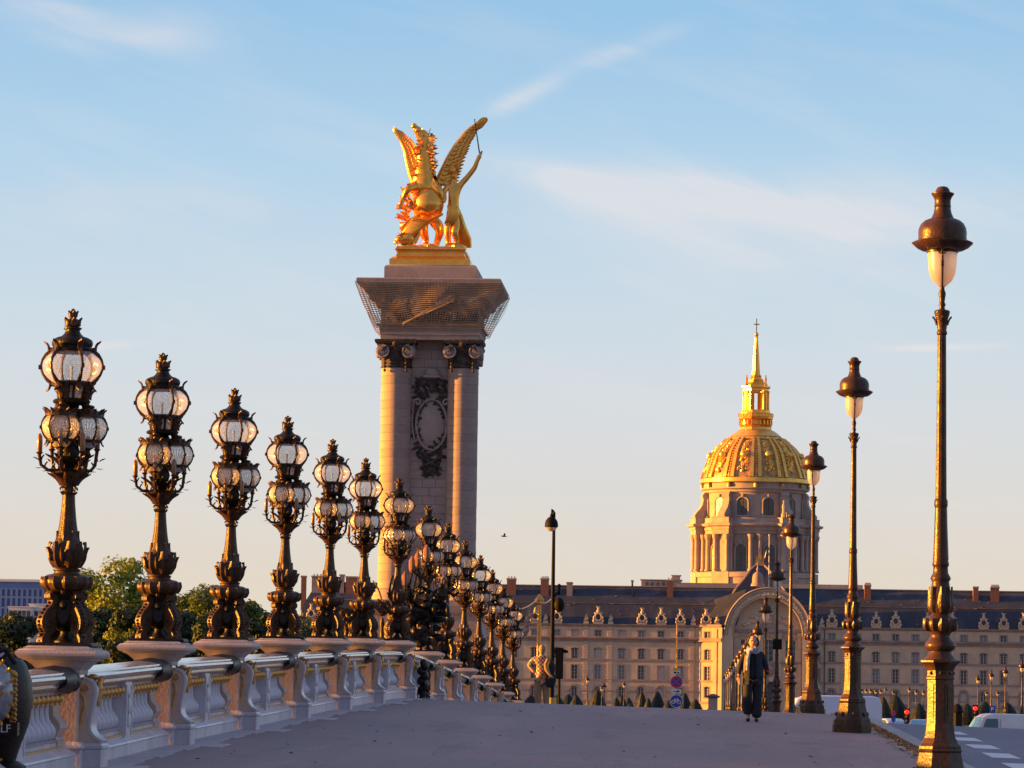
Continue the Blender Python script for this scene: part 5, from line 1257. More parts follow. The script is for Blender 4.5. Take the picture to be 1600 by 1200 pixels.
wing_block(xl, xa, [X_(p) for p in WINX_L])
wing_block(xb_, xr, [X_(p) for p in WINX_R])
for p in (470, 545, 580, 750, 785, 852, 915.5, 953, 1081, 1284, 1318, 1449, 1487, 1618, 1655): quoin(X_(p))
b = MB(); b.tube([(X_(1288.5), -.28, GZ), (X_(1288.5), -.28, zE)], .09, 6); b.tube([(X_(940 + 146), -.25, GZ), (X_(1086), -.25, zE)], .07, 6); b.build('drainpipe', 'slate_dark', fac)
# side and back
b = MB(); b.box(xl, xr, 1.2, 16, GZ, zE - .05); b.box(xl, xl + .3, 0.0, 1.2, GZ, zE - .05); b.build('rear_wall', 'facade', fac, smooth=False)
# roof with hipped left end, two slopes
b = MB(); zM = zE + (zR - zE) * .55
def roofrun(x0, x1, hipL=False):
    e = 3.4 if hipL else 0
    b.add([(x0, -.4, zE + .1), (x1, -.4, zE + .1), (x1, 2.7, zM), (x0 + e * .5, 2.7, zM), (x0 + e, 7.2, zR), (x1, 7.2, zR), (x0 + e, 9.2, zR), (x1, 9.2, zR), (x0, 16.4, zE + .1), (x1, 16.4, zE + .1)],
          [(0, 1, 2, 3), (3, 2, 5, 4), (4, 5, 7, 6), (6, 7, 9, 8), (0, 3, 4, 6, 8), (1, 9, 7, 5, 2)])
roofrun(xl, xr, True); b.build('roof', 'slate', fac, smooth=False)
b = MB(); b.box(xl + 3.4, xr, 7.0, 9.4, zR + .01, zR + .22); b.build('ridge', 'facade_trim', fac, smooth=False)
b = MB(); b.box(xl + 1.5, xr, 2.55, 2.7, zM - .02, zM + .06); b.build('roof_break_line', 'lead', fac, smooth=False)
# small lead flecks and hatches on the slates
b = MB(); rn = random.Random(77)
for q in range(120):
    x = rn.uniform(xl + 4, xr); t = rn.random(); y = -.4 + 3.1 * t; z = zE + .1 + (zM - zE - .1) * t
    if rn.random() < .5: y = 2.7 + 4.5 * t; z = zM + (zR - zM) * t
    w = rn.uniform(.08, .3); b.box(x - w, x + w, y - .16, y - .02, z - .08, z + .08)
o = b.build('roof_hatch', 'facade_trim', fac, smooth=False); o['kind'] = 'stuff'
# carved round dormers (armour trophies) and small statues along the eaves
def dormer_meshes():
    out = []
    b = MB(); rn = random.Random(3)
    b.box(-1.05, 1.05, -.1, .8, 0, .35); b.taper(-.85, .85, 0, .8, .352, -.55, .55, .1, .8, 2.3)
    n = 16; b.tube([(.62 * cos(2 * pi * k / n), -.08, 1.35 + .72 * sin(2 * pi * k / n)) for k in range(n)], .17, 6, closed=True)
    for s in (-1, 1): b.ball((s * .85, -.05, 1.2), (.28, .25, .38), 7, 5); b.ball((s * .95, -.02, .6), (.25, .25, .35), 7, 5); b.ball((s * .6, 0, 2.1), (.25, .2, .25), 7, 5)
    b.ball((0, 0, 2.45), (.42, .3, .38), 8, 6); b.ball((0, 0, 2.95), (.25, .25, .3), 8, 6)
    for k in range(5): b.leaf((.1 * (k - 2), 0, 3.1), (.2 * (k - 2), -.3, 0), (.22 * (k - 2), 0, 1), .5, .16, .3, 3)
    o = b.build('dormer', 'facade', angle=50); out.append(o.data); bpy.data.objects.remove(o)
    b = MB(); b.ball((0, -.02, 1.35), (.47, .10, .56), 12, 8); o = b.build('dormer_window', 'slate_dark'); out.append(o.data); bpy.data.objects.remove(o)
    b = MB(); b.box(-.55, .55, -.1, .6, 0, .5); b.ball((0, .2, .95), (.38, .3, .5), 8, 6); b.ball((0, .2, 1.5), (.26, .24, .3), 8, 6); b.leaf((0, .2, 1.7), (1, -.5, 0), (.1, 0, 1), .6, .25, .3, 3); b.ball((.3, .1, 1.1), (.2, .2, .3), 6, 5); b.ball((-.3, .1, .8), (.2, .2, .3), 6, 5)
    o = b.build('roof_statue', 'facade', angle=50); out.append(o.data); bpy.data.objects.remove(o)
    return out
DM, DW, DS = dormer_meshes()
for p in (486, 561, 634, 665, 696, 765, 804, 836, 870, 934.5, 1003, 1033, 1063, 1299.5, 1339, 1368.8, 1399.2, 1449, 1488, 1536.7, 1568, 1599.5, 1637, 1668):
    d = link('dormer', DM, fac, (X_(p), -.45, zE + .1)); link('dormer_window', DW, d, (0, 0, 0)); s = rnd.uniform(.95, 1.05); d.scale = (s, 1, s * rnd.uniform(.97, 1.04))
for p in (470, 500, 545, 580, 750, 785, 852, 915.5, 954, 1083, 1284, 1320): link('roof_statue', DS, fac, (X_(p), -.45, zE + .1))
def chimney(px, y0, y1, w, mat='brick', pots=3, yy=5.2):
    x = X_(px, FY + yy); za, zb_ = Z_(y1, px, FY + yy), Z_(y0, px, FY + yy)
    b = MB(); b.box(x - w / 2, x + w / 2, yy - .7, yy + .7, zb_ - 8, za - .45)
    c = b.build('chimney', mat, fac, smooth=False)
    b = MB(); b.sqlathe([(.0, -.45), (.12, -.4), (.12, -.12), (.02, -.05)], w / 2, .7, (x, yy, za)); b.build('chimney_cap', 'facade_trim', c, smooth=False)
    for k in range(pots):
        b = MB(); b.lathe([(.14, -.06), (.14, .3), (.17, .32), (.12, .34)], 8, (x - w / 2 + w * (k + .5) / pots, yy, za)); b.build('chimney_pot', 'copper', c)
for px, y0, y1, w, mat, n in ((473, 925, 899, 1.0, 'brick', 0), (494, 905, 899, 2.2, 'facade_trim', 3), (533, 920, 897, .9, 'facade_trim', 0), (548, 915, 900, 2.4, 'brick', 0), (798, 925, 903, 1.9, 'brick', 3), (850, 940, 903, 1.7, 'brick', 4), (889, 925, 909, 1.2, 'facade_trim', 0), (987, 940, 906, .35, 'slate_dark', 0),
                            (1046, 948, 905, 1.3, 'brick', 2), (1355, 962, 913, 1.35, 'brick', 4), (1524, 926, 916, 1.1, 'brick', 0), (1554, 957, 916, 1.75, 'brick', 5)):
    chimney(px, y0, y1, w, mat, n)

# central pavilion with the great arch; the slant of its flanks is added to catch the sun
cxp = X_(1199.5); R1, R0 = X_(1268) - cxp, X_(1253.5) - cxp; yf = -2.3
zs = Z_(990); zap = Z_(918.5, 1199)
sc = (zap - zs) / R1
b = MB(); n = 40
# front wall with arched tympanum recess: ring, tympanum, piers
def ringpt(r, k, sx=1.): a = pi * k / n; return (cxp + r * cos(a), zs + r * sc * sin(a))
xs0, xs1 = X_(1128), cxp + R1
b.box(xs0, cxp - R0, yf, .6, GZ, zs); b.box(cxp + R0, xs1, yf, .6, GZ, zs)
b.build('pier', 'facade', fac, smooth=False)
b = MB()
for k in range(n):
    p0_, p1_, q0_, q1_ = ringpt(R0, k), ringpt(R0, k + 1), ringpt(R1, k), ringpt(R1, k + 1)
    vs = []
    for yy in (yf, .9):
        for p in (p0_, q0_, q1_, p1_): vs.append((p[0], yy, p[1]))
    b.add(vs, [(0, 1, 2, 3), (7, 6, 5, 4), (1, 5, 6, 2), (0, 3, 7, 4)])
b.build('archivolt', 'facade', fac, angle=30)
b = MB()
for rr, w in ((R0 + .05, .16), (R1 - .12, .24), (R1 - .75, .10)):
    b.tube([(ringpt(rr, k)[0], yf - .05, ringpt(rr, k)[1]) for k in range(n + 1)], w, 6)
b.build('arch_moulding', 'facade_trim', fac)
b = MB(); rn = random.Random(21)
for q in range(150):
    a = rn.uniform(.03, .97) * pi; r = rn.uniform(R0 + .45, R1 - 1.0); x, z = cxp + r * cos(a), zs + r * sc * sin(a)
    b.ball((x, yf - .02, z), (rn.uniform(.14, .34), .22, rn.uniform(.14, .34)), 6, 4)
b.build('arch_carving', 'facade', fac)['kind'] = 'stuff'
# tympanum and wall inside the arch
zi0 = Z_(990, 1199)
wx = [X_(1165), X_(1200.5), X_(1235)]
b = MB(); opens = [(x - 1.05, x + 1.05, Z_(1033, 1199), Z_(999.5, 1199)) for x in wx] + [(cxp - 2.0, cxp + 2.0, GZ, Z_(1065, 1199))]
wall_grid(b, cxp - R0, cxp + R0, GZ, zs, opens, .5, Matrix.Translation((0, yf + 1.6, 0)))
pts = [ringpt(R0 + .02, k) for k in range(n + 1)]; b.add([(cxp, yf + 1.6, zs)] + [(x, yf + 1.6, z) for x, z in pts], [(0, k + 1, k + 2) for k in range(n)])
b.build('tympanum_wall', 'facade', fac, smooth=False)
hW = Z_(999.5, 1199) - Z_(1033, 1199)
WT['portal'] = (win_type(2.1, hW, True),) * 2
for x in wx: window('portal', x, yf + 1.65, Z_(1033, 1199), fac)
b = MB(); b.box(cxp - 2.0, cxp + 2.0, yf + 2.0, yf + 2.1, GZ, Z_(1065, 1199)); b.build('door', 'slate_dark', fac, smooth=False)
for nm, y0_, y1_, d in (('portal_cornice', 984, 988.5, .45), ('portal_ledge', 1034, 1037, .35)):
    b = MB(); b.box(cxp - R0, cxp + R0, yf + 1.6 - d, yf + 1.595, Z_(y1_, 1199), Z_(y0_, 1199)); b.build(nm, 'facade_trim', fac, smooth=False)
# relief: rider in the centre, figures at the sides
b = MB(); zc = Z_(955, 1199)
for dx_, dz_, rx, rz_ in ((0, 0, .8, 1.1), (.1, 1.3, .42, .5), (-.7, -.5, .6, .6), (.9, -.4, .7, .6), (-.9, .6, .35, .6), (1.1, .9, .35, .5), (-.5, -1.6, .3, .7), (.6, -1.6, .3, .7), (1.5, -1.3, .25, .7), (0, -2.3, 1.5, .35)): b.ball((cxp + dx_, yf + 1.55, zc + dz_), (rx, .42, rz_), 8, 6)
for s in (-1, 1):
    for dx_, dz_, rx, rz_ in ((3.3, -2.2, 1.1, .5), (2.4, -1.6, .5, .7), (4.2, -2.6, .8, .45), (3.4, -1.2, .4, .4), (2.1, -.9, .3, .3), (4.9, -3.0, .5, .3)): b.ball((cxp + s * dx_, yf + 1.55, zc + dz_), (rx, .4, rz_), 8, 6)
for x in wx:
    for q in range(7): b.ball((x - 1.2 + .4 * q, yf + 1.5, Z_(993.5, 1199) - .25 * abs(q - 3) * .4), (.3, .25, .22), 6, 4)
b.build('relief_figures', 'facade', fac)['kind'] = 'stuff'
b = MB(); b.box(cxp - 1.6, cxp + 1.6, yf + 1.45, yf + 1.6, Z_(982, 1199), Z_(975, 1199)); b.build('inscription_tablet', 'facade_trim', fac, smooth=False)
# pilasters between the portal windows and coat of arms
for x in (cxp - 7.0 + .35, (wx[0] + wx[1]) / 2, (wx[1] + wx[2]) / 2, cxp + 7.0 - .35):
    b = MB(); b.sqlathe([(0, GZ), (0, Z_(997, 1199)), (.12, Z_(995, 1199)), (.15, Z_(989, 1199))], .38, .14, (x, yf + 1.5, 0)); b.build('pilaster', 'facade', fac, smooth=False)
b = MB(); b.ball((cxp + .2, yf + 1.5, Z_(1046, 1199)), (1.2, .35, 1.2), 10, 8); 
for q in range(12): a = 2 * pi * q / 12; b.ball((cxp + .2 + 1.3 * cos(a), yf + 1.5, Z_(1046, 1199) + 1.3 * sin(a)), .28, 6, 4)
b.build('coat_of_arms', 'facade_trim', fac)
# bays beside the portal; slant invented so the left one takes the sun
def canted(xA, yA, xB_, yB, side):
    L = sqrt((xB_ - xA) ** 2 + (yB - yA) ** 2); ang = atan2(yB - yA, xB_ - xA)
    h = bpy.data.objects.new('invented_slant_bay', None)
    Mx = Matrix.Translation((xA, yA, 0)) @ Matrix.Rotation(ang, 4, 'Z')
    cols = [L * .36] if side < 0 else [L * .6]
    b = MB(); opens = [(x - w / 2, x + w / 2, z0, z1) for nme, z0, z1, w, ar in ROWS for x in cols]
    wall_grid(b, 0, L, GZ, zE, opens, .4, Mx); b.build('wall', 'facade', fac, smooth=False)
    for nme, z0, z1, w, ar in ROWS:
        for x in cols:
            p = Mx @ Vector((x, 0, z0)); dd = Mx.to_3x3() @ Vector((0, .32, 0))
            A, Bm, Cm = WT[nme][0]; wn_ = link('window', A, fac, tuple(p + dd), ang); link('window_frame', Bm, wn_, (0, 0, 0)); link('window_surround', Cm, wn_, (0, 0, 0))
    for nm, y0_, y1_, d in (('string_course', 1029.4, 1032.6, .14), ('string_course', 1061.4, 1064.4, .12), ('cornice', 995, 1001, .5), ('eaves', 974, 978, .4), ('plinth_course', 1094, 1098, .2)):
        b = MB(); b.box(0, L, -d, -.002, Z_(y1_), Z_(y0_), Mx); b.build(nm, 'facade_trim', fac, smooth=False)
    for u_ in ((L * .72, L * .95) if side < 0 else (L * .1,)):
        b = MB(); b.box(u_ - .42, u_ + .42, -.34, -.001, GZ, zE - .6, Mx); b.build('pilaster', 'facade', fac, smooth=False)
canted(xa, 0, xs0, yf, -1)
canted(cxp + R1, yf, xb_ + 1.2, -.05, 1)
d = link('dormer', DM, fac, (X_(1103), -1.1, zE + .1)); link('dormer_window', DW, d, (0, 0, 0)); link('roof_statue', DS, fac, (X_(1120), -1.9, zE + .1))
b = MB(); b.add([(xa, -.3, zE + .1), (xs0 + 3, yf, zE + .1), (xs0 + 5, 4, zR - .2), (xa + 3.2, 4, zM + 1.2), (xa, 2.7, zM)], [(0, 1, 2, 3), (0, 3, 4)]); b.build('flank_roof', 'slate', fac, smooth=False)
# concave-sided pavilion roof behind the arch, with lantern bell, pinnacle and flag
prf = [(9.6, zE + .1), (8.2, zE + 2.2), (6.6, zE + 4.6), (5.3, zE + 6.9), (4.6, zR + .1), (3.4, zR + 1.8), (1.9, zR + 4.0), (.8, Z_(881, 1187))]
b = MB(); xq = X_(1187)
vs, fs = [], []
for r, z in prf:
    for sx, sy in ((-1, -1), (1, -1), (1, 1), (-1, 1)): vs.append((xq + sx * r * (1.06 if r > 4 else 1), 8.5 + sy * r * .75, z))
for j in range(len(prf) - 1):
    for i in range(4): k = (i + 1) % 4; fs.append((j * 4 + i, j * 4 + k, (j + 1) * 4 + k, (j + 1) * 4 + i))
m = (len(prf) - 1) * 4; fs.append((m, m + 1, m + 2, m + 3)); b.add(vs, fs); b.build('pavilion_roof', 'slate_dark', fac, smooth=False)
b = MB()
for r, z in (((prf[i][0] + prf[i + 1][0]) / 2, 0) for i in range(0)): pass
b.tube([(xq - r * (1.06 if r > 4 else 1), 8.5 - r * .75, z + .05) for r, z in prf], .28, 6); b.tube([(xq + r * (1.06 if r > 4 else 1), 8.5 - r * .75, z + .05) for r, z in prf], .28, 6)
b.build('roof_hip', 'copper', fac)
b = MB(); zt_ = Z_(881, 1187); b.taper(-1.0, 1.0, -1.0, 1.0, zt_ - .2, -.75, .75, -.75, .75, zt_ + .9, Matrix.Translation((xq, 8.5, 0))); b.taper(-.5, .5, -.5, .5, zt_ + .9, -.06, .06, -.06, .06, Z_(846, 1187), Matrix.Translation((xq, 8.5, 0)))
for s in (-1, 1): b.box(xq + s * .75 - .15, xq + s * .75 + .15, 7.6, 7.9, zt_ + .9, zt_ + 1.9)
b.build('pinnacle', 'lead', fac, smooth=False)
b = MB(); xv = X_(1183); zv = Z_(916, 1183); b.lathe([(1.45, 0), (1.4, .4), (1.15, .7), (1.15, 1.6), (1.0, 2.4), (.5, 2.9), (.2, 3.1), (.35, 3.5), (.2, 3.9), (.1, 4.3), (.3, 4.6), (.08, 4.9)], 12, (xv, -.6, zv)); b.build('bell_vent', 'copper', fac)
b = MB(); b.lathe([(.10, 0), (.07, Z_(836, 1200) - Z_(920, 1200))], 8, (X_(1200.5), .2, Z_(920, 1200))); b.ball((X_(1200.5), .2, Z_(836, 1200)), .18, 8, 6); fp_ = b.build('flagpole', 'whitep', fac)
fx = X_(1200.5); 
for (t0, t1, mt) in ((0, .33, 'blue'), (.33, .66, 'whitep'), (.66, 1, 'red')):
    b = MB(); 
    def fpnt(t, w): # hanging flag: drops away from the pole top
        return (fx - .15 - .95 * t - .25 * w, .2 + .18 * sin(t * 9 + w * 3), Z_(846, 1200) - 4.6 * t - .9 * w * (1 - t * .3))
    for i in range(4):
        for j in range(3):
            ta, tb = t0 + (t1 - t0) * i / 4, t0 + (t1 - t0) * (i + 1) / 4; wa, wb = j / 3, (j + 1) / 3
            b.add([fpnt(ta, wa), fpnt(tb, wa), fpnt(tb, wb), fpnt(ta, wb)], [(0, 1, 2, 3)])
    b.build('flag_stripe', {'blue': 'blue', 'whitep': 'whitep', 'red': 'red'}[mt], fp_)

# low sunlit block behind the ridge
lb = thing('rooftop_building', 'low cream rooftop building catching the sun above the slate ridge', 'building', (X_(1032, 860), 860, 0))
def z8(py): return at(1032, py, 860).z
b = MB(); hw = 31 * 860 / F; b.box(-hw, hw, 0, 8, z8(930), z8(907)); b.sqlathe([(.0, z8(907)), (.3, z8(906.4)), (.3, z8(905.4))], hw, 4, (0, 4, 0)); b.build('wall', 'dome_stone', lb, smooth=False)
b = MB(); b.box(hw * .55, hw * .95, 1, 6, z8(905), z8(899)); b.sqlathe([(.25, z8(899)), (.25, z8(898))], hw * .2, 2.5, (hw * .75, 3.5, 0)); b.build('roof_turret', 'dome_stone', lb, smooth=False)
for q in range(5): b = MB(); b.box(-hw + 1 + q * 1.3, -hw + 1.5 + q * 1.3, -.05, .05, z8(915), z8(910)); b.build('window', 'window', lb, smooth=False)

# ------------------------------------------------------------------ domed church
DY = 1000.0; dpx = 1178.5
dc = at(dpx, 900, DY); U = F / DY
def zd(py): return at(dpx, py, DY).z
dm = thing('domed_church', 'great church dome with gilded ribs, gilded lantern and spire behind the long building', 'church', (dc.x, DY, 0))
def ms(b, name, mat, smooth=False, parent=None, **k): return b.build(name, mat, parent or dm, smooth=smooth, **k)
W_ = lambda px: px / U
# lower drum
Rl = W_(84)
b = MB(); b.lathe([(Rl + 2.2, GZ), (Rl + 2.2, zd(905)), (Rl + 2.6, zd(904)), (Rl + 2.6, zd(897)), (Rl + 1.8, zd(896)), (Rl, zd(895)), (Rl, zd(838))], 48); ms(b, 'lower_drum', 'dome_stone', True, angle=30)
b = MB(); b.lathe([(Rl, zd(838)), (Rl + .5, zd(837)), (Rl + .5, zd(832)), (Rl + .8, zd(831.5)), (Rl + .8, zd(827)), (Rl + 1.7, zd(825)), (Rl + 1.9, zd(822)), (Rl + .9, zd(821)), (Rl + .6, zd(819)), (Rl + .6, zd(812.5)), (Rl - 1, zd(812))], 48); ms(b, 'lower_cornice', 'dome_stone', True, angle=30)
Ru = W_(77)
b = MB(); b.lathe([(Ru, zd(813)), (Ru, zd(773)), (Ru + .5, zd(772)), (Ru + .5, zd(769)), (Ru + 1.3, zd(767)), (Ru + 1.3, zd(765)), (Ru + .6, zd(764.5)), (Ru + .5, zd(757.5)), (Ru + .7, zd(757)), (Ru - .5, zd(756.5))], 48); ms(b, 'upper_drum', 'dome_stone', True, angle=30)
# windows of both storeys, paired columns
def placed(a, r): return Matrix.Rotation(a, 4, 'Z') @ Matrix.Translation((0, -r, 0))
def dwin(w, z0, z1, a, r):
    hh = z1 - z0; n = 10; Mx = placed(a, r) 
    poly = [(-w / 2, z0), (w / 2, z0)] + [(w / 2 * cos(pi * k / n), z1 - w / 2 + w / 2 * sin(pi * k / n)) for k in range(n + 1)]
    b = MB(); b.prism(poly, -.06, .5, 'y', Mx); wo = ms(b, 'window', 'window')
    b = MB(); b.box(-.09, .09, -.14, -.062, z0, z1 - .3, Mx)
    for q in range(1, 5): z = z0 + hh * q / 5; b.box(-w / 2, -.092, -.12, -.062, z - .06, z + .06, Mx); b.box(.092, w / 2, -.12, -.062, z - .06, z + .06, Mx)
    ms(b, 'window_bars', 'slate_dark', parent=wo)
    b = MB(); out_ = [(-w / 2 - .02, z0), *[(w / 2 * cos(pi - pi * k / n) , z1 - w / 2 + w / 2 * sin(pi * k / n)) for k in range(n + 1)], (w / 2, z0)]
    b.tube([Mx @ Vector((x * 1.13, -.1, z + (.15 if z > z0 else 0))) for x, z in out_], .24, 6); ms(b, 'window_surround', 'dome_stone', True, parent=wo)
    b = MB(); b.box(-.3, .3, -.6, 0, z1 + .1, z1 + 1.0, Mx); ms(b, 'keystone', 'dome_stone', parent=wo); b = MB(); b.box(-w / 2 - .6, w / 2 + .6, -.5, 0, z0 - .5, z0 - .02, Mx); ms(b, 'sill', 'dome_stone', parent=wo)
NA = 12
for k in range(NA):
    a = radians(-15 + 30 * k)
    if cos(a) < -.35: continue
    dwin(2.9, zd(895), zd(853), a, Rl + .08); dwin(2.9, zd(808.5), zd(781), a, Ru + .08)
colm = None
def colmesh(r, h):
    b = MB(); b.lathe([(r * 1.35, 0), (r * 1.35, .35), (r * 1.1, .6), (r, .7), (r * .88, h - 1.5), (r * 1.0, h - 1.45), (r * 1.1, h - 1.3), (r * 1.5, h - .35), (r * 1.5, h - .01)], 14)
    o = b.build('column', 'dome_stone', angle=40); me = o.data; bpy.data.objects.remove(o); return me
CM = colmesh(.62, zd(838) - zd(895)); 
for k in range(NA):
    for s in (-4.6, 4.6):
        a = radians(30 * k + s)
        if cos(a) < -.3: continue
        link('column', CM, dm, (sin(a) * (Rl + .75), -cos(a) * (Rl + .75), zd(895)))
# projecting buttress blocks with their own columns
for a_ in (-33, 33, -75, 75, -147, 147):
    a = radians(a_); Mx = placed(a, Rl + 1.6)
    b = MB(); w = 2.6
    b.box(-w, w, -.9, 2.5, zd(915), zd(897), Mx); b.box(-w + .5, w - .5, -.2, 2.5, zd(897), zd(838), Mx)
    b.sqlathe([(-.1, zd(838)), (0, zd(837)), (0, zd(831)), (.2, zd(830.5)), (.2, zd(827)), (.9, zd(825)), (1.0, zd(822)), (.2, zd(821)), (.1, zd(819)), (.1, zd(813)), (.25, zd(812))], w, 1.9, (0, .9, 0), Mx)
    bt_ = ms(b, 'buttress', 'dome_stone')
    for s in (-1, 1):
        p = Mx @ Vector((s * (w - .75), -.45, 0)); link('column', CM, bt_, (p.x, p.y, zd(895)))
    # scroll bracket against the upper drum
    b = MB(); Mv = placed(a, Ru + .1)
    b.prism([(0, zd(812)), (-3.4, zd(812)), (-3.6, zd(808)), (-3.0, zd(803)), (-2.0, zd(797)), (-1.4, zd(790)), (-1.2, zd(783)), (-1.5, zd(777)), (-.9, zd(772)), (0, zd(771))], -1.1, 1.1, 'x', Mv); ms(b, 'scroll_bracket', 'dome_stone')
# urns and candelabra round the foot of the dome
for k in range(NA):
    a = radians(30 * k); 
    if cos(a) < -.3: continue
    b = MB(); b.lathe([(.55, 0), (.55, .9), (.3, 1.1), (.6, 1.9), (.5, 2.5), (.2, 2.8), (.35, 3.3), (.15, 3.9), (.05, 4.3)], 9, (sin(a) * (Ru + .9), -cos(a) * (Ru + .9), zd(765))); ms(b, 'roof_urn', 'lead', True)
# statue on the right buttress
b = MB(); a = radians(33); p = placed(a, Rl + 1.2) @ Vector((-1.2, 0, 0)); b.lathe([(.8, 0), (.8, 1.0), (.55, 1.2), (.5, 2.2), (.6, 3.0), (.45, 3.6), (.2, 3.8), (.32, 4.2), (.2, 4.6)], 9, (p.x, p.y, zd(812))); ms(b, 'parapet_statue', 'dome_stone', True)
# dome shell
DP = [(83, 757), (82.5, 750), (80.5, 742), (76.5, 732), (69.5, 713), (61, 702), (52, 694), (44, 687), (36, 679), (27, 673.5)]
def drad(py):
    for i in range(len(DP) - 1):
        (r0, y0), (r1, y1) = DP[i], DP[i + 1]
        if y1 <= py <= y0: t = (y0 - py) / (y0 - y1); return W_(r0 + (r1 - r0) * t)
    return W_(DP[-1][0] if py < 674 else DP[0][0])
YY = [757 - (757 - 673.5) * i / 26 for i in range(27)]
def drs(py):   # smoothed
    return (drad(min(757, py + 3)) + drad(py) * 2 + drad(max(673.6, py - 3))) / 4
b = MB(); b.lathe([(drs(y), zd(y)) for y in YY], 72); ms(b, 'dome_shell', 'lead', True)
b = MB(); b.lathe([(W_(83.5) + .35, zd(757)), (W_(83.5) + .5, zd(756)), (W_(83) + .5, zd(750.5)), (W_(83) + .1, zd(749.5))], 72); ms(b, 'gilded_band', 'gold_dome', True, angle=30)
b = MB(); b.lathe([(drs(688) + .3, zd(688)), (drs(686) + .5, zd(686)), (drs(684) + .2, zd(684.5))], 60); b.lathe([(drs(683) + .12, zd(683)), (drs(679) + .12, zd(679)), (drs(674.5) + .12, zd(674.5))], 60); ms(b, 'crown_band', 'gold_dome', True, angle=30)
for k in range(NA):
    for s in (-1, 1):
        a = radians(30 * k) + s * radians(4.3); b = MB(); ys = [750 - (750 - 686) * i / 16 for i in range(17)]; vs, fs = [], []
        for y in ys:
            r, z = drs(y), zd(y); hw = radians(1.9)
            for da, dr in ((-hw, -.05), (-hw, .55), (hw, .55), (hw, -.05)): aa = a + da; vs.append((sin(aa) * (r + dr), -cos(aa) * (r + dr), z + (dr * .3)))
        for j in range(len(ys) - 1):
            for i in range(3): fs.append((j * 4 + i, j * 4 + i + 1, (j + 1) * 4 + i + 1, (j + 1) * 4 + i))
        b.add(vs, fs); ms(b, 'gilded_rib', 'gold_dome', True, angle=30)
    # beaded strip between the paired ribs
    a = radians(30 * k); b = MB()
    for q in range(15):
        y = 748 - q * 4.1; r = drs(y) + .2; b.ball((sin(a) * r, -cos(a) * r, zd(y)), (.28, .28, .3), 6, 4)
    ms(b, 'rib_beading', 'gold_dome', True)
    # trophy panel
    a = radians(30 * k + 15); rn = random.Random(100 + k % 3); b = MB()
    if cos(a) < -.4: continue
    for q in range(60):
        y = 740 - 48 * (q / 60) ** .9; r = drs(y) + .12; wv = radians(6.2) * (1 - .35 * q / 60) * (.45 + .55 * abs(sin(q * .45))) * rn.uniform(-1, 1)
        if 738 < y: wv *= .3
        b.ball((sin(a + wv) * r, -cos(a + wv) * r, zd(y)), (rn.uniform(.25, .6), rn.uniform(.25, .6), rn.uniform(.25, .6)), 6, 4)
    r = drs(715) + .5; b.ball((sin(a) * r, -cos(a) * r, zd(714)), (.9, .9, .9), 9, 6)
    ms(b, 'gilded_trophy', 'gold_dome', True)
# lantern
L_ = [(27, 673.5), (25.5, 672), (25, 668), (26, 667), (23, 664), (22.5, 659), (24, 657), (27.5, 655.5), (28, 652), (27, 651.5), (27, 647.5), (24, 647), (23, 646.5), (23, 641.5), (17, 641)]
b = MB(); b.lathe([(W_(r), zd(y)) for r, y in L_], 12, a0=radians(15)); ms(b, 'lantern_base', 'gold', False)
b = MB()
for q in range(24):
    a = 2 * pi * q / 24; p = (sin(a) * W_(24.5), -cos(a) * W_(24.5)); b.box(-.18, .18, -.3, .3, zd(664.5), zd(657.5), Matrix.Translation((p[0], p[1], 0)) @ Matrix.Rotation(a, 4, 'Z'))
ms(b, 'bracket_ring', 'gold')['kind'] = 'stuff'
b = MB(); b.lathe([(W_(27.3), zd(647)), (W_(27.3), zd(646.3))], 24)
for q in range(32): a = 2 * pi * q / 32; b.box(-.06, .06, -.06, .06, zd(651.5), zd(647), Matrix.Translation((sin(a) * W_(27.3), -cos(a) * W_(27.3), 0)))
ms(b, 'balcony_rail', 'gold')['kind'] = 'stuff'
# open arcade: four corner piers joined by arches, sky visible between
for k in range(4):
    a = radians(45 + 90 * k); Mx = Matrix.Rotation(a, 4, 'Z') @ Matrix.Translation((0, -W_(14.5), 0))
    b = MB(); b.box(-1.15, 1.15, -.7, .7, zd(641), zd(612), Mx); ms(b, 'lantern_pier', 'gold')
    for s in (-1, 1):
        b = MB(); p = Mx @ Vector((s * .85, -1.3, 0)); b.lathe([(.36, zd(641)), (.3, zd(638)), (.26, zd(616)), (.4, zd(613)), (.4, zd(612))], 10, (p.x, p.y, 0)); ms(b, 'lantern_column', 'gold', True)
    b = MB(); pts_ = Mx @ Vector((0, -1.1, 0)); b.lathe([(.5, 0), (.45, .5), (.25, .7), (.33, 1.5), (.3, 2.1), (.12, 2.3), (.22, 2.6), (.1, 3.0)], 8, (pts_.x, pts_.y, zd(604))); ms(b, 'lantern_statue', 'gold', True)
    # arch spanning to the next pier
    a2 = radians(90 * k); Mf = Matrix.Rotation(a2, 4, 'Z') @ Matrix.Translation((0, -W_(13.5), 0)); b = MB(); n = 12; r = 1.35; zc_ = zd(621)
    arcp = [(-2.2, zd(612)), (-2.2, zc_), (-r, zc_)] + [(r * cos(pi - pi * q / n), zc_ + r * sin(pi * q / n)) for q in range(1, n)] + [(r, zc_), (2.2, zc_), (2.2, zd(612))]
    b.prism(arcp, -.35, .35, 'y', Mf); ms(b, 'lantern_arch', 'gold')
T_ = [(19, 612), (21, 611.5), (21, 608), (24, 606.5), (24, 604), (19, 603.5), (17, 602), (15.5, 599), (12, 597), (12.5, 594), (9.5, 592), (8, 589), (9, 587.5), (7, 586), (6.3, 580), (5.0, 560), (3.4, 540), (2.3, 528), (2.8, 526.5), (2.0, 525)]
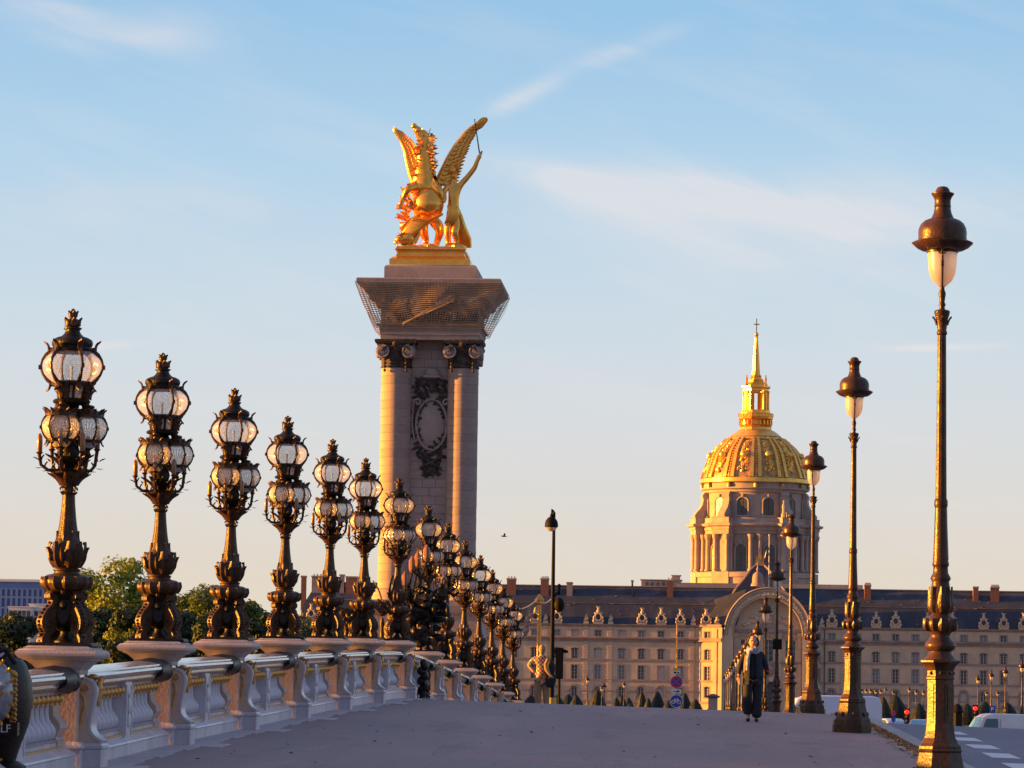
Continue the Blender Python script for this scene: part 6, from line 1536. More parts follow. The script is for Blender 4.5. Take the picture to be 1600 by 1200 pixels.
b = MB(); b.lathe([(W_(r), zd(y)) for r, y in T_], 8, a0=pi / 8); ms(b, 'spire', 'gold')
b = MB(); b.ball((0, 0, zd(522.5)), W_(3.3), 12, 8); ms(b, 'spire_ball', 'gold', True)
b = MB(); b.box(-.13, .13, -.13, .13, zd(520), zd(498)); b.box(-W_(4.5), -.131, -.13, .13, zd(507.5), zd(506)); b.box(.131, W_(4.5), -.13, .13, zd(507.5), zd(506)); ms(b, 'cross', 'lead')
# side chapels below the drum, mostly hidden by the long roof
b = MB(); b.box(-28, 28, -26, 26, GZ, zd(916)); ms(b, 'church_body', 'dome_stone')
# ------------------------------------------------------------------ trees on the far bank
def tree(px, top, hw, Y, mat, label, seed, n=3600):
    rn = random.Random(seed); p = at(px, top, Y); g = interp(LEFT, Y) - .25; W0 = hw * Y / F; H = p.z - g
    t = thing('tree', label, 'tree', (p.x, Y, g), 0, 'trees beyond the balustrade')
    b = MB(); lean = rn.uniform(-.5, .5)
    b.tube([(0, 0, -.3), (lean * .2, 0, H * .2), (lean * .5, .1, H * .45), (lean, 0, H * .75)], [.38, .30, .22, .08], 8)
    for q in range(6):
        a = rn.uniform(0, 2 * pi); z = H * rn.uniform(.25, .5); r = W0 * rn.uniform(.4, .7)
        b.tube([(lean * .4, 0, z), (lean * .4 + r * .5 * cos(a), r * .5 * sin(a), z + H * .15), (lean * .4 + r * cos(a), r * sin(a), z + H * .25)], [.14, .09, .03], 6)
    b.build('trunk', 'bark', t)
    b = MB(); cl = []
    for q in range(46):
        a = rn.uniform(0, 2 * pi); v = rn.uniform(.10, .93); rr = W0 * sqrt(max(0, 1 - ((v - .48) / .58) ** 2)) * rn.uniform(.30, .92)
        cl.append((rr * cos(a) * .92, rr * sin(a) * .92, H * v, W0 * rn.uniform(.22, .38)))
    cl.append((0, 0, H * .9, W0 * .35))
    vs, fs = [], []
    for q in range(n):
        c = cl[rn.randrange(len(cl))]
        u_, v_ = rn.uniform(-1, 1), rn.uniform(0, 2 * pi); s_ = sqrt(1 - u_ * u_); rad = c[3] * rn.uniform(.55, 1.08)
        P = Vector((c[0] + rad * s_ * cos(v_), c[1] + rad * s_ * sin(v_), c[2] + rad * u_ * .8)); P.z = min(P.z, H * 1.01)
        nrm = Vector((s_ * cos(v_) + rn.uniform(-.6, .6), s_ * sin(v_) + rn.uniform(-.6, .6), u_ + rn.uniform(-.4, .8))).normalized()
        t1 = nrm.orthogonal().normalized(); t1 = Quaternion(nrm, rn.uniform(0, 6.28)) @ t1; t2 = nrm.cross(t1); sz = rn.uniform(.12, .27)
        k = len(vs); vs += [P + t1 * sz, P + t2 * sz * .7 + nrm * sz * .2, P - t1 * sz, P - t2 * sz * .7 + nrm * sz * .2]; fs.append((k, k + 1, k + 2, k + 3))
    b.add(vs, fs); b.build('crown', mat, t, smooth=False)
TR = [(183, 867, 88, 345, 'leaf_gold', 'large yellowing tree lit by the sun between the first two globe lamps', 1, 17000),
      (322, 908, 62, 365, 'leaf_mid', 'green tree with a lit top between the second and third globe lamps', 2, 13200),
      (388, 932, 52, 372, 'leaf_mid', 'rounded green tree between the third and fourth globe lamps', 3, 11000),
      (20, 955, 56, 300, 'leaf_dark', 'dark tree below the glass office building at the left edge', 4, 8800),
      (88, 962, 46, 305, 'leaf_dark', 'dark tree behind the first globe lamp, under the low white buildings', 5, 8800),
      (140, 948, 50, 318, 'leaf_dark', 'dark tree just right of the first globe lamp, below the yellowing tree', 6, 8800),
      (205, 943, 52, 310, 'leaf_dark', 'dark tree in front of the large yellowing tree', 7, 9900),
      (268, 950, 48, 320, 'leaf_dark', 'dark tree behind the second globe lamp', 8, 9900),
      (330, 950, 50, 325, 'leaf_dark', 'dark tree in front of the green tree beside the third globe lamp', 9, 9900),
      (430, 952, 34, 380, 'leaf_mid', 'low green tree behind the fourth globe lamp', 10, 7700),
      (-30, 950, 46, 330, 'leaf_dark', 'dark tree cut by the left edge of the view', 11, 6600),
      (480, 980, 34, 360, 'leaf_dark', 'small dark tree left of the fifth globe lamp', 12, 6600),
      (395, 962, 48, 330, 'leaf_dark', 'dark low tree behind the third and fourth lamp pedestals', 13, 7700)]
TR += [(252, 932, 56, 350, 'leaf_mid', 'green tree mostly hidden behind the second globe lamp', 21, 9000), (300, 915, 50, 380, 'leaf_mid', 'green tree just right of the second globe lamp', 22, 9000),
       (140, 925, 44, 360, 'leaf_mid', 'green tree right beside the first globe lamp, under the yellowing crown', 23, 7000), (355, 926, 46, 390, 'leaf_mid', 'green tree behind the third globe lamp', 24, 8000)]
for q in range(11):
    Yq = 408 + 15 * q; xq_ = -44 - (q % 3) * 1.5; TR.append((1101 + xq_ * F / Yq, 1064 - (6.4 + .4 * (q % 3)) * F / Yq - 3, 5.2 * F / Yq, Yq, 'leaf_dark', 'dark esplanade tree half hidden behind the far globe lamps and the pylon', 40 + q, 5000))
for q in range(5):  # added trees, out of view, to shade the far lamps and vans
    Yq = 168 + 15.5 * q; TR.append((1101 - 50 * F / Yq, 1046 - (10.2 + .5 * (q % 2)) * F / Yq, 6.5 * F / Yq, Yq, 'leaf_mid', 'tall quay tree outside the left edge that shades the far street lamps', 70 + q, 6000))
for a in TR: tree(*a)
# office and low buildings on the left
ob = thing('office_building', 'blue glass office building with flat white roof edge at the far left', 'building', (at(0, 950, 900).x, 900, 0))
def zo(py): return at(10, py, 900).z
x0, x1 = at(-190, 950, 900).x - ob.location.x, at(92, 950, 900).x - ob.location.x
b = MB(); opens = []
rows = [(931.5, 921), (948, 934.5), (964, 951)]; nb = 34; stp = (x1 - x0) / nb
for (ya, yb) in rows:
    for k in range(nb): opens.append((x0 + k * stp + .3, x0 + (k + 1) * stp - .3, zo(ya), zo(yb)))
wall_grid(b, x0, x1, -7.5, zo(909), opens, .4); b.box(x0, x1, .45, 14, -7.5, zo(909) - .1); b.build('wall', 'office', ob, smooth=False)
b = MB(); b.box(x0 - .5, x1 + .5, -.6, 14, zo(908.9), zo(906)); b.box(x0 + 3, x1 - 6, 3, 10, zo(905.8), zo(904)); b.build('roof_edge', 'whitep', ob, smooth=False)
PM = {}
for (a, c, e, f) in opens:
    b = MB(); b.box(0, c - a, 0, .05, 0, f - e)
    key = round(f - e, 3)
    if key not in PM: PM[key] = b.build('window', 'office_win', ob, smooth=False, loc=(a, .36, e)).data
    else: link('window', PM[key], ob, (a, .36, e))
lw = thing('low_building', 'low white buildings with lit roofs under the glass office block', 'building', (at(45, 960, 600).x, 600, 0))
def zl(py): return at(45, py, 600).z
for (pa, pb, ya, yb) in ((13, 48, 975, 949), (40, 78, 975, 944)):
    xa_, xb2 = at(pa, 960, 600).x - lw.location.x, at(pb, 960, 600).x - lw.location.x
    b = MB(); b.box(xa_, xb2, (pb > 60) * 3, 9, zl(1010), zl(yb)); b.box(xa_ - .15, xb2 + .15, (pb > 60) * 3 - .15, 9, zl(yb) + .001, zl(yb - 1.5)); b.build('wall', 'whitep', lw, smooth=False)
    for q in range(5): b = MB(); xx = xa_ + (xb2 - xa_) * (q + .5) / 5; b.box(xx - .3, xx + .3, (pb > 60) * 3 - .03, (pb > 60) * 3 + .1, zl(962), zl(954)); b.build('window', 'window', lw, smooth=False)

# ------------------------------------------------------------------ clipped yews, lawn
def yew_mesh(seed):
    rn = random.Random(seed); b = MB(); vs, fs = [], []
    b.lathe([(.42, 0), (.46, .12), (.40, .4), (.27, .7), (.12, .93), (.02, 1.0)], 12)
    for q in range(900):
        v = rn.random() ** 1.3; r = .49 * (1 - v ** 1.6) + .02; a = rn.uniform(0, 2 * pi); P = Vector((r * cos(a), r * sin(a), v)); n_ = Vector((cos(a), sin(a), .5)).normalized()
        t1 = Quaternion(n_, rn.uniform(0, 6.28)) @ n_.orthogonal().normalized(); t2 = n_.cross(t1); s_ = rn.uniform(.015, .035); k = len(vs)
        P += n_ * rn.uniform(-.02, .02); vs += [P + t1 * s_, P + t2 * s_ + n_ * .01, P - t1 * s_, P - t2 * s_ + n_ * .01]; fs.append((k, k + 1, k + 2, k + 3))
    b.add(vs, fs); o = b.build('clipped_yew', 'yew', smooth=False); me = o.data; bpy.data.objects.remove(o); return me
YM = [yew_mesh(1), yew_mesh(2), yew_mesh(3)]
YL = [(830, 1087, 34, 'behind the man, left of him'), (870, 1086, 30, 'just right of the man'), (888, 1085, 30, 'between the man and the dark lantern'), (901, 1087, 26, 'left of the dark lantern'),
      (934, 1078, 26, 'tall one under the fourth ground arch'), (963, 1090, 20, 'right of the twin lantern'), (972, 1088, 20, 'under the thin dark lamp post'), (982, 1090, 20, 'beside the thin dark lamp post'), (985, 1099, 24, 'low one right of the thin lamp post'),
      (1003, 1081, 18, 'pointed one under the sixth ground arch'), (1013, 1091, 16, 'small one beside the pointed yew'), (1028, 1081, 22, 'round-topped one left of the traffic signs'), (1029, 1098, 20, 'low one left of the bicycle sign'),
      (1045, 1094, 22, 'dark one behind the bicycle sign'), (1070, 1083, 22, 'tall one right of the traffic signs'), (1087, 1093, 24, 'cone in front of the lit bay'), (1108, 1106, 14, 'tiny one beside the stone pillar'), (1069, 1104, 14, 'tiny one right of the bicycle sign'),
      (1381, 1090, 22, 'behind the large white van'), (1400, 1087, 34, 'widest cone, left of the red traffic signal'), (1436, 1099, 26, 'left of the nearest street lamp'), (1511, 1100, 30, 'round one left of the second red signal'), (1539, 1096, 30, 'behind the parking sign'), (1574, 1098, 32, 'above the small white van')]
for q, (px, top, w, where) in enumerate(YL):
    Y = 560 + (q * 37) % 90; g = interp(LEFT, Y) - .25; p = at(px, top, Y); o = link('clipped_yew', YM[q % 3], None, (p.x, Y, g)); o.scale = (1.4 * w / .98 * Y / F, 1.4 * w / .98 * Y / F, p.z - g); o.rotation_euler = (0, 0, q)
    tag(o, 'dark clipped yew cone before the long building, ' + where, 'topiary', 'clipped yew cones on the lawn')
b = MB(); b.add([(-60, 590, interp(LEFT, 590) - .23), (70, 590, interp(LEFT, 590) - .23), (70, 745, interp(LEFT, 745) - .22), (-60, 745, interp(LEFT, 745) - .22)], [(0, 1, 2, 3)]); b.build('lawn', 'lawn')['kind'] = 'structure'

# ------------------------------------------------------------------ other street lamps of the esplanade
snapshot()
EL = [(918, 1055, 480, 'dark lantern post left of the lit twin lantern'), (944.5, 1067, 500, 'sunlit lantern post in front of the fourth ground arch'), (940.5, 1070, 505, 'thin lantern post close behind the sunlit lantern'), (975, 1064, 540, 'thin dark lantern post before the fifth ground arch'),
      (1528, 1054, 520, 'dark street lamp, first from the left of the four at the right edge'), (1549, 1047, 465, 'dark street lamp, second from the left of the four at the right edge'), (1571, 1041, 430, 'dark street lamp, third from the left of the four at the right edge'), (1597, 1031, 395, 'tallest dark street lamp at the right edge'),
      (1541.5, 1078, 610, 'short sunlit lamp left of the parking sign'), (1559, 1078, 612, 'short sunlit lamp right of the parking sign'),
      (1420.5, 1072, 590, 'dark lamp left of the nearest street lamp, highest of three'), (1431.5, 1076, 600, 'dark lamp, middle of the three left of the nearest street lamp'), (1443, 1077, 610, 'dark lamp touching the outline of the nearest street lamp'),
      (1346.5, 1074, 640, 'first small lit lamp of the row above the van'), (1353, 1074, 645, 'second small lit lamp of the row above the van'), (1360, 1074, 650, 'third small lit lamp of the row above the van'), (1368, 1075, 655, 'fourth small lamp of the row above the van'), (1376, 1075, 660, 'fifth small lamp of the row above the van'), (1384, 1073, 650, 'last small lamp of the row above the van'),
      (1396, 1077, 640, 'small dark lamp over the widest yew cone')]
for px, py, Y, lab in EL:
    p = at(px, py, Y); g = interp(LEFT, Y) - .25; o = dup(kl); o.location = (p.x, Y, g); s = (p.z - g) / 6.96; w = s * (1.45 if s < .85 else 1.15); o.scale = (w, w, s)
    o['label'] = lab; o['group'] = 'street lamps on the esplanade'
bx = MB(); bx.box(-.17, .17, -.27, -.08, 3.55, 3.95); bx.box(-.14, .14, -.285, -.272, 3.60, 3.90)
l5 = [o for o in COL.objects if o.name.startswith('street_lamp') and abs(o.location.y - 144) < .1][0]
bx.build('control_box', 'iron_dark', l5, smooth=False)

# tall modern pole
p = at(861.5, 1105, 150); g = interp(LEFT, 150) - .2; tz = at(863, 800, 150).z - g
mp_ = thing('tall_lamp_post', 'tall slim dark lamp post with a round hooded head, right of the man', 'street lamp', (p.x, 150, g))
b = MB(); b.lathe([(.16, 0), (.16, .9), (.12, .95), (.10, 2.5), (.085, 5), (.06, tz)], 12); b.build('pole', 'iron_dark', mp_)
b = MB(); b.tube([(0, 0, tz - .9), (-.02, 0, tz + .05), (-.08, 0, tz + .12), (-.10, 0, tz - .12)], [.035, .04, .04, .03], 8); b.build('arm', 'iron_dark', mp_)
b = MB(); b.lathe([(.25, -.62), (.27, -.60), (.27, -.5), (.24, -.36), (.15, -.24), (.06, -.18), (.06, -.08)], 16, (-.10, 0, tz)); hd = b.build('hood', 'iron_dark', mp_)
b = MB(); b.lathe([(.08, -.78), (.18, -.72), (.235, -.62)], 14, (-.10, 0, tz)); b.build('diffuser', 'glass_frost', hd)
b = MB(); zq = at(872, 945, 150).z - g; b.ball((.26, 0, zq), (.22, .22, .30), 12, 8); b.tube([(.05, 0, zq + .3), (.28, 0, zq + .62)], .03, 6); b.lathe([(.05, .4), (.05, .7), (.1, .75), (.03, .85)], 8, (.25, 0, zq)); b.build('loudspeaker', 'iron_dark', mp_)
b = MB(); b.lathe([(.20, at(862, 1106, 150).z - g), (.20, at(862, 1090, 150).z - g)], 10); b.build('sunlit_pole_band', 'yellow', mp_)  # yellow band painted as the sunlit length of the pole
# traffic signal seen from behind
p = at(874, 1040, 158); g2 = interp(LEFT, 158) - .25
ts = thing('traffic_signal', 'black traffic signal seen from behind, right of the tall pole', 'traffic light', (p.x, 158, g2))
z1_, z0_ = at(874, 1012, 158).z - g2, at(874, 1061, 158).z - g2
b = MB(); b.lathe([(.06, 0), (.06, z0_ + .2)], 8); b.build('pole', 'iron_dark', ts)
b = MB(); b.box(-.16, .16, -.1, .1, z0_, z1_); b.box(-.12, .12, -.14, -.101, z0_ + .1, z1_ - .1); b.build('housing', 'iron_dark', ts, smooth=False)
b = MB(); b.prism([(-.34, z1_ - .22), (.36, z1_ - .22), (.36, z1_ - .12), (.1, z1_ - .03), (-.1, z1_ - .03), (-.34, z1_ - .14)], -.06, .20); b.build('visor', 'iron_dark', ts, smooth=False)
# mast left of the pole with two wires; gilt colour stands in for sunlight
p = at(843, 930, 170); g3 = interp(LEFT, 170) - .25; h3 = p.z - g3
ms_ = thing('mast', 'slender sunlit mast with small sculpture, standing behind the man', 'mast', (p.x, 170, g3))
b = MB(); b.lathe([(.14, 0), (.13, 2), (.11, h3 * .5), (.09, h3 - .4)], 10); b.build('pole', 'gilt', ms_)
b = MB(); b.lathe([(.08, 0), (.2, .1), (.22, .25), (.1, .4), (.05, .5)], 10, (0, 0, h3 - .45)); b.build('finial', 'gilt', ms_)
b = MB(); rn = random.Random(5)
for q in range(10): b.ball((-.25 - .12 * rn.random() - .04 * q, rn.uniform(-.1, .1), h3 - .5 - q * .14), (.13, .1, .12), 7, 5)
b.build('sculpture', 'copper', ms_)
for (xa_, ya_, xb2, yb_) in ((806, 952, 839, 937), (843, 941, 862, 935)):
    b = MB(); A_, B_ = at(xa_, ya_, 165), at(xb2, yb_, 165); b.tube([A_.lerp(B_, q / 6) - Vector((0, 0, .12 * sin(pi * q / 6))) for q in range(7)], .02, 5)
    o = b.build('wire', 'whitep', ms_); o.location = -ms_.location
# bird
p = at(787.5, 838, 260); bd = thing('bird', 'small bird gliding in the sky right of the pylon', 'bird', p)
b = MB(); b.ball((0, 0, 0), (.16, .06, .05), 8, 6); b.ball((-.16, 0, .02), (.05, .04, .04), 6, 5); b.leaf((.12, 0, 0), (0, 0, 1), (1, 0, -.2), .14, .08, .05, 3)
for s in (-1, 1): b.leaf((0, s * .04, .02), (0, 0, 1), (.2, s, .45), .34, .12, .15, 4)
b.build('body', 'iron_dark', bd, angle=60)

# ------------------------------------------------------------------ road signs
p = at(1057, 1069, 188); g = interp(LEFT, 188) - .3
sp = thing('sign_post', 'sign post with no-stopping disc and blue cycle disc in front of the long building', 'road sign', (p.x, 188, g))
def zz(py): return at(1057, py, 188).z - g
b = MB(); b.lathe([(.04, 0), (.04, zz(1048))], 10); b.build('post', 'iron_dark', sp)
b = MB(); b.lathe([(.045, zz(1048)), (.045, zz(974)), (.02, zz(973))], 10, (-.0, .06, 0)); b.build('upper_post', 'gilt', sp)  # upper length coloured gilt in place of the low sun on it
def disc(z, rim, face, r=.335, rr=.29):
    b = MB(); Mx = Matrix.Translation((0, -.07, z)) @ Matrix.Rotation(pi / 2, 4, 'X'); b.lathe([(r, 0), (r, .03)], 32, M=Mx); d = b.build('sign_disc', rim, sp, smooth=False)
    b = MB(); b.lathe([(rr, .031), (rr, .036)], 32, M=Mx); f = b.build('sign_face', face, d, smooth=False); return d, Mx
d, Mx = disc(zz(1065.5), 'whitep', 'red', .335, .31)
b = MB(); b.lathe([(.225, .037), (.225, .041)], 28, M=Mx); b.build('sign_field', 'blue', d, smooth=False)
b = MB()
for a in (45, -45): b.box(-.225, .225, -.028, .028, .042 + (a > 0) * .001, .045 + (a > 0) * .001, Mx @ Matrix.Rotation(radians(a), 4, 'Z'))
b.build('sign_cross', 'red', d, smooth=False)
d, Mx = disc(zz(1095.5), 'whitep', 'blue', .335, .305)
b = MB()
for s in (-1, 1): b.tube([Mx @ Vector((s * .14 + .085 * cos(q * pi / 7), -.05 + .085 * sin(q * pi / 7), .05)) for q in range(14)], .012, 5, closed=True)
for pa, pb in (((-.14, -.05), (-.05, .07)), ((-.05, .07), (.09, .07)), ((.09, .07), (.0, -.05)), ((0, -.05), (-.14, -.05)), ((0, -.05), (-.07, .10)), ((.14, -.05), (.08, .13)), ((.08, .13), (.02, .14)), ((-.10, .105), (-.04, .105))): b.tube([Mx @ Vector((pa[0], pa[1], .05)), Mx @ Vector((pb[0], pb[1], .05))], .012, 5)
b.build('bicycle_symbol', 'whitep', d)
b = MB(); b.box(-.25, .25, -.10, -.07, zz(1083.5), zz(1077)); pl = b.build('plate', 'whitep', sp, smooth=False)
b = MB(); zc = zz(1080.3); b.box(-.18, .06, -.106, -.101, zc - .03, zc + .01); b.add([(.04, -.105, zc - .06), (.19, -.105, zc), (.04, -.105, zc + .06)], [(0, 1, 2)]); b.build('arrow', 'iron_dark', pl, smooth=False)
b = MB(); b.box(-.18, .18, -.10, -.07, zz(1053.5), zz(1048.2)); pl = b.build('plate', 'whitep', sp, smooth=False)
b = MB(); zc = zz(1051); b.box(-.14, -.02, -.106, -.101, zc - .04, zc + .05); b.box(.03, .14, -.106, -.101, zc - .04, zc + .03); b.build('pictogram', 'iron_dark', pl, smooth=False)
b = MB(); b.box(-.18, .16, -.10, -.07, zz(1048), zz(1043.5)); b.build('plate', 'yellow', sp, smooth=False)
def small_post(px, top, Y, label, cat, name='sign_post'):
    p = at(px, top, Y); g = interp(LEFT, Y) - .25; t = thing(name, label, cat, (p.x, Y, g)); return t, p.z - g
t, h = small_post(1550.5, 1103, 255, 'blue parking sign between the two short sunlit lamps', 'road sign')
b = MB(); b.lathe([(.04, 0), (.04, h - .2)], 8); b.build('post', 'iron_dark', t)
b = MB(); b.box(-.19, .19, -.08, -.05, h - .62, h); pp = b.build('plate', 'blue', t, smooth=False); text('P', .38, 'whitep', pp, (0, -.085, h - .24), (pi / 2, 0, 0)); text('i', .2, 'whitep', pp, (.05, -.085, h - .52), (pi / 2, 0, 0))
t, h = small_post(1396, 1110.5, 250, 'small no-parking disc over a blue plate, left of the red signal', 'road sign')
b = MB(); b.lathe([(.035, 0), (.035, h - .1)], 8); b.build('post', 'iron_dark', t)
b = MB(); Mx = Matrix.Translation((0, -.05, h - .16)) @ Matrix.Rotation(pi / 2, 4, 'X'); b.lathe([(.18, 0), (.18, .02)], 20, M=Mx); dd = b.build('sign_disc', 'red', t, smooth=False); b = MB(); b.lathe([(.12, .021), (.12, .025)], 20, M=Mx); b.build('sign_field', 'blue', dd, smooth=False)
b = MB(); b.box(-.026, .026, -.12, .12, .026, .03, Mx @ Matrix.Rotation(.78, 4, 'Z')); b.build('slash', 'red', dd, smooth=False)
b = MB(); b.box(-.14, .14, -.06, -.04, h - .72, h - .42); b.build('plate', 'blue', t, smooth=False)
for px, py, Y, lab in ((1417, 1108, 252, 'red traffic signal over the small cars, left of the nearest street lamp'), (1524, 1102.5, 262, 'red traffic signal above the small white van')):
    t, h = small_post(px, py, Y, lab, 'traffic light', 'traffic_signal')
    b = MB(); b.lathe([(.06, 0), (.06, h - .9)], 8); b.build('pole', 'iron_dark', t)
    b = MB(); b.box(-.17, .17, -.12, .12, h - .98, h + .05); hs = b.build('housing', 'iron_dark', t, smooth=False)
    for q, m in ((0, 'red_lamp'), (1, 'slate_dark'), (2, 'slate_dark')):
        b = MB(); Mx = Matrix.Translation((0, -.12, h - .20 - q * .3)) @ Matrix.Rotation(pi / 2, 4, 'X'); b.lathe([(.16 if q == 0 else .11, .0), (.12 if q == 0 else .09, .05), (.0, .07)], 18, M=Mx); b.build('lens', m, hs)
# dark kiosk behind the nearest street lamp, stone pillar, bollard
t, h = small_post(1496, 1099, 240, 'dark round-topped kiosk just right of the nearest street lamp', 'kiosk', 'kiosk')
b = MB(); b.lathe([(.36, 0), (.36, .15), (.32, .2), (.32, h - .6)], 8, a0=pi / 8); b.build('body', 'iron_dark', t, smooth=False)
b = MB(); b.lathe([(.40, h - .6), (.42, h - .52), (.36, h - .45), (.30, h - .22), (.14, h - .06), (.03, h)], 16); b.build('roof', 'iron_dark', t)
t, h = small_post(1114, 1084, 200, 'grey stone pillar with a dark cap before the lit bay', 'pillar', 'stone_pillar')
b = MB(); b.box(-.25, .25, -.25, .25, 0, h - .22); b.build('shaft', 'facade_trim', t, smooth=False)
b = MB(); b.sqlathe([(.0, h - .22), (.1, h - .19), (.1, h - .13), (-.2, h)], .28, .28); b.build('cap', 'slate_dark', t, smooth=False)
for px, Y, lab in ((1246.5, 86.5, 'small brass bollard at the foot of the third street lamp'),):
    x_ = (px - 1101) * Y / F; t = thing('bollard', lab, 'bollard', (x_, Y, deck(x_, Y)))
    b = MB(); b.lathe([(.07, 0), (.07, .03), (.045, .05), (.05, .09), (.035, .11)], 12); b.build('body', 'gilt', t)
    b = MB(); b.ball((0, 0, .14), (.045, .045, .04), 10, 6); b.build('knob', 'gilt', t)

# ------------------------------------------------------------------ vehicles
def vehicle(name, label, cat, loc, side, Wd, paint, glass, wheels, windows, tail=None, wind=None, rz=0, group=None, extra=None):
    """side: outline (x,z) of the body; extruded with rounded shoulders; windows: polygons on the flanks"""
    t = thing(name, label, cat, loc, rz, group)
    b = MB(); n = len(side); cxm = sum(p[0] for p in side) / n; zmx = max(p[1] for p in side); levels = [(-Wd / 2, .94, .06), (-Wd / 2 + .05, .985, .02), (-Wd / 2 + .16, 1, 0), (Wd / 2 - .16, 1, 0), (Wd / 2 - .05, .985, .02), (Wd / 2, .94, .06)]
    vs, fs = [], []
    for y, s, dz in levels:
        for x, z in side: vs.append((cxm + (x - cxm) * (.985 + .015 * s), y + ((z / zmx) ** 2) * (.12 if y < 0 else -.12) * (z > zmx * .5), .25 + (z - .25) * s if z > .3 else z))
    for j in range(len(levels) - 1):
        for i in range(n): k = (i + 1) % n; fs.append((j * n + i, j * n + k, (j + 1) * n + k, (j + 1) * n + i))
    fs += [tuple(range(n - 1, -1, -1)), tuple((len(levels) - 1) * n + i for i in range(n))]
    b.add(vs, fs); body = b.build('body', paint, t, angle=30)
    for wx_ in wheels:
        for s in (-1, 1):
            b = MB(); Mx = Matrix.Translation((wx_, s * (Wd / 2 - .08), .32)) @ Matrix.Rotation(pi / 2, 4, 'X'); b.lathe([(.20, -.12), (.32, -.10), (.33, 0), (.32, .10), (.20, .12)], 20, M=Mx); w = b.build('wheel', 'tyre', t)
            b = MB(); b.lathe([(.19, -.123), (.12, -.13), (.02, -.126)], 14, M=Mx) if s > 0 else b.lathe([(.19, .123), (.12, .13), (.02, .126)], 14, M=Mx); b.build('rim', 'whitep', w)
    for poly in windows:
        for s in (-1, 1):
            b = MB(); f = (lambda p: s * (Wd / 2 + .012) - s * ((p[1] / zmx) ** 2) * .12 * (p[1] > zmx * .5)); vs = [(x, f((x, z)), z) for x, z in poly]; m = len(poly); vs += [(x, f((x, z)) - s * .05, z) for x, z in poly]
            b.add(vs, [tuple(range(m)) if s < 0 else tuple(range(m - 1, -1, -1))] + [(i, (i + 1) % m, (i + 1) % m + m, i + m) for i in range(m)]); b.build('side_window', glass, t, smooth=False)
    if wind:
        (xa_, za_), (xb2, zb2) = wind; b = MB(); o_ = Vector((-(zb2 - za_), 0, (xb2 - xa_))).normalized() * .02
        if xb2 < xa_: o_ = -o_
        if (o_.x > 0) != (xa_ > xb2): pass
        hw = Wd / 2 - .14; b.add([(xa_ + o_.x, -hw, za_ + abs(o_.z)), (xa_ + o_.x, hw, za_ + abs(o_.z)), (xb2 + o_.x, hw - .08, zb2 + abs(o_.z)), (xb2 + o_.x, -hw + .08, zb2 + abs(o_.z))], [(0, 1, 2, 3)]); b.build('windscreen', 'screenglass', t, smooth=False)
    if tail:
        for s in (-1, 1): b = MB(); b.box(tail[0] - .03, tail[0] + .04, s * (Wd / 2 - .12) - .10, s * (Wd / 2 - .12) + .10, tail[1], tail[2]); b.build('tail_light', 'red', t, smooth=False)
    if extra: extra(t, Wd)
    return t
g = interp(LEFT, 208) - .25
pr_, pl_ = at(1378, 1088, 208), at(1212, 1088, 208); L = pr_.x - pl_.x; hv = pr_.z - g
def vextra(t, Wd):
    b = MB(); b.box(-.25, -.08, -Wd / 2 - .22, -Wd / 2 - .02, 1.25, 1.6); b.build('wing_mirror', 'iron_dark', t, smooth=False)
    b = MB(); b.box(1.7, L - .25, -Wd / 2 - .03, -Wd / 2 - .001, 1.05, 1.12); b.build('side_trim', 'iron_dark', t, smooth=False)
    b = MB(); b.box(2.3, 2.33, -Wd / 2 - .012, -Wd / 2 - .001, .4, hv - .6); b.box(3.6, 3.63, -Wd / 2 - .012, -Wd / 2 - .001, .4, hv - .6); b.build('door_seam', 'iron_dark', t, smooth=False)
side = [(0, .35), (.0, .85), (.08, 1.05), (.35, 1.25), (.85, hv - .6), (1.15, hv - .18), (1.8, hv), (L - .5, hv), (L - .15, hv - .08), (L - .02, hv - .5), (L, .5), (L - .05, .35)]
vehicle('white_van', 'large high-roofed white van crossing behind the second street lamp', 'van', (pl_.x, 209, g), side, 2.0, 'white', 'carglass', (.95, L - 1.2), [[(.62, 1.35), (1.5, 1.35), (1.5, hv - .65), (.98, hv - .65)]], (L, 1.0, 1.7), ((.35, 1.26), (.84, hv - .61)), rz=radians(7), extra=vextra)
g = interp(LEFT, 205) - .25; pl2 = at(1519, 1138, 205); hv2 = at(1560, 1115, 205).z - g
side = [(0, .35), (.0, .75), (.12, .95), (.55, 1.08), (1.15, hv2 - .22), (1.45, hv2 - .05), (1.8, hv2), (4.2, hv2 - .02), (4.45, hv2 - .15), (4.5, .5), (4.45, .35)]
def v2(t, Wd):
    b = MB(); b.box(.78, .92, -Wd / 2 - .16, -Wd / 2 - .02, 1.05, 1.22); b.build('wing_mirror', 'whitep', t, smooth=False)
    b = MB(); b.box(2.12, 2.14, -Wd / 2 - .012, -Wd / 2 - .001, .4, hv2 - .3); b.build('door_seam', 'iron_dark', t, smooth=False)
vehicle('white_van', 'small white van with blue windscreen entering from the right edge', 'van', (pl2.x - .75, 205, g), side, 1.75, 'whitep', 'carglass', (.85, 3.6), [[(.92, 1.12), (2.0, 1.12), (2.0, hv2 - .28), (1.35, hv2 - .28)]], (4.5, .8, 1.3), ((.55, 1.09), (1.16, hv2 - .22)), rz=radians(14), extra=v2)
